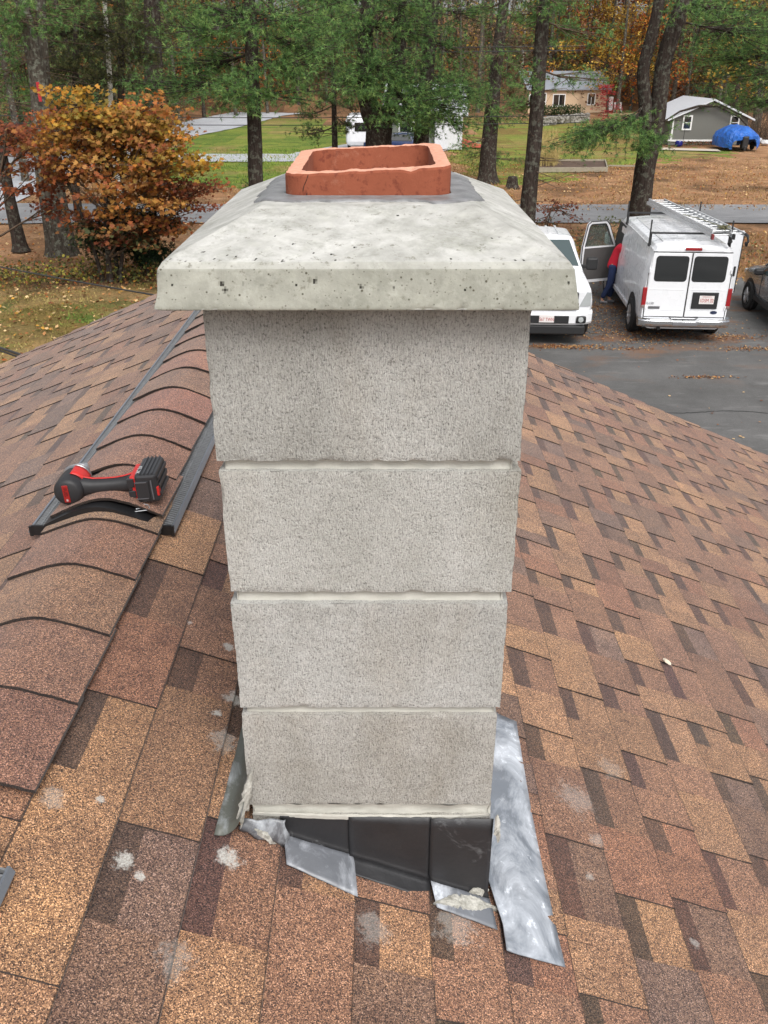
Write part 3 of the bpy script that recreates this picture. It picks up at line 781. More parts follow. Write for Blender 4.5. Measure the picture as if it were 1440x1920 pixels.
# red stripe that runs along the seam of the grip
g = MB(); P = []
for x, y, z, ry, rz in gp: P.append([Rz((x, y + ry * math.cos(q) * .99, z + rz * 1.035 * math.sin(q))) for q in (R(62), R(78), R(95))])
g.grid(P); o = g.build('grip_trim', M_RED, drill, smooth=True); sm = o.modifiers.new('t', 'SOLIDIFY'); sm.thickness = .0012; Dp(o)
# trigger at the far side of the grip
g = MB(); g.box((.052, .066, -.003), (.030, .016, .014), M0, bev=.004); Dp(g.build('trigger', M_RED, drill))
# battery foot: red collar, black clamps
g = MB(); g.box((.1475, .052, -.003), (.016, .078, .056), M0, bev=.005); Dp(g.build('battery_foot', M_RED, drill))
g = MB()
for yy in (.016, .03):
    g.box((.142, yy, .010), (.016, .010, .022), M0, bev=.002); g.box((.142, yy, -.018), (.016, .010, .018), M0, bev=.002)
g.box((.140, .022, -.003), (.010, .02, .012), M0, bev=.002)
Dp(g.build('foot_clamp', M_GUN, drill))
g = MB(); g.box((.179, .055, -.002), (.050, .106, .070), M0, bev=.007)
for k in range(4): g.box((.168 + .009 * k, .055, .0335), (.0035, .100, .004), M0, bev=.001)
g.box((.170, .0005, -.004), (.030, .004, .044), M0, bev=.0015)
for zz in (-.02, .0, .018): g.box((.206, .055, zz), (.004, .09, .010), M0, bev=.0015)
bat = Dp(g.build('battery', M_GUN, drill))
g = MB(); g.box((.1915, -.0008, -.004), (.003, .003, .048), M0, bev=.0008); g.box((.168, -.0022, .016), (.026, .001, .002), M0); g.box((.168, -.0022, -.024), (.026, .001, .002), M0)
g.build('battery_rib', plain('rib_plastic', (.12, .12, .13), .35), bat).matrix_parent_inverse = Matrix()
g = MB(); g.box((.2028, .012, -.010), (.005, .018, .022), M0, bev=.001); g.build('battery_mark', M_RED, bat)
# writing on the battery and the end of the motor
def text(txt, size, M, mat, name, parent, ext=.0002, align='CENTER', sx=1.0):
    cu = bpy.data.curves.new(name, 'FONT'); cu.body = txt; cu.size = size; cu.extrude = ext; cu.align_x = align; cu.align_y = 'CENTER'
    t = bpy.data.objects.new(name, cu); COL.objects.link(t); bpy.context.view_layer.update()
    me = bpy.data.meshes.new_from_object(t.evaluated_get(bpy.context.evaluated_depsgraph_get())); bpy.data.objects.remove(t)
    me.materials.clear(); me.materials.append(mat)
    me.transform(M @ Matrix.Diagonal((sx, 1, 1, 1)))
    o = bpy.data.objects.new(name, me); COL.objects.link(o); o.parent = parent; return o
text('XC 5.0', .013, M0 @ Matrix.Translation((.163, .030, .0345)) @ Matrix.Rotation(R(90), 4, 'Z'), M_WHITEP, 'battery_print', bat)
g = MB(); g.box((-.002, -.0026, 0), (.0135, .003, .042), M0, bev=.0012); pl = Dp(g.build('end_badge', plain('badge_red', srgb(150, 30, 28), .45), drill))
Mt = M0 @ Matrix.Translation((-.002, -.0043, .004)) @ Matrix.Rotation(R(90), 4, 'X') @ Matrix.Rotation(R(-90), 4, 'Z')
text('FUEL', .0105, Mt, plain('badge_letters', srgb(70, 14, 14), .5), 'badge_print', pl)
text('18', .006, M0 @ Matrix.Translation((-.002, -.0043, -.0145)) @ Matrix.Rotation(R(90), 4, 'X') @ Matrix.Rotation(R(-90), 4, 'Z'), M_WHITEP, 'badge_print', pl)
# belt clip below the battery
g = MB(); g.tube([Rz((.150, .018, -.030)), Rz((.152, .004, -.036)), Rz((.176, -.002, -.040)), Rz((.180, -.008, -.044)), Rz((.176, -.016, -.046)), Rz((.150, -.018, -.047)), Rz((.138, -.017, -.047))], .0013, 6)
g.tube([Rz((.138, -.017, -.047)), Rz((.136, -.010, -.047)), Rz((.150, -.006, -.0465)), Rz((.170, -.004, -.045))], .0013, 6)
Dp(g.build('belt_clip', M_STEEL, drill))
# ================================================================ vehicles (local frame: x right, y forwards, z up, rear bumper at y = 0)
M_WP = plain('white_car_paint', (.78, .79, .81), .28, spec=.5, var=.02, scale=2, coat=.6)
M_GP = plain('dark_grey_car_paint', (.17, .18, .195), .25, metal=.3, var=.03, scale=3, coat=.9)
def glass_mat(name, c, r=.06):
    m = NT(name, r, spec=.8); m.base(c); m.b.inputs['Coat Weight'].default_value = 1.0; m.b.inputs['Coat Roughness'].default_value = .02; return m.m
M_GLS = glass_mat('tinted_glass', (.012, .014, .015)); M_GLS2 = glass_mat('windscreen_glass', (.05, .075, .075), .05)
M_TYRE = plain('tyre_rubber', (.022, .022, .022), .85); M_RIMS = plain('alloy_rim', (.5, .5, .51), .32, metal=.8); M_CHR = plain('chrome', (.72, .73, .75), .16, metal=1.0, var=.02)
M_BLK = plain('black_trim', (.016, .016, .017), .55); M_TAIL = plain('red_lens', (.30, .008, .012), .12, coat=1.0); M_CABSHADE = plain('cab_shade', (.035, .033, .03), .8)
M_DTR = plain('grey_door_trim', (.085, .08, .078), .65); M_LINE = plain('panel_gap', (.03, .03, .03), .7); M_ALU = plain('ladder_aluminium', (.60, .61, .62), .5, metal=.25)
M_LAMP = plain('clear_lens', (.55, .58, .58), .08, metal=.35, coat=1.0); M_PLATE = plain('plate_white', (.72, .68, .66), .5, var=.03); M_PRED = plain('plate_red', srgb(170, 50, 50), .5)

def shell(secs, n_y_close=True):
    """body loft. secs: list of (y, [(x, z), ...]) half outlines from sill to roof centre; mirrored"""
    mb = MB(); rows = []
    for y, P in secs:
        full = [(x, y if not isinstance(y, tuple) else y[0], z) for x, z in P] + [(-x, y, z) for x, z in P[::-1]]
        rows.append([Vector(p) for p in full])
    mb.grid(rows); mb.poly(rows[0][::-1]); mb.poly(rows[-1])
    return mb
def wheel(parent, loc, r=.37, w_=.24, side=-1, spokes=6, rim=M_RIMS):
    t = empty('wheel', loc); t.parent = parent
    Mw = Matrix.Rotation(R(90), 4, 'Y')
    g = MB(); g.lathe([(r * .62, -w_ / 2), (r * .93, -w_ / 2), (r * .985, -w_ * .40), (r, -w_ * .25), (r, w_ * .25), (r * .985, w_ * .40), (r * .93, w_ / 2), (r * .62, w_ / 2), (r * .60, 0), (r * .62, -w_ / 2)], 32, Mw); g.build('tyre', M_TYRE, t, smooth=False)
    g = MB(); g.lathe([(r * .62, side * w_ * .46), (r * .60, side * w_ * .46), (r * .55, side * w_ * .20), (0, side * w_ * .16)], 32, Mw)
    for k in range(spokes):
        an = 2 * math.pi * k / spokes
        g.box((side * w_ * .36, math.cos(an) * r * .34, math.sin(an) * r * .34), (.03, .055, r * .5), None) if False else g.tube([(side * w_ * .40, math.cos(an) * r * .1, math.sin(an) * r * .1), (side * w_ * .42, math.cos(an) * r * .58, math.sin(an) * r * .58)], [r * .09, r * .07], 6)
    g.lathe([(0, side * w_ * .48), (r * .16, side * w_ * .46), (r * .18, side * w_ * .30)], 16, Mw); g.build('rim', rim, t)
    return t
def part(mb, name, mat, parent, smooth=False, fix=False):
    o = mb.build(name, mat, parent, smooth=smooth)
    return wall_fix(o) if fix else o
def lerpsec(A, B, t): return [(a[0] + (b[0] - a[0]) * t, a[1] + (b[1] - a[1]) * t) for a, b in zip(A, B)]
def pane(pts, mat, name, parent, th=.012, n=Vector((0, -1, 0))):
    mb = MB(); A = [Vector(p) for p in pts]; B = [p + n * th for p in A]; mb.poly(A); mb.poly(B[::-1])
    for i in range(len(A)): j = (i + 1) % len(A); mb.poly([A[i], B[i], B[j], A[j]])
    return part(mb, name, mat, parent, fix=True)
def rpoly(x0, x1, z0, z1, r=.05, n=4, skew=0.0):
    P = []
    for cx_, cz_, a in ((x1 - r, z0 + r, -90), (x1 - r, z1 - r, 0), (x0 + r, z1 - r, 90), (x0 + r, z0 + r, 180)):
        for k in range(n + 1):
            q = R(a + 90 * k / n); x = cx_ + r * math.cos(q); z = cz_ + r * math.sin(q); P.append((x + skew * (z - z0), z))
    return P

# ---------------------------------------------------------------- white cargo van
vb = G(1275, 645); vyaw = R(-4.3)
van = tag(empty('cargo_van', (vb.x, vb.y, 0), vyaw), 'white cargo van seen from behind with its front doors open and ladders on the roof', 'van')
van.scale = (.95, 1, 1.05)
base = [(.80, .30), (.93, .36), (.985, .52), (1.0, .80), (.995, 1.08), (.975, 1.30), (.945, 1.55), (.905, 1.78), (.870, 1.90), (.80, 1.985), (.62, 2.03), (.30, 2.055), (0, 2.06)]
rear = [(x * .965, z if z < 1.8 else z - .05 - (z - 1.8) * .25) for x, z in base]
def vscale(P, sx=1, zt=None): return [(x * sx, z if zt is None or z < zt else zt + (z - zt) * .12) for x, z in P]
front_top = [(x, min(z, 1.18 + (z - 1.18) * 0.02)) for x, z in base]
secs = [(.10, rear), (.16, [(x * .99, z) for x, z in lerpsec(rear, base, .6)]), (.35, base), (1.2, base), (2.2, base), (3.2, base), (3.75, base),
        (4.0, [(x * .99, min(z, 1.97 + (z - 1.9) * .1)) for x, z in base]), (4.35, [(x * (.98 if z < 1.3 else .95), min(z, 1.62 + (z - 1.6) * .05)) for x, z in base]), (4.68, [(x * .97, min(z, 1.22 + (z - 1.2) * .02)) for x, z in base]), (5.25, [(x * .95, min(z, 1.12 + (z - 1.1) * .02)) for x, z in base]), (5.45, [(x * .88, min(z, .98 + (z - .9) * .02)) for x, z in base])]
body = part(shell(secs), 'body', M_WP, van, smooth=False, fix=True)
sb_ = body.modifiers.new('b', 'BEVEL'); sb_.width = .02; sb_.segments = 2; sb_.limit_method = 'ANGLE'; sb_.angle_limit = R(25)
for x0, x1, nm in ((-.905, -.012, 'rear_door'), (.012, .905, 'rear_door')):
    tp = 1.86; sl = .022
    g = MB(); q = []
    for sgn in ((x0, x1),):
        outl = [(x0 if abs(x0) < .1 else x0, .56), (x1, .56), (x1, 1.15), ((x1 * .955 if x1 > .1 else x1), tp), ((x0 * .955 if x0 < -.1 else x0), tp), (x0, 1.15)]
    A = [Vector((x, .085 - .0, z)) for x, z in outl]; B = [Vector((x, .12, z)) for x, z in outl]
    g.poly(A); g.poly(B[::-1])
    for i in range(6): j = (i + 1) % 6; g.poly([A[i], B[i], B[j], A[j]])
    d = part(g, nm, M_WP, van, fix=True); bv = d.modifiers.new('b', 'BEVEL'); bv.width = .012; bv.segments = 2
    w0, w1 = (x0 + .13, x1 - .07) if x0 < -.1 else (x0 + .05, x1 - .13)
    P = rpoly(w0, w1, 1.30, 1.78, .06); pane([(x, .084, z) for x, z in P], M_GLS, 'window', d, .008)
    P = rpoly(w0 - .018, w1 + .018, 1.282, 1.798, .07); pane([(x, .0848, z) for x, z in P], M_BLK, 'window_seal', d, .004)
    # pressed swage lines
    g = MB()
    for zz in (1.12, .70):
        g = MB(); g.box(((x0 + x1) / 2, .083, zz), (abs(x1 - x0) - .10, .008, .012), bev=.003); part(g, 'swage_line', M_WP, d)
    g = MB()
    for zz in (.75, 1.5):
        g = MB(); g.box((x0 + .008 if x0 < -.1 else x1 - .008, .078, zz), (.03, .03, .09), bev=.006); part(g, 'hinge', M_WP, d)
g = MB(); g.box((0, .095, 1.2), (.020, .03, 1.30)); g.box((-.918, .11, 1.0), (.014, .04, .9)); g.box((.918, .11, 1.0), (.014, .04, .9)); g.box((0, .094, .55), (1.84, .02, .022)); g.box((0, .1, 1.872), (1.74, .03, .015)); part(g, 'door_seam', M_LINE, van)
g = MB(); g.box((0, .10, 1.935), (.36, .05, .055), bev=.008); part(g, 'brake_light', M_TAIL, van)
for sx in (-1, 1):
    g = MB(); g.box((sx * .948, .10, .95), (.10, .06, .42), bev=.015); l = part(g, 'tail_light', M_TAIL, van)
    g = MB(); g.box((sx * .948, .097, .77), (.09, .06, .06), bev=.008); part(g, 'reversing_lens', plain('smoked_lens', (.22, .16, .15), .2), l)
g = MB()
prof = [(-.10, .40), (-.115, .44), (-.115, .50), (-.06, .515), (-.055, .545), (.06, .555), (.10, .54), (.10, .36), (-.04, .36), (-.075, .385)]
g2 = MB()
for (a, b) in zip(prof, prof[1:] + prof[:1]): pass
rows = []
for i in range(25):
    x = -1.03 + 2.06 * i / 24; e = (abs(x) / 1.03) ** 8
    rows.append([Vector((x, y + .10 * e, z + (-.035 if abs(x) < .30 and z > .5 else 0))) for y, z in prof])
g.grid(rows, close_v=True); g.poly(rows[0]); g.poly(rows[-1][::-1]); bp = part(g, 'rear_bumper', M_CHR, van, fix=True)
g = MB(); g.box((0, -.105, .455), (.56, .05, .07), bev=.01); g.box((0, -.125, .458), (.10, .02, .02)); part(g, 'step_pad', plain('bumper_pad', (.16, .16, .17), .5), bp)
g = MB(); g.box((.42, .072, .905), (.58, .03, .34), bev=.012); pf = part(g, 'plate_frame', M_BLK, van)
g = MB(); g.box((.45, .052, .925), (.33, .012, .17), bev=.004); pt = part(g, 'number_plate', M_PLATE, pf)
text('1DSM 32', .105, Matrix.Translation((.45, .044, .91)) @ Matrix.Rotation(R(90), 4, 'X'), M_PRED, 'plate_number', pf, .001, sx=.78)
text('MASSACHUSETTS', .026, Matrix.Translation((.45, .044, .99)) @ Matrix.Rotation(R(90), 4, 'X'), M_PRED, 'plate_state', pf, .001)
g = MB(); g.lathe([(0, 0), (.075, 0), (.08, -.008), (.0, -.012)], 24, Matrix.Translation((.66, .082, .66)) @ Matrix.Rotation(R(90), 4, 'X') @ Matrix.Diagonal((1, .42, -1, 1))); part(g, 'oval_badge', plain('badge_blue', (.02, .03, .07), .3), van)
g = MB(); g.box((-.70, .078, .745), (.26, .012, .055), bev=.004); bd = part(g, 'model_badge', plain('badge_grey', (.16, .16, .17), .35, metal=.4), van)
text('E-150', .07, Matrix.Translation((-.80, .078, .83)) @ Matrix.Rotation(R(90), 4, 'X'), plain('badge_silver', (.4, .4, .42), .3, metal=.6), 'badge_print', van, .002)
# side mouldings, gutter, seams of the left flank
def flank(zv):                                            # half width of the body at height zv
    for (xa, za), (xb, zb) in zip(base, base[1:]):
        if za <= zv <= zb: return xa + (xb - xa) * (zv - za) / (zb - za)
    return 1.0
for sx in (-1, 1):
    g = MB(); g.tube([(sx * .872, .25, 1.915), (sx * .875, 2, 1.925), (sx * .87, 3.7, 1.925)], .012, 6); part(g, 'gutter', M_WP, van)
    g = MB()
    for yy in (1.35, 2.55):
        g.grid([[Vector((sx * (flank(z) + .003), yy, z)) for z in (.6, .8, 1.08, 1.3, 1.55, 1.78)], [Vector((sx * (flank(z) + .003), yy + .012, z)) for z in (.6, .8, 1.08, 1.3, 1.55, 1.78)]])
    for zz in (1.28, ): g.grid([[Vector((sx * (flank(zz) + .003), y, zz)) for y in (.3, 3.4)], [Vector((sx * (flank(zz + .012) + .003), y, zz + .012)) for y in (.3, 3.4)]])
    part(g, 'panel_seam', plain('soft_seam', (.5, .51, .53), .5), van)
    g = MB(); g.box((sx * .995, 2.3, .44), (.05, 2.5, .10), bev=.012); part(g, 'sill_panel', M_WP, van)
    g = MB(); g.grid([[Vector((sx * (flank(z) + .004), y, z)) for z in (.40, .8, 1.1, 1.3, 1.55, 1.86)] for y in (3.35, 4.25 if True else 0)]); 
    part(g, 'doorway_dark', M_CABSHADE, van)  # dark panel over the closed flank, painted shade for the open cab
    for yy in (1.02, 4.62):
        # dark wheel housing
        g = MB(); g.lathe([(0, 0), (.43, 0), (.43, .06), (0, .06)], 24, Matrix.Translation((sx * (.952 if yy > 4 else .955), yy, .42)) @ Matrix.Rotation(R(90 * sx), 4, 'Y')); part(g, 'wheel_arch', M_BLK, van)
        wheel(van, (sx * .93, yy, .37), .37, .24, sx, 8)
g = MB(); g.box((-.62, .9, .30), (.1, .5, .1)); g.box((0, 2.6, .30), (1.7, 4.6, .08)); g.tube([(-.55, -.02, .33), (-.55, 1.2, .33)], .035, 10); part(g, 'underbody', M_BLK, van)
# roof ribs
g = MB()
for x in (-.6, -.36, -.12, .12, .36, .6): g.box((x, 1.95, 2.052 - .05 * abs(x) ** 2), (.07, 3.2, .016), bev=.006)
part(g, 'roof_rib', M_WP, van)
# windscreen and hood dark glass
pane([(-.80, 4.02, 1.90), (.80, 4.02, 1.90), (.86, 4.62, 1.25), (-.86, 4.62, 1.25)], M_GLS, 'windscreen', van, .02, Vector((0, .6, .5)))
# rack
rack = empty('roof_rack', (0, 0, 0)); rack.parent = van
for yy in (.55, 3.35):
    g = MB(); g.box((0, yy, 2.17), (1.80, .05, .035), bev=.005); b_ = part(g, 'crossbar', M_BLK, rack)
    for sx in (-1, 1):
        g = MB(); g.box((sx * .885, yy, 2.04), (.05, .08, .24), bev=.006); g.box((sx * .90, yy, 2.28), (.03, .03, .30), bev=.004); g.box((sx * .89, yy, 1.93), (.06, .10, .05), bev=.006); part(g, 'upright', M_BLK, rack)
# front doors, swung open
def door(side, ang, hinge_y=4.25):
    t = empty('front_door', (side * 1.0, hinge_y, 0)); t.parent = van; t.rotation_euler = (0, 0, side * R(ang))
    # closed door runs from the hinge back to y = -1.0; outside faces x = side
    out = [(0, .45), (-.98, .45), (-1.02, .9), (-1.02, 1.28), (-.96, 1.84), (-.88, 1.90), (-.42, 1.90), (-.30, 1.80), (.02, 1.28), (.02, .6)]
    hole = [(-.92, 1.32), (-.89, 1.78), (-.84, 1.83), (-.45, 1.83), (-.36, 1.74), (-.10, 1.32)]
    mb = MB()
    def x_at(z): return side * (flank(min(z, 1.9)) - 1.0)
    # frame made of strips: lower panel + window frame
    low = [(0, .45), (-.98, .45), (-1.02, .9), (-1.02, 1.30), (.01, 1.30), (.02, .6)]
    def slab(pl, th, off=0.0, mat=None, nm=None, par=t):
        g = MB(); A = [Vector((x_at(z) - side * off, y, z)) for y, z in pl]; B = [p - Vector((side * th, 0, 0)) for p in A]
        g.poly(A); g.poly(B[::-1])
        for i in range(len(A)): j = (i + 1) % len(A); g.poly([A[i], B[i], B[j], A[j]])
        return part(g, nm, mat, par, fix=True)
    slab(low, .09, 0, M_WP, 'door_panel')
    slab([(-.06, .52), (-.93, .52), (-.97, .9), (-.97, 1.27), (-.02, 1.27), (-.02, .65)], .02, .092, M_DTR, 'door_card')
    ring_o = [(-1.02, 1.30), (-.965, 1.84), (-.89, 1.90), (-.42, 1.90), (-.30, 1.80), (.01, 1.30)]
    ring_i = [(-.95, 1.30), (-.905, 1.79), (-.86, 1.835), (-.44, 1.835), (-.36, 1.75), (-.08, 1.30)]
    g = MB()
    for i in range(5):
        q = [ring_o[i], ring_o[i + 1], ring_i[i + 1], ring_i[i]]
        A = [Vector((x_at(z), y, z)) for y, z in q]; B = [p - Vector((side * .07, 0, 0)) for p in A]
        g.poly(A); g.poly(B[::-1]); g.poly([A[0], B[0], B[1], A[1]]); g.poly([A[2], B[2], B[3], A[3]])
    part(g, 'window_frame', M_WP, t, fix=True)
    g = MB()
    for i in range(5):
        pa, pb = ring_i[i], ring_i[i + 1]
        g.tube([(x_at(pa[1]) - side * .075, pa[0], pa[1]), (x_at(pb[1]) - side * .075, pb[0], pb[1])], .014, 5)
        pa, pb = ring_o[i], ring_o[i + 1]
        g.tube([(x_at(pa[1]) - side * .06, pa[0], pa[1]), (x_at(pb[1]) - side * .06, pb[0], pb[1])], .014, 5)
    g.tube([(-side * .09, -1.03, 1.3), (-side * .09, -1.02, .9), (-side * .09, -.98, .45), (-side * .09, 0, .45)], .014, 5)
    part(g, 'door_seal', M_BLK, t)
    slab([(y, z) for y, z in ring_i], .006, .035, M_DGL, 'door_glass')
    g = MB(); g.box((side * .16, -.08, 1.42), (.24, .10, .30), bev=.04); mr = part(g, 'door_mirror', M_WP if side < 0 else M_BLK, t)
    g = MB(); g.box((side * .16, -.135, 1.42), (.19, .01, .25), bev=.004); part(g, 'mirror_glass', plain('mirror_silver', (.45, .55, .50), .1, metal=.8), mr)
    return t
m = NT('clear_door_glass', .03); m.base((.35, .38, .36)); m.b.inputs['Transmission Weight'].default_value = .85; m.b.inputs['IOR'].default_value = 1.1; M_DGL = m.m
door(-1, 66); door(1, 62)
# the cargo door on the right, swung out flat to the flank
g = MB(); side_d = empty('side_door', (1.0, 3.15, 0)); side_d.parent = van; side_d.rotation_euler = (0, 0, R(-122 + 90 + 180))
side_d.rotation_euler = (0, 0, R(78))
g.box((0, -.50, 1.15), (.06, 1.0, 1.42), bev=.02); part(g, 'door_panel', M_WP, side_d)
g = MB(); g.box((.0, -1.0, 1.15), (.07, .02, 1.38)); part(g, 'door_seal', M_BLK, side_d)
g = MB(); g.box((-.035, -.92, .95), (.02, .05, .22)); g.box((.035, -.92, .95), (.02, .05, .22)); part(g, 'handle', M_BLK, side_d)

# ---------------------------------------------------------------- ladders on the rack
def ladder(p0, p1, wdt, n, label, zoff=0.0, name='extension_ladder', hooks=False):
    p0, p1 = Vector(p0), Vector(p1); d = (p1 - p0); L = d.length; d.normalize()
    sx = Vector((0, 0, 1)).cross(d).normalized(); up = d.cross(sx).normalized()
    t = tag(empty(name, p0), label, 'ladder', 'ladders strapped on the van roof')
    M = Matrix((( sx.x, d.x, up.x, 0), (sx.y, d.y, up.y, 0), (sx.z, d.z, up.z, 0), (0, 0, 0, 1)))
    for s_ in (-1, 1):
        for zz in ((0, .075) if not hooks else (0,)):
            g = MB(); xo = s_ * (wdt / 2 - (.02 if zz else 0)); Lz = L * (.97 if zz else 1)
            g.box((xo, L / 2, zz), (.008, Lz, .068), M); g.box((xo - s_ * .012, L / 2, zz + .032), (.028, Lz, .006), M); g.box((xo - s_ * .012, L / 2, zz - .032), (.028, Lz, .006), M)
            part(g, 'stile', M_ALU, t)
    for k in range(n):
        y = .12 + (L - .24) * k / (n - 1)
        g = MB(); g.tube([M @ Vector((-wdt / 2, y, 0)), M @ Vector((wdt / 2, y, 0))], .017, 6, flat=.8)
        if not hooks: g.tube([M @ Vector((-wdt / 2 + .02, y + .02, .075)), M @ Vector((wdt / 2 - .02, y + .02, .075))], .017, 6, flat=.8)
        part(g, 'rung', M_ALU, t)
    if hooks:
        for s_ in (-1, 1):
            g = MB(); g.tube([M @ Vector((s_ * wdt / 2, 0, 0)), M @ Vector((s_ * wdt / 2, -.14, -.02)), M @ Vector((s_ * wdt / 2, -.20, -.12)), M @ Vector((s_ * wdt / 2, -.14, -.20)), M @ Vector((s_ * wdt / 2, -.08, -.16))], .03, 8); part(g, 'roof_hook', M_BLK, t)
    else:
        for s_ in (-1, 1):
            g = MB(); g.box((s_ * wdt / 2, -.02, -.02), (.05, .09, .11), M, bev=.01); part(g, 'foot', plain('red_foot', (.20, .03, .03), .6) if s_ > 0 else M_BLK, t)
    return t
Vl = Matrix.Translation((vb.x, vb.y, 0)) @ Matrix.Rotation(vyaw, 4, 'Z') @ Matrix.Diagonal((.95, 1, 1.05, 1))
ladder(Vl @ Vector((.50, -.15, 2.245)), Vl @ Vector((.02, 4.5, 2.245)), .44, 15, 'heavier aluminium extension ladder with rope, left one on the van roof rack')
ladder(Vl @ Vector((.93, .25, 2.21)), Vl @ Vector((.58, 3.9, 2.21)), .36, 13, 'lighter aluminium ladder with black roof hooks, right one on the van', name='roof_ladder', hooks=True)
# rope knot on the first ladder
g = MB(); kc = Vl @ Vector((.58, .12, 2.36)); pts = []
rk = random.Random(5)
for k in range(40): pts.append(kc + Vector((rk.gauss(0, .05), rk.gauss(0, .06), rk.gauss(0, .03))))
g.tube(pts, .010, 5); g.tube([kc, kc + Vector((-.25, .9, .04)), kc + Vector((-.38, 1.6, .02))], .009, 5)
tag(part(g, 'ladder_rope', plain('rope_fibre', srgb(120, 118, 88), .9), None), 'knotted olive rope hanging on the rungs of the left ladder', 'rope')

# ---------------------------------------------------------------- white pickup facing us, half hidden by the chimney cap
pb_ = G(1024, 655); pick = tag(empty('pickup_truck', (pb_.x + .0, pb_.y + .35, 0), R(176)), 'white pickup truck parked nose towards the house, half hidden by the chimney cap', 'pickup truck')
# local: front at y = 0, body goes towards -y (away from the house)
pbase = [(.78, .42), (.94, .48), (.99, .70), (1.0, .95), (.97, 1.12)]
def psec(y, top, wtop, wm=1.0, nz=8):
    P = [(x * wm, z) for x, z in pbase]; zt_p, xt = top, wtop
    for k in range(1, nz): 
        t = k / (nz - 1); P.append((pbase[-1][0] * wm + (xt - pbase[-1][0] * wm) * t, 1.12 + (zt_p - 1.12) * math.sin(t * math.pi / 2) ** (1 if zt_p < 1.5 else .9)))
    P.append((xt * .5, zt_p + .03)); P.append((0, zt_p + .04)); return (y, P)
secs = [psec(-.02, 1.16, .90, .93), psec(-.12, 1.24, .90, .98), psec(-.5, 1.30, .88), psec(-1.25, 1.36, .86), psec(-1.35, 1.38, .86), psec(-2.15, 1.86, .66), psec(-2.35, 1.93, .66), psec(-3.3, 1.94, .66), psec(-3.75, 1.88, .66), psec(-3.85, 1.36, .86), psec(-5.7, 1.36, .92), psec(-5.8, 1.3, .9)]
b = part(shell(secs), 'body', M_WP, pick, fix=True); bv = b.modifiers.new('b', 'BEVEL'); bv.width = .025; bv.segments = 2; bv.limit_method = 'ANGLE'; bv.angle_limit = R(20)
pane([(-.80, -1.42, 1.43), (.80, -1.42, 1.43), (.63, -2.12, 1.865), (-.63, -2.12, 1.865)], M_GLS2, 'windscreen', pick, .025, Vector((0, .5, .8)))
for sx in (-1, 1):
    pane([(sx * .93, -1.55, 1.30), (sx * .93, -3.6, 1.30), (sx * .70, -3.5, 1.83), (sx * .70, -2.35, 1.83)], M_GLS, 'side_window', pick, .02, Vector((sx * .9, 0, .3)))
    g = MB(); g.prism([(sx * .70, .86), (sx * .925, .88), (sx * .93, 1.16), (sx * .84, 1.17), (sx * .76, 1.0)], -.10, .0); part(g, 'headlight', M_LAMP, pick, fix=True)
    g = MB(); g.box((sx * 1.15, -1.75, 1.42), (.26, .12, .28), bev=.04); g.box((sx * 1.0, -1.74, 1.36), (.2, .06, .08), bev=.01); mr = part(g, 'door_mirror', M_BLK, pick)
    g = MB(); g.box((sx * .74, .105, .60), (.22, .03, .15), bev=.03); fg = part(g, 'fog_light_housing', M_BLK, pick)
    g = MB(); g.lathe([(0, .02), (.055, .015), (.06, 0)], 16, Matrix.Translation((sx * .74, .118, .60)) @ Matrix.Rotation(R(-90), 4, 'X')); part(g, 'fog_lamp', M_LAMP, fg)
    for yy in (-1.0, -4.7):
        g = MB(); g.lathe([(0, 0), (.46, 0), (.46, .05), (0, .05)], 24, Matrix.Translation((sx * .955, yy, .46)) @ Matrix.Rotation(R(90 * sx), 4, 'Y')); part(g, 'wheel_arch', M_BLK, pick)
        wheel(pick, (sx * .90, yy, .40), .40, .27, sx, 6)
g = MB(); g.box((0, .0, .98), (1.32, .10, .36), bev=.02); gr = part(g, 'grille', M_BLK, pick)
g = MB()
for zz in (.86, .98, 1.10): g.box((0, .055, zz), (1.24, .02, .035), bev=.006)
part(g, 'grille_bar', plain('dark_grille', (.06, .06, .065), .4), gr)
g = MB(); rows = []
for i in range(21):
    x = -1.0 + 2.0 * i / 20; e = abs(x) ** 5 * .22
    rows.append([Vector((x, y - e, z)) for y, z in ((.02, .76), (.12, .75), (.14, .70), (.13, .52), (.09, .47), (.0, .47))])
g.grid(rows, close_v=True); g.poly(rows[0]); g.poly(rows[-1][::-1]); bp = part(g, 'front_bumper', M_WP, pick, fix=True)
g = MB(); g.box((0, .135, .60), (.96, .02, .17), bev=.01); part(g, 'lower_intake', M_BLK, bp)
g = MB(); g.box((0, .02, .36), (1.70, .16, .20), bev=.03); part(g, 'air_dam', M_BLK, pick); g = MB(); g.box((0, -2.9, .42), (1.6, 5.2, .16)); part(g, 'underbody', M_BLK, pick)
g = MB(); g.box((0.0, .155, .62), (.32, .012, .16), bev=.003); pt = part(g, 'number_plate', M_PLATE, pick)
text('567 TWN', .10, Matrix.Translation((0, .163, .605)) @ Matrix.Rotation(R(180), 4, 'Z') @ Matrix.Rotation(R(90), 4, 'X'), M_PRED, 'plate_number', pt, .001, sx=.75)
g = MB()
for x in (-.42, -.2, 0, .2, .42): g.box((x, -2.95, 1.972), (.05, 1.1, .014), bev=.005)
part(g, 'roof_rib', M_WP, pick)

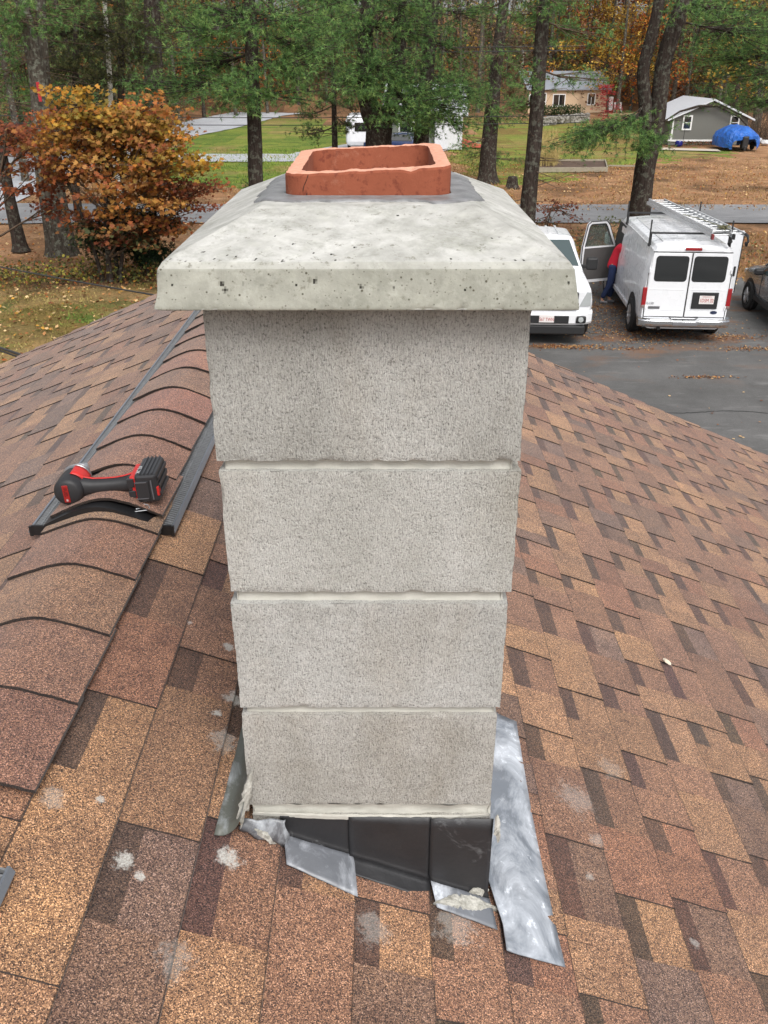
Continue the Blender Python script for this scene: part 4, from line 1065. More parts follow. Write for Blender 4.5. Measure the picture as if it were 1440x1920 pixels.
# ---------------------------------------------------------------- dark grey crossover at the right edge
cb = G(1385, 580); suv = tag(empty('crossover_car', (cb.x + .92, cb.y - 1.0 - 3.45 + 1.0, 0), R(-3)), 'dark grey crossover car cut off by the right edge, parked beside the white van', 'car')
def csec(y, belt, top, wt, wb=1.0, low=.34):
    P = [(.78 * wb, low), (.88 * wb, low + .06), (.90 * wb, .55), (.905 * wb, .78), (.885 * wb, belt)]
    for k in range(1, 6):
        t = k / 5; P.append((.885 * wb + (wt - .885 * wb) * t, belt + (top - belt) * math.sin(t * math.pi / 2)))
    P += [(wt * .5, top + .02), (0, top + .025)]; return (y, P)
secs = [csec(0, .95, 1.0, .6, .86), csec(.12, 1.0, 1.15, .62, .93), csec(.45, 1.02, 1.48, .58), csec(.9, 1.02, 1.57, .58), csec(1.9, 1.0, 1.60, .60), csec(2.4, .99, 1.56, .60), csec(3.0, .98, 1.24, .66), csec(3.25, .95, 1.08, .70), csec(3.8, .92, 1.02, .68), csec(4.2, .86, .94, .60, .94), csec(4.4, .74, .80, .5, .82)]
b = part(shell(secs), 'body', M_GP, suv, smooth=True, fix=True); sd2 = b.modifiers.new('s', 'SUBSURF'); sd2.levels = 2; sd2.render_levels = 2
for sx in (-1, 1):
    for a_, c_, nm in ((.75, 1.65, 'rear_window'), (1.72, 2.72, 'front_window')):
        A = [(sx * .880, a_ + (0 if nm[0] == 'f' else -.1), 1.03), (sx * .880, c_ + (.12 if nm[0] == 'f' else 0), 1.03), (sx * .69, c_ - (.22 if nm[0] == 'f' else 0), 1.45), (sx * .69, a_ + .05, 1.46)]
        pane(A, M_GLS2, nm, suv, .03, Vector((sx * .9, 0, .35)))
    for yy in (.85, 3.45):
        g = MB(); g.lathe([(0, 0), (.42, 0), (.42, .03), (.37, .04), (0, .04)], 28, Matrix.Translation((sx * .865, yy, .38)) @ Matrix.Rotation(R(90 * sx), 4, 'Y')); part(g, 'wheel_arch', M_BLK, suv)
        wheel(suv, (sx * .845, yy, .345), .345, .225, sx, 5)
    g = MB(); g.box((sx * .90, 2.15, .40), (.05, 1.9, .13), bev=.015); part(g, 'sill_cladding', M_BLK, suv)
    g = MB(); g.box((sx * 1.02, 2.72, 1.08), (.22, .14, .15), bev=.04); part(g, 'door_mirror', M_BLK, suv)
    for yy in (1.35, 2.25):
        g = MB(); g.box((sx * .915, yy, .88), (.03, .20, .035), bev=.008); part(g, 'handle', M_GP, suv)
    g = MB(); g.box((sx * .70, 4.12, .80), (.30, .30, .12), bev=.04); part(g, 'headlight', M_LAMP, suv)
    g = MB()
    for yy in (1.68, 2.78): g.box((sx * .902, yy, .78), (.012, .012, .62))
    part(g, 'door_seam', M_LINE, suv)
pane([(-.66, 2.52, 1.54), (.66, 2.52, 1.54), (.76, 3.12, 1.14), (-.76, 3.12, 1.14)], M_GLS, 'windscreen', suv, .03, Vector((0, .5, .8)))
pane([(-.60, .42, 1.47), (.60, .42, 1.47), (.70, .06, 1.1), (-.70, .06, 1.1)], M_GLS, 'rear_screen', suv, .03, Vector((0, -.6, .5)))

# ---------------------------------------------------------------- the person leaning into the van's cab
pf_ = G(1136, 569); ppl = (pf_.x, pf_.y)
M_SKIN = plain('skin', srgb(196, 150, 126), .55); M_RJ = plain('red_fleece', srgb(196, 30, 52), .85, scale=30); M_JN = plain('blue_denim', srgb(38, 52, 88), .9, scale=40, var=.2); M_SHO = plain('grey_trainers', srgb(120, 120, 124), .7, scale=20, var=.3); M_HAIR = plain('brown_hair', srgb(84, 52, 36), .75, scale=40)
def skin_mesh(name, J, Ed, mat, parent, root, sub=2):
    me = bpy.data.meshes.new(name); me.from_pydata([j[0] for j in J], Ed, []); o = bpy.data.objects.new(name, me); COL.objects.link(o)
    md = o.modifiers.new('skin', 'SKIN'); md.use_smooth_shade = True
    for i, j in enumerate(J):
        sv = me.skin_vertices[0].data[i]; r = j[1]; sv.radius = r if hasattr(r, '__len__') else (r, r); sv.use_root = (i == root)
    ss = o.modifiers.new('sub', 'SUBSURF'); ss.levels = sub; ss.render_levels = sub
    bpy.context.view_layer.update()
    m2 = bpy.data.meshes.new_from_object(o.evaluated_get(bpy.context.evaluated_depsgraph_get())); bpy.data.objects.remove(o)
    m2.materials.clear(); m2.materials.append(mat); m2.name = name
    q = bpy.data.objects.new(name, m2); COL.objects.link(q); q.parent = parent; return q
per = empty('person', (ppl[0] + .04, ppl[1] + .03, 0), R(-24)); tag(per, 'person in red top and blue jeans leaning into the white van at its open door', 'person')
# local: faces +x (towards the cab), y = along the van, z up
def lean(p):
    x, y, z = p; return (x if z < .95 else .05 + (x - .05) * .62, y, z + (.0 if z < 1.0 else (z - 1.0) * .16))
hipL, hipR = (.06, .10, .88), (.06, -.10, .88)
J = [((.05, 0, .93), (.13, .16)),                               # 0 pelvis
     ((.14, 0, 1.10), (.11, .14)), ((.26, 0, 1.28), (.12, .16)), ((.36, 0, 1.40), (.09, .12)), ((.42, 0, 1.47), .05), ((.50, 0, 1.56), (.085, .09)), ((.54, 0, 1.66), (.07, .075)),
     (hipL, .085), ((.10, .10, .50), .062), ((.0, .11, .09), .040), ((.12, .12, .03), .030),
     (hipR, .085), ((.02, -.10, .48), .062), ((-.14, -.10, .09), .040), ((-.02, -.11, .03), .030),
     ((.36, .19, 1.39), .055), ((.50, .24, 1.16), .042), ((.70, .20, 1.10), .030), ((.78, .19, 1.10), (.022, .034)),
     ((.36, -.19, 1.39), .055), ((.50, -.24, 1.16), .042), ((.70, -.20, 1.08), .030), ((.78, -.19, 1.08), (.022, .034))]
Ed = [(0, 1), (1, 2), (2, 3), (3, 4), (4, 5), (5, 6), (0, 7), (7, 8), (8, 9), (9, 10), (0, 11), (11, 12), (12, 13), (13, 14), (3, 15), (15, 16), (16, 17), (17, 18), (3, 19), (19, 20), (20, 21), (21, 22)]
for h, sy in ((18, 1), (22, -1)):                               # fingers
    hp = Vector(J[h][0])
    for k, (dy, ln) in enumerate(((-.027, .062), (-.009, .072), (.009, .068), (.027, .055))):
        n0 = len(J); J.append(((hp.x + .045, hp.y + dy, hp.z), .0095)); J.append(((hp.x + .045 + ln * .6, hp.y + dy, hp.z - .012), .0085)); J.append(((hp.x + .045 + ln, hp.y + dy, hp.z - .035), .007))
        Ed += [(h, n0), (n0, n0 + 1), (n0 + 1, n0 + 2)]
    n0 = len(J); J.append(((hp.x + .0, hp.y - sy * .045, hp.z - .005), .011)); J.append(((hp.x + .035, hp.y - sy * .06, hp.z - .02), .009)); Ed += [(h, n0), (n0, n0 + 1)]
# feet, hips and arms in the photo's pose; the head is bent into the cab
for L_ in (J,):
    for i, q in enumerate(L_):
        p, r = q; L_[i] = ((lean(p)), r)
bodyp = skin_mesh('body', J, Ed, M_SKIN, per, 0)
j2 = [((.05, 0, 1.04), (.135, .17)), ((.05, 0, .93), (.155, .185)), (hipL, (.105, .105)), ((.10, .10, .50), .085), ((.005, .11, .13), .066), (hipR, (.105, .105)), ((.02, -.10, .48), .085), ((-.135, -.10, .13), .066)]
skin_mesh('jeans', j2, [(0, 1), (1, 2), (2, 3), (3, 4), (1, 5), (5, 6), (6, 7)], M_JN, per, 0)
j3 = [((.05, 0, .84), (.165, .20)), ((.08, 0, 1.0), (.155, .195)), ((.14, 0, 1.10), (.15, .18)), ((.26, 0, 1.28), (.16, .20)), ((.36, 0, 1.41), (.115, .15)), ((.40, 0, 1.45), (.075, .085)), ((.36, .19, 1.39), .082), ((.50, .24, 1.16), .065), ((.66, .20, 1.11), .050), ((.36, -.19, 1.39), .082), ((.50, -.24, 1.16), .065), ((.66, -.20, 1.09), .050)]
j3 = [(lean(p), r) for p, r in j3]
skin_mesh('red_top', j3, [(0, 1), (1, 2), (2, 3), (3, 4), (4, 5), (4, 6), (6, 7), (7, 8), (4, 9), (9, 10), (10, 11)], M_RJ, per, 0)
for fx, fy in ((.0, .115), (-.14, -.105)):
    skin_mesh('shoe', [((fx - .04, fy, .05), (.048, .05)), ((fx + .06, fy, .048), (.045, .042)), ((fx + .17, fy + .01, .036), (.046, .034))], [(0, 1), (1, 2)], M_SHO, per, 0)
skin_mesh('hair', [(lean(p), r) for p, r in [((.44, 0, 1.58), (.085, .095)), ((.48, 0, 1.68), (.10, .10)), ((.55, 0, 1.74), (.085, .075)), ((.40, 0, 1.44), (.05, .06))]], [(0, 1), (1, 2), (0, 3)], M_HAIR, per, 0)
# face: eyes, nose, mouth and ears on the bent head
g = MB()
for sy in (-1, 1): g.lathe([(0, -.009), (.009, 0), (0, .009)], 10, Matrix.Translation(lean((.645, sy * .032, 1.62))))
part(g, 'eyes', plain('eye_dark', (.05, .03, .02), .2), per)
# ================================================================ ground, roads
def inpoly(px, py, poly):
    c = np.zeros(px.shape, bool); j = len(poly) - 1
    for i in range(len(poly)):
        xi, yi = poly[i]; xj, yj = poly[j]
        if yi != yj: c ^= ((yi > py) != (yj > py)) & (px < (xj - xi) * (py - yi) / (yj - yi) + xi)
        j = i
    return c
def gp(L): return [tuple(G(x, y)[:2]) for x, y in L]
class VN:                                                  # cheap value noise on numpy arrays
    def __init__(s, seed): s.t = np.random.default_rng(seed).random((256, 256))
    def __call__(s, x, y):
        xi = np.floor(x).astype(int); yi = np.floor(y).astype(int); fx = x - xi; fy = y - yi
        fx = fx * fx * (3 - 2 * fx); fy = fy * fy * (3 - 2 * fy); t = s.t
        a = t[xi % 256, yi % 256]; b = t[(xi + 1) % 256, yi % 256]; c = t[xi % 256, (yi + 1) % 256]; d = t[(xi + 1) % 256, (yi + 1) % 256]
        return (a + (b - a) * fx) * (1 - fy) + (c + (d - c) * fx) * fy
    def f(s, x, y, o=4):
        v = 0; a = .5; n = 0
        for k in range(o): v = v + a * s(x * 2 ** k + 17 * k, y * 2 ** k + 31 * k); n += a; a *= .5
        return v / n
vn = VN(5); vn2 = VN(9)
def hill(x, y):
    d = np.maximum(0, y - 112 - .15 * np.abs(x)); h = 16 * (1 - np.exp(-d / 45.0))
    l = np.maximum(0, -x - 42); return h + 7 * (1 - np.exp(-l / 40.0)) * np.clip((y - 30) / 40, 0, 1)
lawnA = gp([(300, 296), (360, 236), (450, 222), (560, 222), (700, 250), (640, 300), (560, 352), (470, 352), (300, 346)])
lawnB = gp([(840, 205), (1000, 226), (1230, 232), (1245, 280), (1320, 283), (1200, 300), (1010, 345), (900, 345), (840, 300)])
lawnC = gp([(1200, 274), (1360, 280), (1330, 296), (1200, 300)])
litter = srgb(150, 114, 84); litter2 = srgb(170, 134, 102); litdark = srgb(106, 82, 62); green = srgb(122, 136, 62); green2 = srgb(92, 116, 52); olive = srgb(122, 106, 62); dry = srgb(158, 134, 92); soil = srgb(92, 72, 56)
def gcol(X, Y):
    n1 = vn.f(X * .35, Y * .35); n2 = vn2.f(X * 1.3, Y * 1.3); n3 = vn.f(X * .09 + 9, Y * .09)
    def mx(a, b, t): t = np.clip(t, 0, 1)[..., None]; return a * (1 - t) + b * t
    A = lambda c: np.broadcast_to(np.array(c), X.shape + (3,))
    c = mx(A(litter), A(litter2), (n2 - .35) * 3); c = mx(c, A(litdark), (n1 - .56) * 5)
    xw = X + 2.2 * (n1 - .5) * 2; yw = Y + 3 * (n2 - .5) * 2
    left = (X < 2) & (Y < 26)
    l = mx(A(dry), A(olive), (n1 - .40) * 6); l = mx(l, A(green2), (n2 - .54) * 4); l = mx(l, A(litter), (n3 - .50) * 5 + (n2 - .5)); l = mx(l, A(litdark), (Y - 22.5) / 3 + (n2 - .5) * 2)
    c = np.where(left[..., None], l, c)
    for P, ca, cb in ((lawnA, green, green2), (lawnB, olive, green), (lawnC, green2, green)):
        m_ = inpoly(xw, yw, P); gg = mx(A(ca), A(cb), (n2 - .38) * 4); gg = mx(gg, A(dry), (n1 - .56) * 3)
        c = np.where(m_[..., None], gg, c)
    fw = np.clip((Y - 92) / 18, 0, 1) + np.clip((-X - 20) / 8, 0, 1) * np.clip((Y - 35) / 15, 0, 1)
    c = mx(c, mx(A(litdark), A(litter), (n2 - .4) * 3), fw)
    return c
def ground_sheet(x0, x1, y0, y1, st):
    nx = int((x1 - x0) / st) + 1; ny = int((y1 - y0) / st) + 1
    X, Y = np.meshgrid(np.linspace(x0, x1, nx), np.linspace(y0, y1, ny), indexing='ij'); Z = hill(X, Y)
    Z = Z + .05 * (vn.f(X * .5, Y * .5) - .75) * np.clip((Y - 5) / 20, 0, 1) - .03
    C_ = gcol(X, Y); I = np.arange(nx * ny).reshape(nx, ny); Fq = np.stack([I[:-1, :-1], I[1:, :-1], I[1:, 1:], I[:-1, 1:]], -1).reshape(-1, 4)
    fc = C_[:-1, :-1].reshape(-1, 3); return np.stack([X, Y, Z], -1).reshape(-1, 3), Fq, fc
m = NT('ground_cover', .95, spec=.15)
c = m.attr(); c = m.mix(1, c, m.ramp(m.noise(14, 6, .8), [(.28, .42), (.45, .85), (.58, 1.15), (.72, 1.7)]), 'MULTIPLY'); c = m.mix(1, c, m.ramp(m.noise(1.2, 4, .6), [(.3, (.75, .8, .78)), (.7, (1.25, 1.15, 1.1))]), 'MULTIPLY')
lf = m.vor(9, out='Color'); ls = m.n('ShaderNodeSeparateColor'); m.l(lf, ls.inputs[0])
c = m.mix(m.math('MULTIPLY', m.ramp(ls.outputs[0], [(.78, 0), (.8, 1)]), m.ramp(m.vor(9), [(.25, .8), (.4, 0)])), c, m.ramp(ls.outputs[1], [(0, srgb(150, 92, 50)), (.5, srgb(196, 150, 100)), (1, srgb(110, 62, 38))]))
m.base(c); m.bump(m.noise(22, 5, .8), .9, .05); M_GR = m.m
mb = MB(); mb.arr(*ground_sheet(-60, 80, -20, 72, .35)); g1 = mb.build('ground', M_GR, color=True, smooth=True); tag(g1, kind='structure')
mb = MB(); V, Fq, fc = ground_sheet(-260, 300, 72, 420, 2.0); V[:, 2] -= .0; mb.arr(V, Fq, fc); 
for a in ((-400, -60, -40, 72), (80, 400, -40, 72), (-60, 80, -40, -20)):
    v2, f2, c2 = ground_sheet(a[0], a[1], a[2], a[3], 4.0); mb.arr(v2, f2, c2)
hl = mb.build('terrain', M_GR, color=True, smooth=True); tag(hl, kind='structure')

def flat(name, poly, mat, z, kind='structure', seg=None, jit=0.0, seed=1):
    """level sheet with a slightly ragged outline"""
    rr = random.Random(seed); P = []
    for i in range(len(poly)):
        a, b = Vector(poly[i]), Vector(poly[(i + 1) % len(poly)]); n = max(1, int((b - a).length / 1.2)) if jit else 1
        for k in range(n):
            p = a.lerp(b, k / n); P.append((p.x + rr.uniform(-jit, jit), p.y + rr.uniform(-jit, jit), z))
    mb = MB(); mb.poly(P); o = mb.build(name, mat); bm = bmesh.new(); bm.from_mesh(o.data); bmesh.ops.triangulate(bm, faces=bm.faces); bmesh.ops.recalc_face_normals(bm, faces=bm.faces)
    if bm.faces and bm.faces[0].normal.z < 0: bmesh.ops.reverse_faces(bm, faces=bm.faces)
    bm.to_mesh(o.data); bm.free(); tag(o, kind=kind); return o
def asphalt(name, c0, c1, leafy=.0, dark=.5):
    m = NT(name, .85, spec=.3)
    c = m.mix(m.ramp(m.noise(.55, 6, .65), [(.35, 0), (.65, 1)]), c0, c1)
    c = m.mix(1, c, m.ramp(m.noise(90, 4, .8), [(.25, .55), (.5, 1), (.75, 1.5)]), 'MULTIPLY')
    c = m.mix(m.ramp(m.noise(1.0, 5, .7, m.map((.9, 3.0, 1))), [(.56, 0), (.72, .55)]), c, tuple(min(1, x * 1.7) for x in c1))
    if leafy:
        sy_ = m.n('ShaderNodeSeparateXYZ'); m.l(m.co(), sy_.inputs[0]); zone = m.math('MULTIPLY', m.ramp(m.math('DIVIDE', sy_.outputs['Y'], 30.0), [(.52, 0), (.62, 1)]), 1.0)
        lp = m.math('MULTIPLY', m.math('MULTIPLY', zone, m.ramp(m.noise(.9, 4, .55, m.map((.7, 1.5, 1), (3.3, 1.7, 0))), [(.52, 0), (.64, .9)])), m.ramp(m.noise(26, 4, .7), [(.38, 0), (.50, 1)]))
        c = m.mix(m.math('MULTIPLY', lp, leafy), c, m.mix(m.noise(30, 3), srgb(96, 66, 46), srgb(150, 108, 76)))
    m.base(c); m.bump(m.noise(120, 4, .8), .5, .006); m.rough(m.ramp(m.noise(.8, 4), [(.3, .62), (.7, .9)])); return m.m
Yr0 = G(1200, 416).y; Yr1 = G(1200, 383).y
M_DRV = asphalt('driveway_asphalt', (.088, .086, .083), (.14, .137, .133), .9)
M_RD = asphalt('road_asphalt', (.20, .20, .205), (.27, .27, .275)); M_RD2 = asphalt('pale_road', (.36, .37, .39), (.44, .45, .47))
flat('road', [(-60, Yr0 - 1.5), (-8, Yr0 - .2), (60, Yr0), (90, Yr0), (90, Yr1), (60, Yr1), (-8, Yr1), (-60, Yr1 + 2)], M_RD, .004, jit=.12)
flat('side_road', gp([(650, 184), (560, 188), (400, 217), (325, 233), (160, 262), (0, 290), (-300, 330), (-500, 380), (-300, 405), (0, 392), (100, 345), (200, 302), (330, 262), (380, 252), (450, 238), (530, 217), (640, 204)]), M_RD2, .008, jit=.1)
flat('neighbour_drive', gp([(230, 288), (540, 289), (700, 262), (900, 268), (760, 300), (540, 303), (230, 304)]), M_RD2, .012, jit=.12)
flat('driveway', [(1.2, -15), (34, -15), (34, 24.0), (24, 25.4), (14.5, 24.6), (11, 25.8), (8.6, 24.4), (6.2, 25.6), (3, 25.0), (1.6, 22), (.8, 12)], M_DRV, .004, jit=.22)
# shrinkage crack across the driveway
g = MB(); P = []
for k in range(60):
    t = k / 59; p = G(1205 + 330 * t, 771 + 6 * t + 3 * math.sin(t * 9), .0); P.append(p + Vector((0, random.Random(k).uniform(-.012, .012), 0)))
g.grid([[p + Vector((0, -.012, .008)) for p in P], [p + Vector((0, .012, .008)) for p in P]]); o = g.build('driveway_joint', plain('tar_joint', (.015, .015, .016), .8)); tag(o, kind='structure')

# ---- loose leaves and grass
def leaf_quads(pos, nrm, size, rg, cols):
    """pos (n,3): five-cornered leaves lying roughly on normal nrm"""
    n = len(pos); t = rg.normal(size=(n, 3)); t -= nrm * (t * nrm).sum(1, keepdims=True); t /= np.linalg.norm(t, axis=1, keepdims=True) + 1e-9; b = np.cross(nrm, t)
    s = size[:, None] if hasattr(size, 'shape') else size
    V = np.stack([pos - t * s * .5, pos + b * s * .42 + nrm * s * .10, pos + t * s * .5 + nrm * s * .06, pos - b * s * .42 + nrm * s * .12], 1).reshape(-1, 3)
    return V, np.arange(4 * n).reshape(n, 4), cols
m = NT('dead_leaves', .8, spec=.25); m.base(m.attr()); M_LV = m.m
rg = np.random.default_rng(4)
def scatter(n, x0, x1, y0, y1, fn=None):
    X = rg.uniform(x0, x1, n); Y = rg.uniform(y0, y1, n)
    if fn is not None: k = fn(X, Y); X, Y = X[k], Y[k]
    return X, Y
LC = np.array([srgb(176, 126, 80), srgb(140, 90, 54), srgb(198, 160, 112), srgb(112, 70, 46), srgb(210, 178, 130), srgb(168, 96, 50), srgb(190, 140, 60)])
mb = MB()
for (n, a) in ((7000, (-22, 1, 6, 26)), (5200, (0, 34, 24.6, 33)), (6000, (4, 40, 38, 56)), (2500, (-30, 0, 26, 36))):
    X, Y = scatter(n, *a); nr_ = rg.normal(size=(len(X), 3)) * .35 + np.array([0, 0, 1]); nr_ /= np.linalg.norm(nr_, axis=1, keepdims=True)
    mb.arr(*leaf_quads(np.stack([X, Y, np.full(len(X), .02)], 1), nr_, rg.uniform(.06, .13, len(X)), rg, LC[rg.integers(0, 7, len(X))] * rg.uniform(.7, 1.15, (len(X), 1))))
# drifts on the driveway, at the spots the photo has them
for px, py, sx, sy, n in ((1150, 612, 1.0, .35, 420), (1190, 628, .9, .25, 320), (1130, 585, .7, .5, 380), (1085, 652, .55, .10, 160), (1040, 650, .45, .08, 120), (1405, 655, .5, .10, 110), (1180, 655, .35, .06, 50), (1312, 708, .30, .05, 70), (1365, 632, .8, .15, 140), (1120, 560, .8, .9, 380), (1240, 640, .9, .2, 140)):
    n = int(n * 2.2); c0 = G(px, py); X = rg.normal(c0.x, sx, n); Y = rg.normal(c0.y, sy, n); nr_ = rg.normal(size=(n, 3)) * .3 + np.array([0, 0, 1]); nr_ /= np.linalg.norm(nr_, axis=1, keepdims=True)
    mb.arr(*leaf_quads(np.stack([X, Y, np.full(n, .018)], 1), nr_, rg.uniform(.02, .055, n), rg, LC[rg.integers(0, 4, n)] * .8 * rg.uniform(.75, 1.15, (n, 1))))
X, Y = scatter(500, 2.5, 22, 7, 25); nr_ = np.tile([0, .0, 1.0], (len(X), 1)); mb.arr(*leaf_quads(np.stack([X, Y, np.full(len(X), .02)], 1), nr_, rg.uniform(.02, .07, len(X)), rg, LC[rg.integers(0, 7, len(X))]))
tag(mb.build('fallen_leaves', M_LV, color=True), 'brown and orange fallen leaves scattered over lawns and driveway', 'leaf litter', kind='stuff')
mb = MB()
for n, a, hh in ((52000, (-22, 1.0, 7, 26), .07), (26000, (0, 32, 25, 32.5), .16), (22000, (-16, 6, 40, 66), .12), (15000, (4, 34, 38, 60), .12)):
    X, Y = scatter(n, *a); k = vn.f(X * .6, Y * .6) > rg.uniform(.3, .62, len(X)); X, Y = X[k], Y[k]; n_ = len(X)
    an = rg.uniform(0, 6.28, n_); w_ = np.stack([np.cos(an), np.sin(an), np.zeros(n_)], 1) * .012 * (1 + Y[:, None] / 40); p = np.stack([X, Y, np.full(n_, -.01)], 1); tip = p + np.stack([rg.normal(0, .03, n_), rg.normal(0, .03, n_), hh * rg.uniform(.4, 1.2, n_)], 1)
    cc_ = gcol(X, Y) * rg.uniform(.7, 1.35, (n_, 1)) * np.array([.98, 1.1, .9])
    mb.arr(np.stack([p - w_, p + w_, tip], 1).reshape(-1, 3), np.arange(3 * n_).reshape(n_, 3), cc_)
tag(mb.build('grass', M_LV, color=True), 'patchy short grass mixed with dead leaves on the lawns', 'grass', kind='stuff')
# ================================================================ trees
def bark(name, c0, c1, sc=9, lich=0.0):
    m = NT(name, .95, spec=.15); n = m.noise(1, 6, .7, m.map((sc * 2.4, sc * 2.4, sc * .5)), dist=.4)
    c = m.mix(m.ramp(n, [(.35, 0), (.65, 1)]), c0, c1)
    if lich: c = m.mix(m.math('MULTIPLY', m.ramp(m.noise(7, 5, .7), [(.52, 0), (.60, 1)]), lich), c, srgb(150, 156, 140))
    m.base(c); m.bump(n, 1.0, .03); return m.m
M_BK = bark('pine_bark', srgb(38, 32, 29), srgb(72, 63, 57), 9, .22); M_BK2 = bark('grey_bark', srgb(58, 52, 46), srgb(100, 93, 84), 8, .5); M_BIR = bark('birch_bark', srgb(176, 172, 160), srgb(222, 220, 210), 4); M_TWG = bark('twig_bark', srgb(70, 56, 46), srgb(120, 104, 90), 9)
def foliage(name, rough=.6, trans=.3):
    m = NT(name, rough, spec=.25); m.base(m.attr()); tr = m.n('ShaderNodeBsdfTranslucent'); m.l(m.attr(), tr.inputs['Color']); mx = m.n('ShaderNodeMixShader'); mx.inputs[0].default_value = trans
    m.l(m.b.outputs[0], mx.inputs[1]); m.l(tr.outputs[0], mx.inputs[2]); m.l(mx.outputs[0], m.out.inputs[0]); return m.m
M_FOL = foliage('leaf_surface'); M_NDL = foliage('needle_surface', .5, .4)
PG = [srgb(90, 124, 70), srgb(106, 142, 80), srgb(124, 160, 94), srgb(78, 110, 66), srgb(138, 166, 96)]
HG = [srgb(72, 80, 48), srgb(88, 94, 54), srgb(62, 70, 46), srgb(104, 102, 64)]
def unit(v): return v / (np.linalg.norm(v, axis=-1, keepdims=True) + 1e-9)
def needles(mb, Cn, Ax, k, ln, wd, rg, pal, spread=.75):
    n = len(Cn); pal = np.array(pal); tc = pal[rg.integers(0, len(pal), n)] * rg.uniform(.75, 1.3, (n, 1))
    C2 = np.repeat(Cn, k, 0); A2 = np.repeat(Ax, k, 0); D = unit(A2 * (1 - spread) + unit(rg.normal(size=(n * k, 3))) * spread); L = ln * rg.uniform(.6, 1.15, (n * k, 1))
    W = unit(np.cross(D, rg.normal(size=(n * k, 3)))) * wd; tip = C2 + D * L; tip[:, 2] -= L[:, 0] * .12
    V = np.stack([C2 - W, C2 + W, tip], 1).reshape(-1, 3); mb.arr(V, np.arange(3 * n * k).reshape(-1, 3), np.repeat(tc, k, 0) * rg.uniform(.85, 1.2, (n * k, 1)))
def tubes_np(mb, segs, sides=4, col=(1, 1, 1)):
    """segs: list of (p0, p1, r0, r1)"""
    if not segs: return
    P0 = np.array([s[0] for s in segs], float); P1 = np.array([s[1] for s in segs], float); r0 = np.array([s[2] for s in segs])[:, None]; r1 = np.array([s[3] for s in segs])[:, None]
    D = unit(P1 - P0); U = np.where(np.abs(D[:, 2:3]) < .9, np.array([[0, 0, 1.0]]), np.array([[1.0, 0, 0]])); A = unit(np.cross(D, U)); B = np.cross(D, A); n = len(segs); vs = []
    for q in range(sides):
        a = 2 * math.pi * q / sides; d = A * math.cos(a) + B * math.sin(a); vs.append(P0 + d * r0)
    for q in range(sides):
        a = 2 * math.pi * q / sides; d = A * math.cos(a) + B * math.sin(a); vs.append(P1 + d * r1)
    V = np.stack(vs, 1).reshape(-1, 3); b = np.arange(n)[:, None] * 2 * sides; F = []
    for q in range(sides): q2 = (q + 1) % sides; F.append(np.concatenate([b + q, b + q2, b + sides + q2, b + sides + q], 1))
    F = np.concatenate(F, 0); mb.arr(V, F, np.tile(col, (len(F), 1)))
def trunk(parent, pts, rad, mat=None, name='trunk', n=12, seed=0):
    """tapered trunk through pts with a slightly lumpy skin and root flare"""
    pts = [Vector(p) for p in pts]; fine = []; fr = []
    K = 8
    for i in range(len(pts) - 1):
        p0 = pts[max(i - 1, 0)]; p1 = pts[i]; p2 = pts[i + 1]; p3 = pts[min(i + 2, len(pts) - 1)]
        for k in range(K):
            t = k / K; a = .5 * ((2 * p1) + (p2 - p0) * t + (2 * p0 - 5 * p1 + 4 * p2 - p3) * t * t + (3 * p1 - p0 - 3 * p2 + p3) * t ** 3); fine.append(a); fr.append(rad[i] + (rad[i + 1] - rad[i]) * t)
    fine.append(pts[-1]); fr.append(rad[-1]); rows = []
    for i, p in enumerate(fine):
        r = fr[i] * (1 + (.45 * math.exp(-i / 1.6) if name == 'trunk' else 0))
        rows.append([p + Vector((math.cos(q), math.sin(q), 0)) * r * (1 + .10 * noise.noise(Vector((math.cos(q) * 1.6, math.sin(q) * 1.6, i * .35 + seed)))) for q in [2 * math.pi * j / n for j in range(n)]])
    mb = MB(); mb.grid(rows, close_v=True); mb.poly(rows[-1]); return mb.build(name, mat or M_BK, parent, smooth=True)
def spray(mb, tw, tip0, origin, rr, nt, rg, pal, k=12, ln=.13, wd=.0075, updr=.35):
    """one bough: twigs fan out from origin towards and around tip0, tufts along their outer half"""
    nt = int(nt * 1.7); o = np.array(origin, float); c = np.array(tip0, float); n = max(5, nt // 11)
    T = c + rg.normal(size=(n, 3)) * np.array(rr) * .62; base = o + (c - o) * rg.uniform(.25, .85, (n, 1)); base[:, 2] -= .06 * np.linalg.norm(base - o, axis=1) ** .5
    for a, b in zip(base, T): tw.append((a, b, .014, .005))
    per = int(math.ceil(nt / n)); t = rg.uniform(.35, 1.05, (n, per)) ** .8
    P = base[:, None, :] + (T - base)[:, None, :] * t[..., None] + rg.normal(size=(n, per, 3)) * .09; P = P.reshape(-1, 3); Ax = unit(np.repeat(T - base, per, 0) + np.array([0, 0, updr]) * np.linalg.norm(T - base, axis=1).repeat(per)[:, None])
    needles(mb, P, Ax, k, ln, wd, rg, pal)
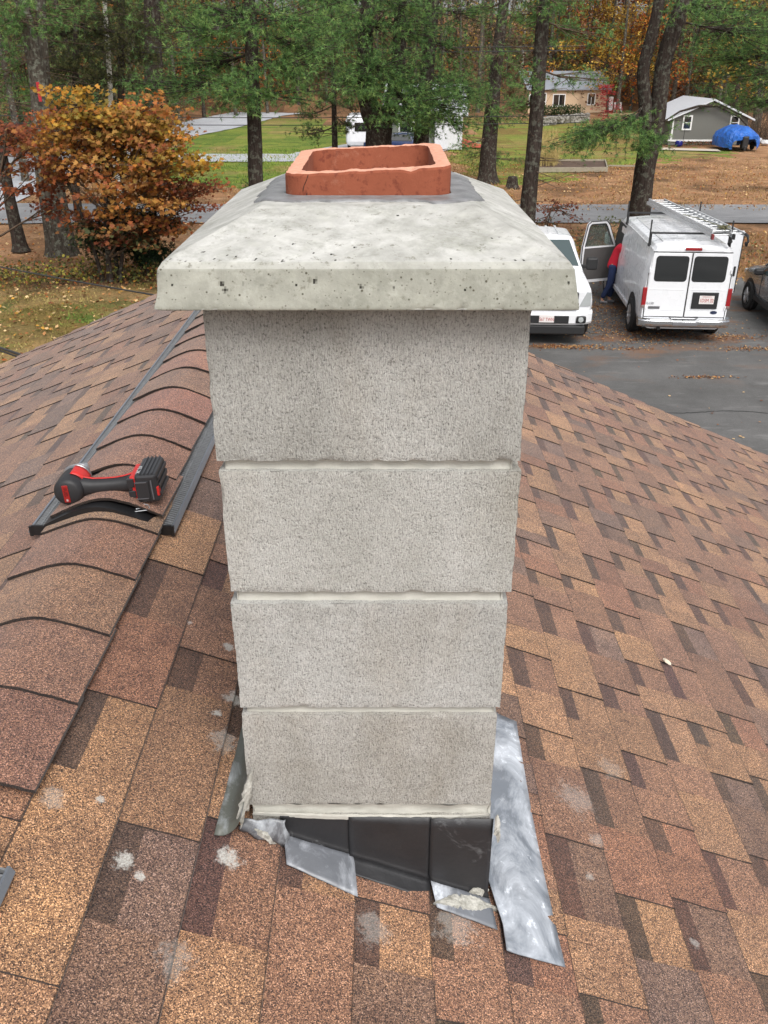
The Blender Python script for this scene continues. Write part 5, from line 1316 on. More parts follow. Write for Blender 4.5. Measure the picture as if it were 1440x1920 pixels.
def pine(base, stems, boughs, label, seed, pal=PG, auto=None, mat=None, group=None, name='pine_tree', nd=(12, .13, .0075), dead=0):
    """stems: list of (points, radii) in world; boughs: (origin, tip, (rx, ry, rz), tufts) in world"""
    b = Vector((base[0], base[1], 0)); t = tag(empty(name, b), label, 'tree', group); rg = np.random.default_rng(seed)
    for i, (P, Rr) in enumerate(stems): trunk(t, [Vector(p) - b for p in P], Rr, mat, 'trunk' if i == 0 else 'limb', seed=seed)
    fm = MB(); tw = []; B = np.array(b)
    L = [(np.array(o_, float) - B, np.array(t_, float) - B, rr, n) for o_, t_, rr, n in boughs]
    if auto:
        P, Rr = stems[auto.get('stem', 0)]; z0, z1, Lm, cnt, nt = auto['z0'], auto['z1'], auto['L'], auto['n'], auto['t']
        for k in range(cnt):
            z = z0 + (z1 - z0) * (k + rg.random()) / cnt; ax = None
            for pa, pb in zip(P, P[1:]):
                if pa[2] <= z <= pb[2]: ax = np.array(Vector(pa).lerp(Vector(pb), (z - pa[2]) / (pb[2] - pa[2] + 1e-6)))
            if ax is None: continue
            an = k * 2.4 + rg.normal() * .5; ln = Lm * rg.uniform(.55, 1.1); d = np.array([math.cos(an), math.sin(an), 0]); o_ = ax - B
            droop = rg.uniform(-.25, .10)
            for f in ((.55, .9), (.95, 1.0)): L.append((o_ + d * ln * (f[0] - .4), o_ + d * ln * f[0] + np.array([0, 0, droop * ln * f[0]]), (ln * .26, ln * .26, .26), int(nt * f[1])))
            tw.append((o_, o_ + d * ln * .95 + np.array([0, 0, droop * ln * .95]), .035, .012))
    for o_, t_, rr, n in L:
        mid = (o_ + t_) / 2 + np.array([0, 0, -.06]); tw.append((o_, mid, .030, .022)); tw.append((mid, t_, .022, .010)); spray(fm, tw, t_, o_, rr, n, rg, pal, nd[0], nd[1], nd[2])
    for k in range(dead):
        pz = rg.uniform(1.5, 7); an = rg.uniform(0, 6.28); P = stems[0][0]; q = None
        for pa, pb in zip(P, P[1:]):
            if pa[2] <= pz <= pb[2]: q = np.array(Vector(pa).lerp(Vector(pb), (pz - pa[2]) / (pb[2] - pa[2] + 1e-6))) - B
        if q is None: continue
        d = np.array([math.cos(an), math.sin(an), rg.uniform(-.3, .3)]); l_ = rg.uniform(.5, 1.6); e = q + d * l_; tw.append((q, e, .016, .007)); tw.append((e, e + d * l_ * .4 + rg.normal(size=3) * .2, .007, .003))
    if tw: g = MB(); tubes_np(g, tw, 4); g.build('branches', M_TWG if dead else M_BK, t)
    if fm.big: fm.build('crown', M_NDL, t, color=True)
    return t
def up(px, py, Y): return tuple(AY(px, py, Y))
def stem_px(L, Y, top=13.0, r_top=.07):
    """trunk centre line from (px, py, width px) points at depth Y, continued up to the height top"""
    P = []; Rr = []
    for px, py, wpx in L:
        p = AY(px, py, Y); d = Y * math.cos(TH) + (CZ - p.z) * math.sin(TH); P.append(p); Rr.append(wpx / 1630 * d / 2)
    P.sort(key=lambda p: p.z); Rr.sort(reverse=True)
    g0 = P[0].copy(); g0.z = -.1; g0.x += (P[0].x - P[-1].x) * .05
    P = [g0] + P if P[0].z > .3 else P
    Rr = [Rr[0] * 1.08] + Rr if len(P) > len(Rr) else Rr
    d = (P[-1] - P[-2]).normalized(); e = P[-1] + d * ((top - P[-1].z) / max(d.z, .3)); P.append(e); Rr.append(r_top)
    return [tuple(p) for p in P], Rr
def bg(px, py, Y, w_, h_, n, org=None, dY=0.0):
    """bough aimed at a spot of the photo: centre, spreading w_ x h_ px"""
    c = AY(px, py, Y + dY); s = Y / 1630; return (org, tuple(c), (w_ * s * .5, .7, h_ * s * .5), n)
def boughs(Y, L, stem):
    out = []
    for px, py, w_, h_, n, *r in L:
        dY = r[0] if r else 0; b = bg(px, py, Y, w_, h_, n, None, dY); z = b[1][2] + (.3 if len(r) < 2 else r[1]); P = stem[0]; q = P[-1]
        for pa, pb in zip(P, P[1:]):
            if pa[2] <= z <= pb[2]: q = tuple(Vector(pa).lerp(Vector(pb), (z - pa[2]) / (pb[2] - pa[2] + 1e-6)))
        out.append((q, b[1], b[2], n))
    return out
K_ = 1.0
# 1: dark straight pine left of the flue
s1 = stem_px([(480, 345, 28), (477, 230, 27), (470, 60, 24)], 27)
pine(s1[0][0], [s1], boughs(27, [(330, 165, 170, 60, 230, 1), (420, 170, 150, 70, 260, -1), (400, 120, 160, 60, 220, 1), (440, 40, 200, 70, 260, 0), (560, 130, 150, 80, 260, -.8), (600, 90, 150, 80, 230, .5), (380, 30, 150, 60, 180, 1.4), (560, 40, 160, 70, 220, -1), (520, 185, 150, 36, 170, -1), (330, 60, 120, 70, 150, -1)], s1),
     'straight dark pine rising behind the left edge of the chimney cap', 11, auto=dict(z0=7.6, z1=12, L=3.6, n=10, t=110))
# 2: thin young pine with low boughs
s2 = stem_px([(628, 275, 11), (626, 180, 9), (624, 90, 7)], 36, 9, .03)
pine(s2[0][0], [s2], boughs(36, [(580, 250, 70, 30, 80, 1), (650, 235, 60, 30, 70, -1), (575, 215, 60, 26, 60, -.5), (668, 205, 50, 26, 50, .4), (600, 190, 60, 24, 60, .3)], s2), 'thin young pine with sparse low boughs behind the clay flue', 12, pal=HG + PG[:2], auto=dict(z0=5, z1=8.6, L=1.6, n=8, t=40), dead=14)
# 3: broad double-trunked pine behind the flue
s3 = stem_px([(710, 280, 50), (712, 240, 48)], 34, 3.0, .40)
s3a = ([tuple(AY(706, 240, 34)), tuple(AY(690, 190, 34)), tuple(AY(684, 120, 34)), tuple(AY(690, 0, 34)), tuple(AY(700, -200, 34))], [.42, .34, .28, .24, .10]); s3b = ([tuple(AY(716, 240, 34)), tuple(AY(738, 180, 34)), tuple(AY(748, 100, 34)), tuple(AY(752, 0, 34)), tuple(AY(770, -200, 34))], [.36, .27, .24, .20, .08])
pine(s3[0][0], [s3, s3a, s3b], boughs(34, [(700, 130, 150, 90, 330, -1.5), (640, 150, 120, 60, 220, -1), (760, 140, 120, 90, 260, -1.2), (700, 50, 190, 90, 360, -1), (800, 60, 120, 90, 240, .5), (610, 60, 120, 70, 180, .5), (680, 175, 100, 50, 170, -1.8), (790, 160, 100, 60, 170, -1), (830, 215, 110, 40, 170, -1.5), (800, 190, 130, 50, 220, -2), (860, 200, 120, 60, 200, -2), (770, 225, 90, 36, 130, -2), (640, 10, 160, 60, 180, 1), (770, 10, 160, 60, 180, -1)], s3a),
     'broad double-trunked pine straight behind the clay flue', 13, auto=None)
# 4: straight pine to its right
s4 = stem_px([(790, 262, 30), (797, 180, 28), (812, 0, 24)], 35)
pine(s4[0][0], [s4], boughs(35, [(840, 150, 90, 60, 130, 1), (860, 230, 110, 46, 150, -1), (770, 215, 90, 40, 110, -1), (850, 90, 80, 60, 90, -1), (880, 30, 110, 60, 100, 1), (800, 245, 90, 30, 110, -1.2), (830, 180, 130, 60, 220, -1), (880, 175, 100, 60, 170, -1.2), (760, 180, 100, 50, 140, -1)], s4), 'straight pine between the double-trunked pine and the white garage', 14, auto=dict(z0=8.2, z1=12, L=3, n=8, t=80))
# 5: pine with hanging green boughs right of the flue
b5 = G(914, 342); s5 = stem_px([(914, 342, 34), (917, 270, 30), (930, 130, 24), (945, 0, 20)], b5.y)
pine(s5[0][0], [s5], boughs(b5.y, [(905, 200, 110, 60, 190, -1), (945, 150, 90, 60, 140, .5), (880, 160, 80, 50, 110, 1), (960, 215, 80, 50, 130, -.6), (900, 290, 90, 26, 90, .8), (872, 270, 60, 22, 50, -1), (960, 300, 60, 22, 50, 1), (950, 80, 120, 70, 150, 1), (930, 110, 90, 50, 100, -1)], s5), 'pine with drooping green boughs just right of the clay flue', 15, auto=dict(z0=7.2, z1=11, L=2.6, n=8, t=70), dead=10)
# 6: scaly trunk right of the cap
s6 = stem_px([(990, 392, 30), (1003, 250, 28), (1016, 60, 24), (1022, 0, 22)], 29)
pine(s6[0][0], [s6], boughs(29, [(975, 200, 70, 40, 80, 1), (985, 160, 50, 60, 70, -1), (1080, 60, 150, 50, 110, 1), (1090, 150, 110, 30, 60, .8), (1000, 30, 130, 60, 130, 1), (1060, 10, 150, 50, 110, -1)], s6), 'lichen-flecked pine trunk beside the right shoulder of the chimney cap', 16, mat=M_BK, auto=dict(z0=8, z1=12, L=3, n=7, t=70), dead=26)
# 7: forked pine behind the van
s7 = stem_px([(1196, 420, 38), (1207, 330, 38), (1220, 260, 44)], 31, 3.4, .34)
z7 = AY(1218, 262, 31)
s7a = ([tuple(AY(1213, 275, 31)), tuple(AY(1210, 200, 31)), tuple(AY(1206, 133, 31)), tuple(AY(1222, 67, 31)), tuple(AY(1237, 0, 31)), tuple(AY(1262, -160, 31))], [.25, .22, .20, .19, .18, .08])
s7b = ([tuple(AY(1225, 275, 31)), tuple(AY(1234, 200, 31)), tuple(AY(1243, 127, 31)), tuple(AY(1259, 67, 31)), tuple(AY(1283, 0, 31)), tuple(AY(1345, -160, 31))], [.28, .27, .26, .26, .25, .10])
s7c = ([tuple(AY(1248, 120, 31)), tuple(AY(1264, 109, 30.9)), tuple(AY(1284, 109, 30.8))], [.10, .08, .05])
pine(s7[0][0], [s7, s7a, s7b, s7c], boughs(31, [(1140, 250, 130, 46, 230, -1, .8), (1090, 262, 110, 46, 190, -1.2, .8), (1050, 270, 60, 30, 80, -1, .8), (1180, 235, 90, 40, 130, -1.2, .6), (1225, 265, 50, 44, 100, -1.3, .5), (1200, 280, 50, 26, 70, -1.2, .5)], s7a) + boughs(31, [(1330, 20, 170, 50, 220, 1), (1400, 60, 150, 70, 260, .5), (1290, 20, 100, 40, 90, -1)], s7b), 'tall forked pine standing behind the white van', 17, auto=dict(z0=8.5, z1=12, L=3.4, n=7, t=90, stem=2))
# 8: boughs entering from the right
s8 = stem_px([(1560, 420, 40), (1550, 100, 34)], 33)
pine(s8[0][0], [s8], boughs(33, [(1350, 110, 150, 70, 250, 0), (1420, 140, 140, 90, 300, .5), (1310, 100, 110, 40, 110, 1), (1400, 190, 110, 40, 140, 1), (1430, 60, 130, 80, 240, -1), (1340, 60, 150, 60, 180, 1)], s8), 'pine boughs reaching in at the upper right corner', 18)
# 9: left lichen trunks behind the maple
s9 = stem_px([(88, 300, 48), (72, 150, 34), (40, 0, 26)], 29, 12); s9b = stem_px([(92, 300, 34), (80, 120, 24), (76, 0, 20)], 29.4, 12)
pine(s9[0][0], [s9, s9b], boughs(29, [(10, 130, 120, 120, 190, 1), (20, 40, 150, 80, 200, -1), (120, 20, 150, 50, 170, 1)], s9), 'pale lichen-covered twin trunk at the far left above the orange maple', 19, mat=M_BK2, dead=46, auto=dict(z0=8.4, z1=12, L=3, n=6, t=80))
g = MB(); g.box((AY(75, 172, 28.6).x, 28.52, AY(75, 172, 28.6).z), (.09, .02, .52)); o = g.build('blaze_mark', plain('red_flagging', srgb(176, 40, 48), .7)); tag(o, 'strip of red flagging tied on the lichen-covered left trunk', 'flagging')
# 10: hemlocks on the left
HEM = dict(pal=HG, nd=(12, .09, .009))
for i, (px, Y, L, lab) in enumerate(((140, 36, [(140, 40, 150, 60, 260, 0), (170, 100, 120, 70, 260, -1), (120, 130, 90, 70, 180, 0), (210, 60, 110, 60, 200, 1), (110, 70, 90, 70, 180, 1), (160, 160, 90, 50, 130, -1)], 'dark olive hemlock behind the orange maple'), (225, 40, [(225, 100, 110, 90, 260, 0), (240, 40, 120, 60, 220, 1), (200, 150, 90, 50, 140, -1), (270, 70, 90, 60, 160, -1)], 'second dark hemlock, right of the first, beside the thick straight trunk'))):
    s_ = stem_px([(px, 330, 15), (px + 2, 150, 13), (px + 3, 20, 10)], Y, 12)
    pine(s_[0][0], [s_], boughs(Y, L, s_), lab, 30 + i, auto=dict(z0=3.5, z1=11, L=2.2, n=20, t=70), name='hemlock_tree', **HEM)
s_ = stem_px([(290, 260, 36), (288, 120, 34), (285, 0, 30)], 46, 16); pine(s_[0][0], [s_], boughs(46, [(330, 90, 140, 60, 180, 1), (300, 170, 140, 50, 170, 0), (250, 30, 120, 60, 140, 1)], s_), 'thick straight dark pine trunk above the right side of the maple', 34, auto=dict(z0=9, z1=14, L=3, n=6, t=80), dead=10)
s_ = stem_px([(210, 250, 9), (206, 150, 9), (196, 0, 8)], 38, 13, .03); pine(s_[0][0], [s_], [], 'slim white birch stem above the orange maple', 35, mat=M_BIR, dead=6, name='birch_tree')
s_ = stem_px([(40, 470, 26), (22, 390, 22), (5, 300, 20)], G(40, 470).y, 10, .08); pine(s_[0][0], [s_], [], 'leaning bare trunk at the far left edge of the lawn', 36, dead=12, name='oak_tree')
s_ = stem_px([(123, 462, 22), (116, 400, 20), (104, 330, 18), (92, 200, 14)], G(123, 462).y, 9, .05); pine(s_[0][0], [s_], [], 'slender trunk under the left part of the orange maple', 37, dead=12, name='oak_tree', mat=M_BK2)

# ---- broadleaf trees
def leaf_blob(mb, C_, rr, n, size, rg, pal, flat=.55, shell_=.35):
    d = unit(rg.normal(size=(n, 3))); r = (shell_ + (1 - shell_) * rg.random((n, 1))) ** .6; P = np.array(C_) + d * r * np.array(rr)
    nr_ = unit(rg.normal(size=(n, 3)) * flat + np.array([0, -.25, .8])); c_ = np.array(pal)[rg.integers(0, len(pal), n)] * rg.uniform(.7, 1.25, (n, 1)); mb.arr(*leaf_quads(P, nr_, rg.uniform(.65, 1.2, n) * size, rg, c_))
def lobed(mb, P, nr_, size, rg, cols):
    """maple leaves: each a small three-lobed fan"""
    n = len(P); t = rg.normal(size=(n, 3)); t -= nr_ * (t * nr_).sum(1, keepdims=True); t = unit(t); b = np.cross(nr_, t); s = size[:, None]
    pts = [(-.45, 0), (-.30, .42), (-.02, .22), (.20, .48), (.26, .16), (.58, 0), (.26, -.16), (.20, -.48), (-.02, -.22), (-.30, -.42)]
    V = np.stack([P + t * s * a + b * s * c + nr_ * s * (.22 * abs(c) - .1 * abs(a)) for a, c in pts], 1).reshape(-1, 3); mb.arr(V, np.arange(10 * n).reshape(n, 10), cols)
OR = [srgb(176, 108, 56), srgb(182, 126, 60), srgb(160, 90, 52), srgb(150, 116, 54), srgb(188, 146, 80), srgb(134, 78, 48), srgb(128, 106, 54)]
YG = [srgb(184, 146, 54), srgb(168, 128, 48), srgb(146, 122, 50), srgb(196, 132, 50), srgb(120, 112, 48)]
RU = [srgb(130, 70, 46), srgb(112, 58, 42), srgb(152, 84, 52), srgb(96, 52, 40), srgb(166, 98, 58)]
def maple(px, py, Y, label, clumps, seed, base_px, lsize=.13, wood=.10, name='maple_tree'):
    b = G(*base_px); b = Vector((b.x, Y, 0)); t = tag(empty(name, b), label, 'tree'); rg = np.random.default_rng(seed); B = np.array(b)
    top = np.array(AY(px, py, Y)) - B; tr = [(0, 0, 0), (top[0] * .15, 0, top[2] * .35), (top[0] * .5, .1, top[2] * .7), tuple(top)]
    trunk(t, tr, [wood * .8, wood * .65, wood * .5, wood * .2], M_BK, seed=seed, n=8)
    if seed == 41:
        for dx_ in (-.45, .5): trunk(t, [(dx_ * .5, .1, -.05), (dx_ * 1.2, .2, top[2] * .35), (dx_ * 2.6, .2, top[2] * .8)], [.06, .045, .02], M_BK, 'limb', seed=seed, n=7)
    fm = MB(); tw = []
    for cx_, cy_, w_, h_, n, pal, *r in clumps:
        dY = r[0] if r else 0; cy_ += 14 if cy_ < 240 else 6; cx_ = 200 + (cx_ - 200) * .93 if seed == 41 else cx_; c_ = np.array(AY(cx_, cy_, Y + dY)) - B; s = Y / 1630
        z = max(.6, c_[2] - .9); f = min(1, z / top[2]); o_ = np.array([top[0] * f * f, 0, z]); mid = (o_ + c_) / 2 + np.array([0, 0, .1]); tw += [(o_, mid, .035, .025), (mid, c_, .025, .012)]
        rr = np.array([w_ * s / 2 * 1.15, .8, h_ * s / 2]); n = int(n * 1.2); m_ = max(4, n // 42); sub = c_ + rg.normal(size=(m_, 3)) * rr * .55
        for q in sub:
            tw.append((mid, q, .014, .006)); k = n // m_; P = q + rg.normal(size=(k, 3)) * np.array([.27, .27, .07]); nr_ = unit(rg.normal(size=(k, 3)) * .45 + np.array([0, -.35, .8]))
            pc = np.array(pal)[rg.integers(0, len(pal), k)]; base_c = np.array(pal)[rg.integers(0, len(pal))]
            lobed(fm, P, nr_, rg.uniform(.6, 1.15, k) * lsize, rg, (pc * .55 + base_c * .45) * rg.uniform(.7, 1.2, (k, 1)))
            for e in P[::9]: tw.append((q, e, .006, .003))
    g = MB(); tubes_np(g, tw, 4); g.build('branches', M_TWG, t); fm.build('crown', M_FOL, t, color=True); return t
maple(215, 200, 25, 'bright orange and yellow maple at the left edge of the lawn', [(150, 175, 90, 50, 240, YG), (215, 205, 140, 50, 420, YG + OR), (290, 215, 120, 50, 360, YG + OR), (110, 235, 70, 50, 200, OR + YG), (330, 255, 90, 50, 260, YG + OR), (250, 255, 140, 50, 420, OR), (180, 262, 110, 50, 300, OR), (120, 290, 110, 50, 340, OR, -.5), (210, 310, 120, 60, 330, OR), (290, 300, 120, 60, 420, OR + YG, -.4), (345, 290, 70, 40, 180, YG), (240, 360, 130, 46, 300, OR, -.6), (160, 350, 90, 50, 200, OR + RU), (300, 345, 90, 50, 220, OR), (290, 185, 70, 34, 140, OR + RU), (250, 395, 80, 30, 110, OR, -.6), (200, 410, 120, 50, 200, RU + OR, .3), (220, 440, 110, 36, 150, RU + HG, .2), (160, 400, 90, 50, 170, RU + HG, .3), (300, 440, 90, 40, 130, RU + HG, .3), (250, 425, 90, 40, 120, RU + HG, -.3), (280, 400, 120, 60, 240, RU + OR, .3), (130, 420, 90, 50, 150, RU + OR, .4), (340, 320, 80, 50, 170, OR + RU), (170, 210, 110, 50, 220, YG), (90, 260, 90, 60, 220, OR + RU), (60, 320, 90, 60, 200, OR + RU, .4), (240, 225, 160, 60, 260, YG + OR, .5), (120, 320, 80, 40, 160, OR + RU), (320, 270, 60, 40, 110, OR, -.8)], 41, (250, 492), .155)
maple(30, 240, 26, 'rust red small tree at the far left beside the orange maple', [(20, 245, 90, 60, 260, RU), (60, 270, 80, 60, 220, RU + OR), (20, 300, 60, 60, 130, RU + OR), (70, 330, 80, 60, 170, RU), (10, 350, 60, 60, 110, RU), (110, 385, 70, 40, 120, RU), (90, 210, 60, 40, 110, RU)], 42, (70, 470), .13, .07)
maple(350, 330, 25.5, 'dark red shrubby maple tucked behind the left slope of the chimney cap', [(340, 350, 110, 40, 260, RU), (390, 345, 80, 40, 180, RU), (320, 390, 90, 40, 190, RU), (360, 375, 80, 40, 160, RU), (290, 420, 70, 36, 110, RU + OR)], 43, (330, 470), .11, .05)
maple(1045, 372, 34, 'thin crimson-leaved bush by the road right of the cap', [(1030, 390, 60, 40, 110, RU), (1060, 385, 60, 30, 80, RU), (1020, 420, 50, 30, 90, RU + HG), (1070, 400, 40, 20, 40, RU)], 44, (1040, 440), .10, .03, 'bush')
maple(1105, 440, 27.2, 'yellow-brown weedy bush behind the open van door', [(1090, 470, 50, 40, 160, YG + HG), (1080, 440, 50, 30, 110, HG + RU), (1110, 430, 60, 24, 110, HG), (1140, 420, 60, 20, 80, HG)], 45, (1100, 500), .09, .02, 'bush')
# dark evergreen shrub and weeds below the maple
for i, (px, Y, w_, lab) in enumerate(((215, 25.6, 110, 'dark evergreen shrub in the shade under the orange maple'), (300, 26.2, 80, 'smaller dark evergreen shrub right of the first under the maple'), (470, 31, 40, 'little green pine sapling at the foot of the straight dark pine'))):
    b = AY(px, 470 if i < 2 else 300, Y); s_ = ([(b.x, Y, -.05), (b.x, Y, 1.1), (b.x, Y, 2.2)], [.06, .05, .02])
    bo = []
    rgx = random.Random(60 + i)
    for k in range(16 if i < 2 else 7):
        an = rgx.uniform(0, 6.28); z = rgx.uniform(.25, 2.1); l_ = (w_ * Y / 1630 / 2) * (1.15 - z / 3); l_ *= 1.25 if i < 2 else 1; bo.append(((b.x, Y, z), (b.x + math.cos(an) * l_, Y + math.sin(an) * l_, z - .1), (l_ * .5, l_ * .5, .2), 90 if i < 2 else 16))
    pine((b.x, Y), [s_], bo, lab, 70 + i, pal=[srgb(40, 58, 38), srgb(56, 76, 44), srgb(34, 48, 34)] if i < 2 else PG, nd=(12, .09, .009), name='evergreen_shrub')['category'] = 'shrub'
rg = np.random.default_rng(77); mb = MB()
for px in range(-60, 470, 12):
    Y = rg.uniform(24.4, 26.5); b = AY(px, 460, Y); k = 70; P = np.array([b.x, Y, .18]) + rg.normal(size=(k, 3)) * np.array([.35, .4, .16]); P[:, 2] = np.abs(P[:, 2]); nr_ = unit(rg.normal(size=(k, 3)) * .6 + np.array([0, -.4, .8]))
    pal = np.array([srgb(86, 92, 48), srgb(110, 100, 56), srgb(130, 84, 46), srgb(70, 76, 44), srgb(150, 140, 60)]); mb.arr(*leaf_quads(P, nr_, rg.uniform(.05, .12, k), rg, pal[rg.integers(0, 5, k)] * rg.uniform(.7, 1.2, (k, 1))))
for px in range(1000, 1500, 9):
    Y = rg.uniform(26.5, 30); b = AY(px, 440, Y); k = 50; P = np.array([b.x, Y, .15]) + rg.normal(size=(k, 3)) * np.array([.3, .5, .14]); P[:, 2] = np.abs(P[:, 2]); nr_ = unit(rg.normal(size=(k, 3)) * .7 + np.array([0, -.4, .6]))
    if px > 1160 and rg.random() < .75: continue
    pal = np.array([srgb(110, 112, 66), srgb(136, 112, 66), srgb(150, 98, 56), srgb(96, 98, 60)]); mb.arr(*leaf_quads(P, nr_, rg.uniform(.05, .11, k), rg, pal[rg.integers(0, 4, k)] * rg.uniform(.7, 1.2, (k, 1))))
tag(mb.build('undergrowth', M_FOL, color=True), 'low weeds and brambles along the edges of the lawn', 'undergrowth', kind='stuff')

# ---- the woods further off: a few kinds, copied, each with its own trunk and crown
def far_tree(kind, seed):
    rg = np.random.default_rng(seed); t = empty({'pine': 'pine_tree'}.get(kind, 'woodland_tree'), (0, 0, 0)); Hh = rg.uniform(15, 19)
    lean = rg.normal(0, .6); P = [(0, 0, -.5), (lean * .2, 0, Hh * .3), (lean * .6, .1, Hh * .65), (lean, 0, Hh)]
    trunk(t, P, [.24, .19, .13, .03], M_BIR if kind == 'birch' else M_BK2 if kind != 'pine' else M_BK, n=7, seed=seed)
    fm = MB(); tw = []; pal = dict(yellow=[srgb(196, 156, 58), srgb(172, 130, 46), srgb(206, 176, 90), srgb(140, 110, 44)], orange=[srgb(186, 106, 44), srgb(160, 84, 40), srgb(200, 130, 56), srgb(130, 74, 40)], rust=RU, olive=HG + [srgb(120, 112, 60)], bare=[srgb(190, 160, 80), srgb(140, 110, 70)], pine=PG, crimson=[srgb(170, 24, 44), srgb(140, 20, 38), srgb(196, 40, 60)], birch=[srgb(206, 180, 90), srgb(186, 160, 80)])[kind]
    nb = 34
    for k in range(nb):
        z = Hh * rg.uniform(.10, .98); an = rg.uniform(0, 6.28); l_ = (3.4 if kind != 'pine' else 3.0) * (1.15 - z / Hh * .8) * rg.uniform(.5, 1.1); d = np.array([math.cos(an), math.sin(an), .35 if kind != 'pine' else -.05])
        o_ = np.array([lean * z / Hh, 0, z]); e = o_ + d * l_; tw.append((o_, e, .05, .015))
        for q in range(5): s_ = o_ + (e - o_) * rg.uniform(.3, 1); tw.append((s_, s_ + rg.normal(size=3) * .7, .016, .006))
        if kind == 'pine':
            n = 20; Pp = e + rg.normal(size=(n, 3)) * np.array([.8, .8, .28]); needles(fm, Pp, unit(Pp - o_), 9, .34, .022, rg, pal)
        elif kind in ('bare', 'birch'): leaf_blob(fm, e, (1.1, 1.1, .8), 12, .20, rg, pal)
        else: leaf_blob(fm, e, (1.25, 1.25, .75), 62, .26, rg, pal)
    g = MB(); tubes_np(g, tw, 3); g.build('branches', M_TWG, t); fm.build('crown', M_NDL if kind == 'pine' else M_FOL, t, color=True); return t
LAB = dict(yellow='yellow-leaved woodland tree in the belt of woods behind the yards', orange='orange-leaved woodland tree in the belt of woods behind the yards', rust='rust brown woodland tree in the belt of woods behind the yards', olive='dull olive woodland tree in the belt of woods behind the yards', bare='nearly bare grey tree in the belt of woods behind the yards', pine='distant green pine in the belt of woods behind the yards', birch='pale-stemmed birch in the belt of woods behind the yards')
protos = {}
ks = list(LAB); used = set()
for i, k in enumerate(ks):
    protos[k] = [far_tree(k, 200 + i * 7), far_tree(k, 203 + i * 7)]
rw = random.Random(21)
def kind_at(px):
    r = rw.random()
    if px < 120: W = dict(rust=3, pine=3, bare=2, olive=2)
    elif px < 330: W = dict(olive=3, pine=3, orange=2, yellow=2, rust=1)
    elif px < 560: W = dict(pine=4, orange=3, olive=2, rust=2)
    elif px < 850: W = dict(pine=4, orange=1, olive=3, bare=2)
    elif px < 1000: W = dict(bare=7, birch=.5, yellow=1, olive=1)
    elif px < 1330: W = dict(yellow=5, orange=4, bare=1, olive=1, pine=1, rust=1)
    else: W = dict(pine=4, olive=3, yellow=1, rust=1)
    t = r * sum(W.values())
    for k, w_ in W.items():
        t -= w_
        if t <= 0: return k
    return k
spots = []
for row, (Y0, n) in enumerate(((112, 36), (119, 34), (127, 30), (136, 26))):
    for i in range(n):
        px = -60 + 1560 * (i + rw.random() * .9) / n; Y = Y0 + rw.uniform(-3, 3); 
        if px < 640 and row == 0: Y = 112 + rw.uniform(8, 14)
        spots.append((px, Y))
for px, Y in [(-20, 60), (30, 66), (70, 55), (110, 70), (150, 62), (180, 78), (215, 70), (250, 86), (300, 78), (330, 92), (20, 48), (-10, 80), (60, 84), (130, 92), (200, 96), (260, 100), (1330, 92), (1380, 84), (1430, 88), (1350, 104), (1425, 74), (380, 104), (440, 108), (500, 112), (560, 116)]: spots.append((px, Y))
for px, Y in spots:
    k = kind_at(px); v = rw.randrange(2)
    if 960 < px < 1150 and Y < 122: Y += 16
    if Y < 100 and px < 400 and k in ('yellow', 'bare'): k = 'pine' if rw.random() < .5 else 'olive'
    src = protos[k][v]; o = src if (k, v) not in used else copy_tree(src); used.add((k, v))
    p = AY(px, 180, Y); o.location = (p.x, Y, float(hill(np.array([p.x]), np.array([Y]))[0]) - .1); o.rotation_euler = (0, 0, rw.uniform(0, 6.28)); s_ = rw.uniform(.8, 1.2); o.scale = (s_, s_, s_ * rw.uniform(.9, 1.1)); tag(o, LAB[k], 'tree', LAB[k].split(' in the')[0].replace('tree', 'trees') + ' of the wood')
for k in ks:
    for v in range(2):
        if (k, v) not in used:
            for ch in list(protos[k][v].children): bpy.data.objects.remove(ch)
            bpy.data.objects.remove(protos[k][v])
cr = far_tree('crimson', 400); cr['label'] = 'vivid crimson bush-like tree at the right end of the beige house'; cr['category'] = 'tree'; p = AY(1146, 190, 99); cr.location = (p.x, 99, -1.0); cr.scale = (.52, .52, .27)
# understorey closing the gaps between the far trunks
rg = np.random.default_rng(91); mb = MB()
for _ in range(900):
    px = rg.uniform(-150, 1600); Y = rg.uniform(113, 150); p = AY(px, 180, Y); z0 = float(hill(np.array([p.x]), np.array([Y]))[0]); k_ = kind_at(px)
    if rg.random() < .5: k_ = 'bare2'
    pal = dict(rust=RU, pine=PG[:3], bare=[srgb(120, 100, 74), srgb(96, 84, 66)], olive=HG, orange=[srgb(160, 92, 46), srgb(186, 116, 56)], yellow=[srgb(186, 146, 60), srgb(160, 128, 54)], birch=HG, bare2=[srgb(92, 78, 60), srgb(112, 92, 66), srgb(84, 66, 50), srgb(120, 84, 56)])[k_]
    leaf_blob(mb, (p.x, Y, z0 + abs(rg.normal(0, 3.2)) + .3), (2.2, 1.5, 1.5), 60, .36, rg, pal)
for _ in range(110):
    px = rg.uniform(-150, 330); Y = rg.uniform(52, 100); p = AY(px, 180, Y); leaf_blob(mb, (p.x, Y, float(hill(np.array([p.x]), np.array([Y]))[0]) + abs(rg.normal(0, 1.2)) + .2), (1.8, 1.2, .9), 80, .22, rg, [srgb(120, 84, 56), srgb(92, 72, 52), srgb(140, 92, 56), srgb(84, 84, 50)])
tag(mb.build('woodland_understorey', M_FOL, color=True), 'mixed autumn undergrowth filling the far wood between the trunks', 'woodland', kind='stuff')
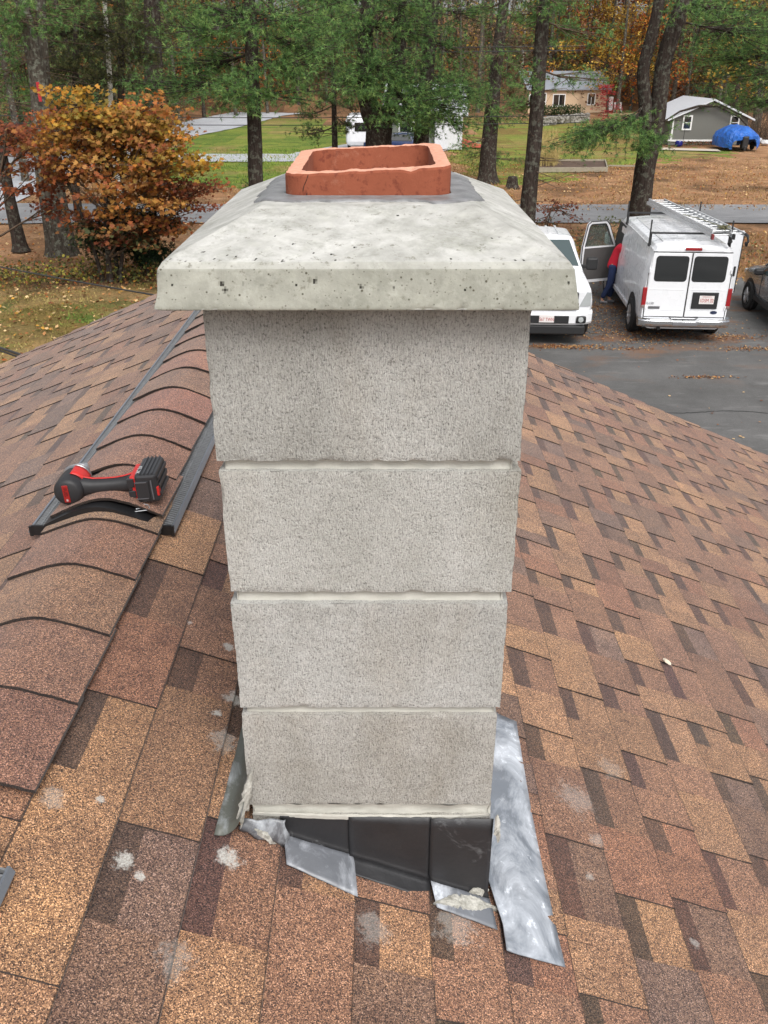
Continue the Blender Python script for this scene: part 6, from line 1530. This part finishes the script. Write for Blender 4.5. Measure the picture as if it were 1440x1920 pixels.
# ================================================================ the neighbours' yards
M_METAL = plain('white_metal_roof', (.62, .64, .67), .3, metal=.1); M_BEIGE = plain('beige_siding', srgb(196, 170, 140), .75); M_GREY = plain('grey_shed_siding', srgb(104, 104, 98), .75, var=.03); M_WT = plain('white_trim', (.75, .75, .73), .55); M_CONC = plain('pale_slab', srgb(190, 180, 164), .9); M_GALV = plain('white_garage_wall', (.66, .67, .69), .6)
M_RF = plain('grey_roof_sheet', srgb(150, 156, 164), .35, metal=.2); M_GRF = plain('green_roof', srgb(70, 92, 76), .8)
def gable(name, label, cat, ctr, w_, d_, hw, hr, ov=.3, yaw=0.0, wall=None, rf=None, axis='y', wins=(), base=None, cut=0.0):
    """little house: w_ wide (x), d_ deep (y), wall height hw, ridge height hr; ridge runs along axis"""
    t = tag(empty(name, ctr, yaw), label, cat)
    g = MB(); X, Y = w_ / 2, d_ / 2
    if axis == 'y': A = [(-X, -Y, 0), (X, -Y, 0), (X, -Y, hw), (0, -Y, hr), (-X, -Y, hw)]; B = [(x, Y, z) for x, y, z in A]
    else: A = [(X, -Y, 0), (X, Y, 0), (X, Y, hw), (X, 0, hr), (X, -Y, hw)]; B = [(-X, y, z) for x, y, z in A]
    g.poly(A); g.poly(B[::-1])
    for i in range(5):
        if i in (2, 3): continue
        j = (i + 1) % 5; g.poly([A[i], B[i], B[j], A[j]])
    part(g, 'wall', wall, t, fix=True)
    sl_ = (hr - hw) / (X if axis == 'y' else Y)
    for s in (-1, 1):
        e = (X if axis == 'y' else Y) + ov; L = (Y if axis == 'y' else X) + ov
        q = [(0, -L, hr + .02), (s * e, -L, hr + .02 - sl_ * e), (s * e, L, hr + .02 - sl_ * e), (0, L, hr + .02)]
        if axis == 'x': q = [(y, x, z) for x, y, z in q]
        q = [Vector(p) for p in q]; r = [p + Vector((0, 0, .12)) for p in q]; g = MB(); g.poly(q); g.poly(r[::-1])
        for i in range(4): j = (i + 1) % 4; g.poly([q[i], q[j], r[j], r[i]])
        part(g, 'roof', rf, t, fix=True)
    for (face, u, z, ww, wh, kind) in wins:
        Mx = Matrix.Translation((u, -Y - .02, z)) if face == 'f' else Matrix.Translation((X + .02, u, z)) @ Matrix.Rotation(R(90), 4, 'Z')
        g = MB(); tk = .10
        for bx in ((0, wh / 2 + tk / 2, ww + 2 * tk, tk), (0, -wh / 2 - tk / 2, ww + 2 * tk, tk), (-ww / 2 - tk / 2, 0, tk, wh), (ww / 2 + tk / 2, 0, tk, wh)): g.box((bx[0], -.02, bx[1]), (bx[2], .06, bx[3]), Mx)
        g.box((0, 0, 0), (.05, .05, wh) if kind == 'v' else (ww, .05, .05), Mx); f = part(g, 'door' if kind == 'd' else 'window', M_WT, t)
        g = MB(); g.box((0, .012, 0), (ww, .02, wh), Mx); part(g, 'pane', M_GLS, f)
    return t
# grey gabled shed
ga = G(1250, 272); gb = G(1404, 274); sc_ = (gb.x - ga.x); hsh = 2.9
sh = gable('garden_shed', 'grey gabled shed with white-framed windows and a white metal roof', 'shed', ((ga.x + gb.x) / 2, ga.y + 3.2, 0), sc_, 6.0, 1.75, 2.95, .35, R(2), M_GREY, M_METAL, 'y', [('f', -sc_ * .29, 1.50, .50, .80, 'h'), ('f', sc_ * .32, 1.50, .50, .80, 'h')])
g = MB(); g.box((-sc_ * .47, -3.03, 1.0), (.11, .05, 1.5)); g.box((-sc_ * .22, -3.035, .30), (sc_ * .58, .05, .12)); part(g, 'corner_trim', M_WT, sh)
o = flat('shed_slab', gp([(1236, 277), (1345, 280), (1352, 284), (1236, 281)]), M_CONC, .016)
# bow of bent branches over its gable: dead fallen limb
g = MB(); Y = ga.y - .2; g.tube([AY(1248, 226, Y), AY(1275, 209, Y), AY(1310, 199, Y), AY(1345, 198, Y), AY(1385, 218, Y), AY(1412, 248, Y)], [.05, .07, .09, .09, .07, .05], 7)
tag(part(g, 'fallen_branch', M_BK, None), 'dark bowed branch lying across the gable of the grey shed', 'branch')
# tarp-covered boat
tb = G(1376, 279); t = tag(empty('covered_boat', (tb.x, tb.y, 0)), 'boat under a bright blue tarpaulin beside the grey shed', 'boat')
m = NT('blue_tarpaulin', .35, spec=.5); m.base(m.mix(m.noise(2.0, 4), srgb(22, 78, 168), srgb(48, 118, 206))); m.bump(m.noise(2.2, 4, .6, dist=1.0), 1.0, .25); M_TARP = m.m
rows = []; hwid = 1.28
for i in range(29):
    a = -1 + 2 * i / 28; row = []
    for j in range(15):
        q = j / 14; ang = q * math.pi; 
        prof = [(-1.0, .12), (-1.04, .45), (-.98, .85), (-.80, 1.12), (-.50, 1.32), (-.2, 1.44), (.05, 1.46), (.3, 1.40), (.62, 1.22), (.84, 1.05), (.98, .80), (1.02, .4), (.98, .12)]
        k = q * (len(prof) - 1); k0 = min(int(k), len(prof) - 2); f = k - k0; x = prof[k0][0] + (prof[k0 + 1][0] - prof[k0][0]) * f; z = prof[k0][1] + (prof[k0 + 1][1] - prof[k0][1]) * f
        e = (1 - abs(a) ** 4 * .35); wv = .11 * (abs(noise.noise(Vector((x * 2.2, a * 2.6, z * 2)))) - .25) + .03 * math.sin(x * 17 + a * 5) * (z < .9)
        row.append(Vector((x * hwid * e * (1 + wv), a * 1.9 - .0, .08 + z * e * (1 + wv) - (0 if abs(a) < .9 else .05))))
    rows.append(row)
g = MB(); g.grid(rows); g.poly([rows[0][j] for j in range(3, 11)]); part(g, 'tarpaulin', M_TARP, t)
g = MB()
Lf = rows[0]
for j in range(12):
    if 4 <= j <= 8: continue
    g.poly([Lf[j], Lf[j + 1], Vector((Lf[j + 1].x, -1.93, .95)), Vector((Lf[j].x, -1.93, .95))])
part(g, 'tarpaulin_flap', M_TARP, t)
g = MB(); g.box((.0, -1.75, .55), (.42, .5, .8), bev=.08); g.box((0, -1.8, .2), (.16, .5, .3), bev=.04); part(g, 'outboard_motor', M_BLK, t)
for sx in (-1, 1): g = MB(); g.lathe([(0, -.08), (.25, -.08), (.28, 0), (.25, .08), (0, .08)], 18, Matrix.Translation((sx * .9, -.9, .28)) @ Matrix.Rotation(R(90), 4, 'Y')); part(g, 'trailer_wheel', M_TYRE, t)
# blue pot, sticks, white bags
p = G(1272, 274); g = MB(); g.lathe([(0, 0), (.22, 0), (.27, .12), (.26, .30), (.22, .36), (.20, .34), (0, .32)], 18, Matrix.Translation(p)); tag(part(g, 'plant_pot', plain('blue_glaze', srgb(24, 30, 110), .2), None, fix=True), 'glossy dark blue pot in front of the grey shed', 'pot')
g = MB(); g.tube([p + Vector((.28, 0, 0)), p + Vector((.30, 0, 1.25))], .02, 5); tag(part(g, 'garden_stake', M_BLK, None), 'thin dark stake standing beside the blue pot', 'stake')
rgb_ = random.Random(8)
for k, (px, py) in enumerate(((1422, 268), (1434, 272))):
    q = G(px, py); bm = bmesh.new(); bmesh.ops.create_icosphere(bm, subdivisions=3, radius=.32)
    for v in bm.verts: v.co *= 1 + .25 * noise.noise(v.co * 5 + Vector((k * 5, 0, 0))); v.co.z *= .6
    for v in bm.verts: v.co += q + Vector((0, 0, .17))
    g = MB(); g.bm(bm); tag(part(g, 'white_sack', plain('white_sack_cloth', (.6, .6, .6), .6), None, smooth=True), ('crumpled white sack right beside the tarped boat', 'crumpled white sack at the right edge behind the tarped boat')[k], 'sack')
# low dark plants along the shed wall
mb = MB(); rg = np.random.default_rng(17)
for k in range(14): q = G(1282 + k * 4.2, 273); leaf_blob(mb, (q.x, q.y - .1, .16), (.25, .2, .16), 30, .10, rg, RU[:3] + HG[:2])
tag(mb.build('flower_bed', M_FOL, color=True), 'low dark brown plants along the foot of the grey shed', 'plants', kind='stuff')
# brush pile / bare thicket right of the boat
mb = MB(); tw = []; b0 = G(1430, 268)
for k in range(340): o_ = np.array([b0.x + rg.normal(0, 1.3), b0.y + 1.5 + rg.normal(0, 1), .0]); e = o_ + np.array([rg.normal(0, .9), rg.normal(0, .5), rg.uniform(.6, 2.8)]); tw.append((o_, e, .018, .008)); tw.append((e, e + rg.normal(size=3) * .5, .008, .004))
tubes_np(mb, tw, 3); tag(mb.build('bare_thicket', M_TWG), 'tangled bare grey thicket right of the tarped boat', 'thicket', kind='stuff')
# small beige outbuilding with green roof, far
q = G(1298, 203); gable('outbuilding', 'small beige outbuilding with a green roof beyond the grey shed', 'outbuilding', (q.x, q.y, 0), 3.3, 4, 1.9, 2.8, .25, 0, M_BEIGE, M_GRF, 'x', [('f', -.7, 1.1, .9, .9, 'v')])
# beige house
ha = G(985, 212); hb = G(1136, 212); Wd = hb.x - ha.x; hY = ha.y
bh = gable('beige_house', 'beige single-storey house with a pale metal roof beyond the lawn', 'house', ((ha.x + hb.x) / 2 - .3, hY + 4.2, 0), Wd, 7.5, 2.55, 4.25, .35, R(8), M_BEIGE, M_RF, 'x', [('f', -Wd * .02 - .9, 1.35, 1.35, 1.15, 'v'), ('f', -Wd * .33, 1.2, .8, 1.7, 'd'), ('f', Wd * .30, 1.45, .8, 1.1, 'v'), ('s', .2, 1.45, .8, 1.15, 'v'), ('f', -Wd * .46, 1.4, .6, 1.0, 'v')])
g = MB(); g.box((Wd * .0, -3.75, 2.50), (Wd, .12, .16)); part(g, 'gutter', M_WT, bh)
g = MB(); g.box((Wd * .5 + 1.0, -2.5, .9), (.5, .4, 1.5)); part(g, 'porch_post', M_WT, bh)
# low stone wall and hedge before it
q0, q1 = G(1012, 236), G(1102, 226)
g = MB()
rs = random.Random(4)
for k in range(46):
    t_k = k / 45; c_ = Vector(q0).lerp(Vector(q1), t_k)
    for j in range(3):
        bm = bmesh.new(); bmesh.ops.create_icosphere(bm, subdivisions=1, radius=rs.uniform(.16, .28))
        for v in bm.verts: v.co *= rs.uniform(.8, 1.15); v.co += c_ + Vector((rs.uniform(-.1, .1), rs.uniform(-.2, .2), .12 + .22 * j))
        g.bm(bm)
tag(part(g, 'stone_wall', plain('field_stone', srgb(140, 136, 128), .9, var=.3), None), 'low grey fieldstone wall in front of the beige house', 'wall')
mb = MB(); rg = np.random.default_rng(18)
for k in range(30): c_ = G(1015 + k * 2.4, 222); leaf_blob(mb, (c_.x, c_.y, .7), (.7, .6, .7), 90, .16, rg, [srgb(60, 78, 44), srgb(78, 92, 52), srgb(48, 62, 38)])
tag(mb.build('hedge', M_FOL, color=True), 'dark clipped green hedge in front of the beige house', 'hedge')
# white patio machine and deck edge
q = G(1158, 210); t = tag(empty('patio_chair', (q.x, q.y, 0)), 'white patio chair on the lawn right of the beige house', 'chair')
g = MB(); g.box((0, 0, .42), (.9, .6, .08), bev=.02); part(g, 'seat', M_WT, t); g = MB(); g.box((0, .3, .75), (.9, .08, .6), bev=.02); part(g, 'backrest', M_WT, t)
for a in (-.4, .4):
    for b_ in (-.25, .25): g = MB(); g.box((a, b_, .2), (.07, .07, .4)); part(g, 'leg', M_WT, t)
q = G(1162, 216); g = MB(); g.box((q.x, q.y, .12), (4.2, .3, .2)); tag(part(g, 'timber_edging', plain('old_timber', srgb(150, 130, 100), .9), None), 'low timber edging near the white patio chair', 'timber')
# raised garden bed with dry corn
q0, q1, q2, q3 = G(1003, 323), G(1138, 322), G(1134, 307), G(1012, 307)
t = tag(empty('garden_bed', ((q0.x + q1.x) / 2, (q0.y + q2.y) / 2, 0)), 'timber-edged raised garden bed with bare soil between pine trunks', 'garden bed')
ct = Vector(((q0.x + q1.x) / 2, (q0.y + q2.y) / 2, 0)); M_TIM = plain('weathered_board', srgb(150, 142, 124), .85, var=.15)
for a, b_ in ((q0, q1), (q1, q2), (q2, q3), (q3, q0)):
    g = MB(); d = (b_ - a); L = d.length; Mx = Matrix.Translation((a + b_) / 2 - ct + Vector((0, 0, .12))) @ Matrix.Rotation(math.atan2(d.y, d.x), 4, 'Z'); g.box((0, 0, 0), (L, .07, .26), Mx, bev=.01); part(g, 'edge_board', M_TIM, t)
g = MB(); g.poly([p - ct + Vector((0, 0, .16)) for p in (q0, q1, q2, q3)]); part(g, 'soil', plain('garden_soil', srgb(84, 66, 54), .95, var=.3, scale=3), t, fix=True)
mb = MB(); tw = []; rg = np.random.default_rng(5)
for k in range(260):
    c_ = G(rg.uniform(1003, 1044), rg.uniform(303, 318)); h_ = rg.uniform(.9, 2.1); e = np.array([c_.x + rg.normal(0, .12), c_.y + rg.normal(0, .1), h_]); tw.append((np.array([c_.x, c_.y, .05]), e, .012, .006))
    for j in range(4): s_ = np.array([c_.x, c_.y, 0]) + (e - np.array([c_.x, c_.y, 0])) * rg.uniform(.3, 1); tw.append((s_, s_ + np.array([rg.normal(0, .18), rg.normal(0, .1), -.22]), .014, .004))
tubes_np(mb, tw, 3); tag(mb.build('corn_stalks', plain('dry_stalk', srgb(182, 162, 104), .9)), 'patch of dry straw-coloured corn stalks behind the bed left end', 'corn', kind='stuff')
q = G(1140, 316); q_ = G(1198, 317); g = MB(); d = q_ - q; g.box((0, 0, 0), (d.length, .16, .06), Matrix.Translation((q + q_) / 2 + Vector((0, 0, .16))) @ Matrix.Rotation(math.atan2(d.y, d.x), 4, 'Z')); tag(part(g, 'loose_board', M_TIM, None), 'loose grey board lying right of the garden bed', 'board')
# white-roofed garage with vehicles, behind the flue
ga, gb = G(742, 283), G(882, 283)
gg = gable('garage', 'long low garage with a white metal roof behind the clay flue', 'garage', ((ga.x + gb.x) / 2 - .3, ga.y + 5, 0), gb.x - ga.x, 8, 2.3, 3.9, .4, R(-4), plain('olive_grey_wall', srgb(104, 108, 98), .8), M_METAL, 'x', [('f', -.9, 1.2, 1.6, 1.0, 'v')])
Wg = gb.x - ga.x
g = MB(); g.box((Wg / 2 - .9, -4.2, 1.2), (1.9, .3, 2.3), bev=.01); g2 = MB(); part(g, 'door', M_GALV, gg)
g = MB()
for k in range(6): g.box((Wg / 2 - 1.5 + .28 * k, -4.37, 1.9 - .1 * (k % 2)), (.025, .02, .6))
part(g, 'door_slot', M_BLK, gg)
# white box trailer and blue car left of the garage
q = G(680, 284); t = tag(empty('camper_trailer', (q.x, q.y + 1, 0)), 'white rounded camper trailer parked left of the garage', 'trailer')
g = MB(); g.box((0, 0, 1.35), (2.2, 4.0, 1.9), bev=.3); part(g, 'body', M_WP, t); g = MB(); g.box((.1, -2.01, 1.6), (1.2, .04, .55), bev=.01); part(g, 'window', M_GLS, t)
for sx in (-1, 1): wheel(t, (sx * .95, 0, .33), .33, .2, sx)
q = G(742, 292); t = tag(empty('blue_car', (q.x, q.y, 0), R(80)), 'dark blue car in front of the garage, seen over the flue rim', 'car')
M_BLUE = plain('blue_car_paint', srgb(36, 54, 96), .25, coat=.8)
secs = [csec(-2.1, .8, .9, .6, .86), csec(-1.9, .9, 1.1, .62, .93), csec(-1.2, .95, 1.42, .58), csec(0, .95, 1.45, .60), csec(.6, .93, 1.15, .66), csec(.9, .92, 1.0, .70), csec(1.8, .86, .92, .66), csec(2.1, .74, .80, .5, .82)]
b = part(shell(secs), 'body', M_BLUE, t, smooth=True, fix=True); sd2 = b.modifiers.new('s', 'SUBSURF'); sd2.levels = 1; sd2.render_levels = 1
for sx in (-1, 1):
    pane([(sx * .88, -1.2, .98), (sx * .88, .7, .98), (sx * .68, .3, 1.34), (sx * .68, -1.0, 1.34)], M_GLS, 'side_window', t, .03, Vector((sx * .9, 0, .35)))
    for yy in (-1.35, 1.3): wheel(t, (sx * .82, yy, .33), .33, .21, sx)
# dark bin and red ramp by the garage
q = G(858, 276); g = MB(); g.box((q.x, q.y, .45), (.5, .5, .9), bev=.04); g.box((q.x, q.y, .93), (.56, .56, .07), bev=.02); tag(part(g, 'wheeled_bin', M_BLK, None), 'black bin standing at the right corner of the garage', 'bin')
q = G(886, 277); g = MB(); g.prism([(-.8, .12), (.9, .02), (.9, .10), (-.8, .62)], -.5, .5, Matrix.Translation(q)); tag(part(g, 'ramp', plain('red_ramp_paint', srgb(190, 92, 74), .7), None, fix=True), 'low red wedge-shaped ramp beside the black bin', 'ramp')
# tree stump near the cap
q = G(960, 352); g = MB(); g.lathe([(.0, -.05), (.42, -.05), (.30, .12), (.25, .40), (.22, .52), (0, .50)], 14, Matrix.Translation(q)); tag(part(g, 'tree_stump', M_BK, None), 'broken brown stump at the foot of the drooping pine', 'stump')

# ---------------------------------------------------------------- overhead cables
M_CAB = plain('cable_sheath', (.03, .03, .032), .6)
def cable(p0, p1, sag, r, label, n=24):
    P = []; p0, p1 = Vector(p0), Vector(p1)
    for k in range(n + 1): t = k / n; p = p0.lerp(p1, t); p.z -= sag * 4 * t * (1 - t); P.append(p)
    g = MB(); g.tube(P, r, 6); return tag(part(g, 'overhead_cable', M_CAB, None), label, 'cable')
cable(AY(-60, 488, 15), AY(420, 575, 9.0), .02, .010, 'thin black cable dropping across the left lawn towards the roof, upper one')
cable(AY(-60, 632, 8.2), AY(160, 706, 5.2), .0, .011, 'doubled black cable at the far left edge just above the roof, front strand')
cable(AY(-60, 637, 8.2), AY(160, 712, 5.2), .0, .008, 'doubled black cable at the far left edge just above the roof, back strand')
for k, (y0, y1, Yc) in enumerate(((210, 216, 37), (224, 230, 37), (78, 86, 38), (88, 94, 38))):
    cable(AY(-300, y0, Yc + 5), AY(1100, y1, Yc - 1), .15, .016, ('utility line crossing in front of the pale side road, upper', 'utility line crossing in front of the pale side road, lower', 'high utility line through the pine boughs, upper', 'high utility line through the pine boughs, lower')[k])
# ---------------------------------------------------------------- bits lying on our roof
rb = random.Random(12)
q = on_roof(1250, 1240, .012); mb = MB(); P = []
for k in range(14): an = 6.283 * k / 14; rr = .0105 * (1 + .45 * math.cos(3 * an + .5)); P.append(q + Vector((rr * math.cos(an), rr * math.sin(an) * 1.2, rr * math.cos(an) * -TP + .004 * math.sin(2 * an))))
mb.poly(P); o = mb.build('pale_leaf', plain('pale_dry_leaf', srgb(214, 200, 180), .8)); sm = o.modifiers.new('t', 'SOLIDIFY'); sm.thickness = .0008; tag(o, 'small pale dry leaf lying on the right roof slope', 'leaf')
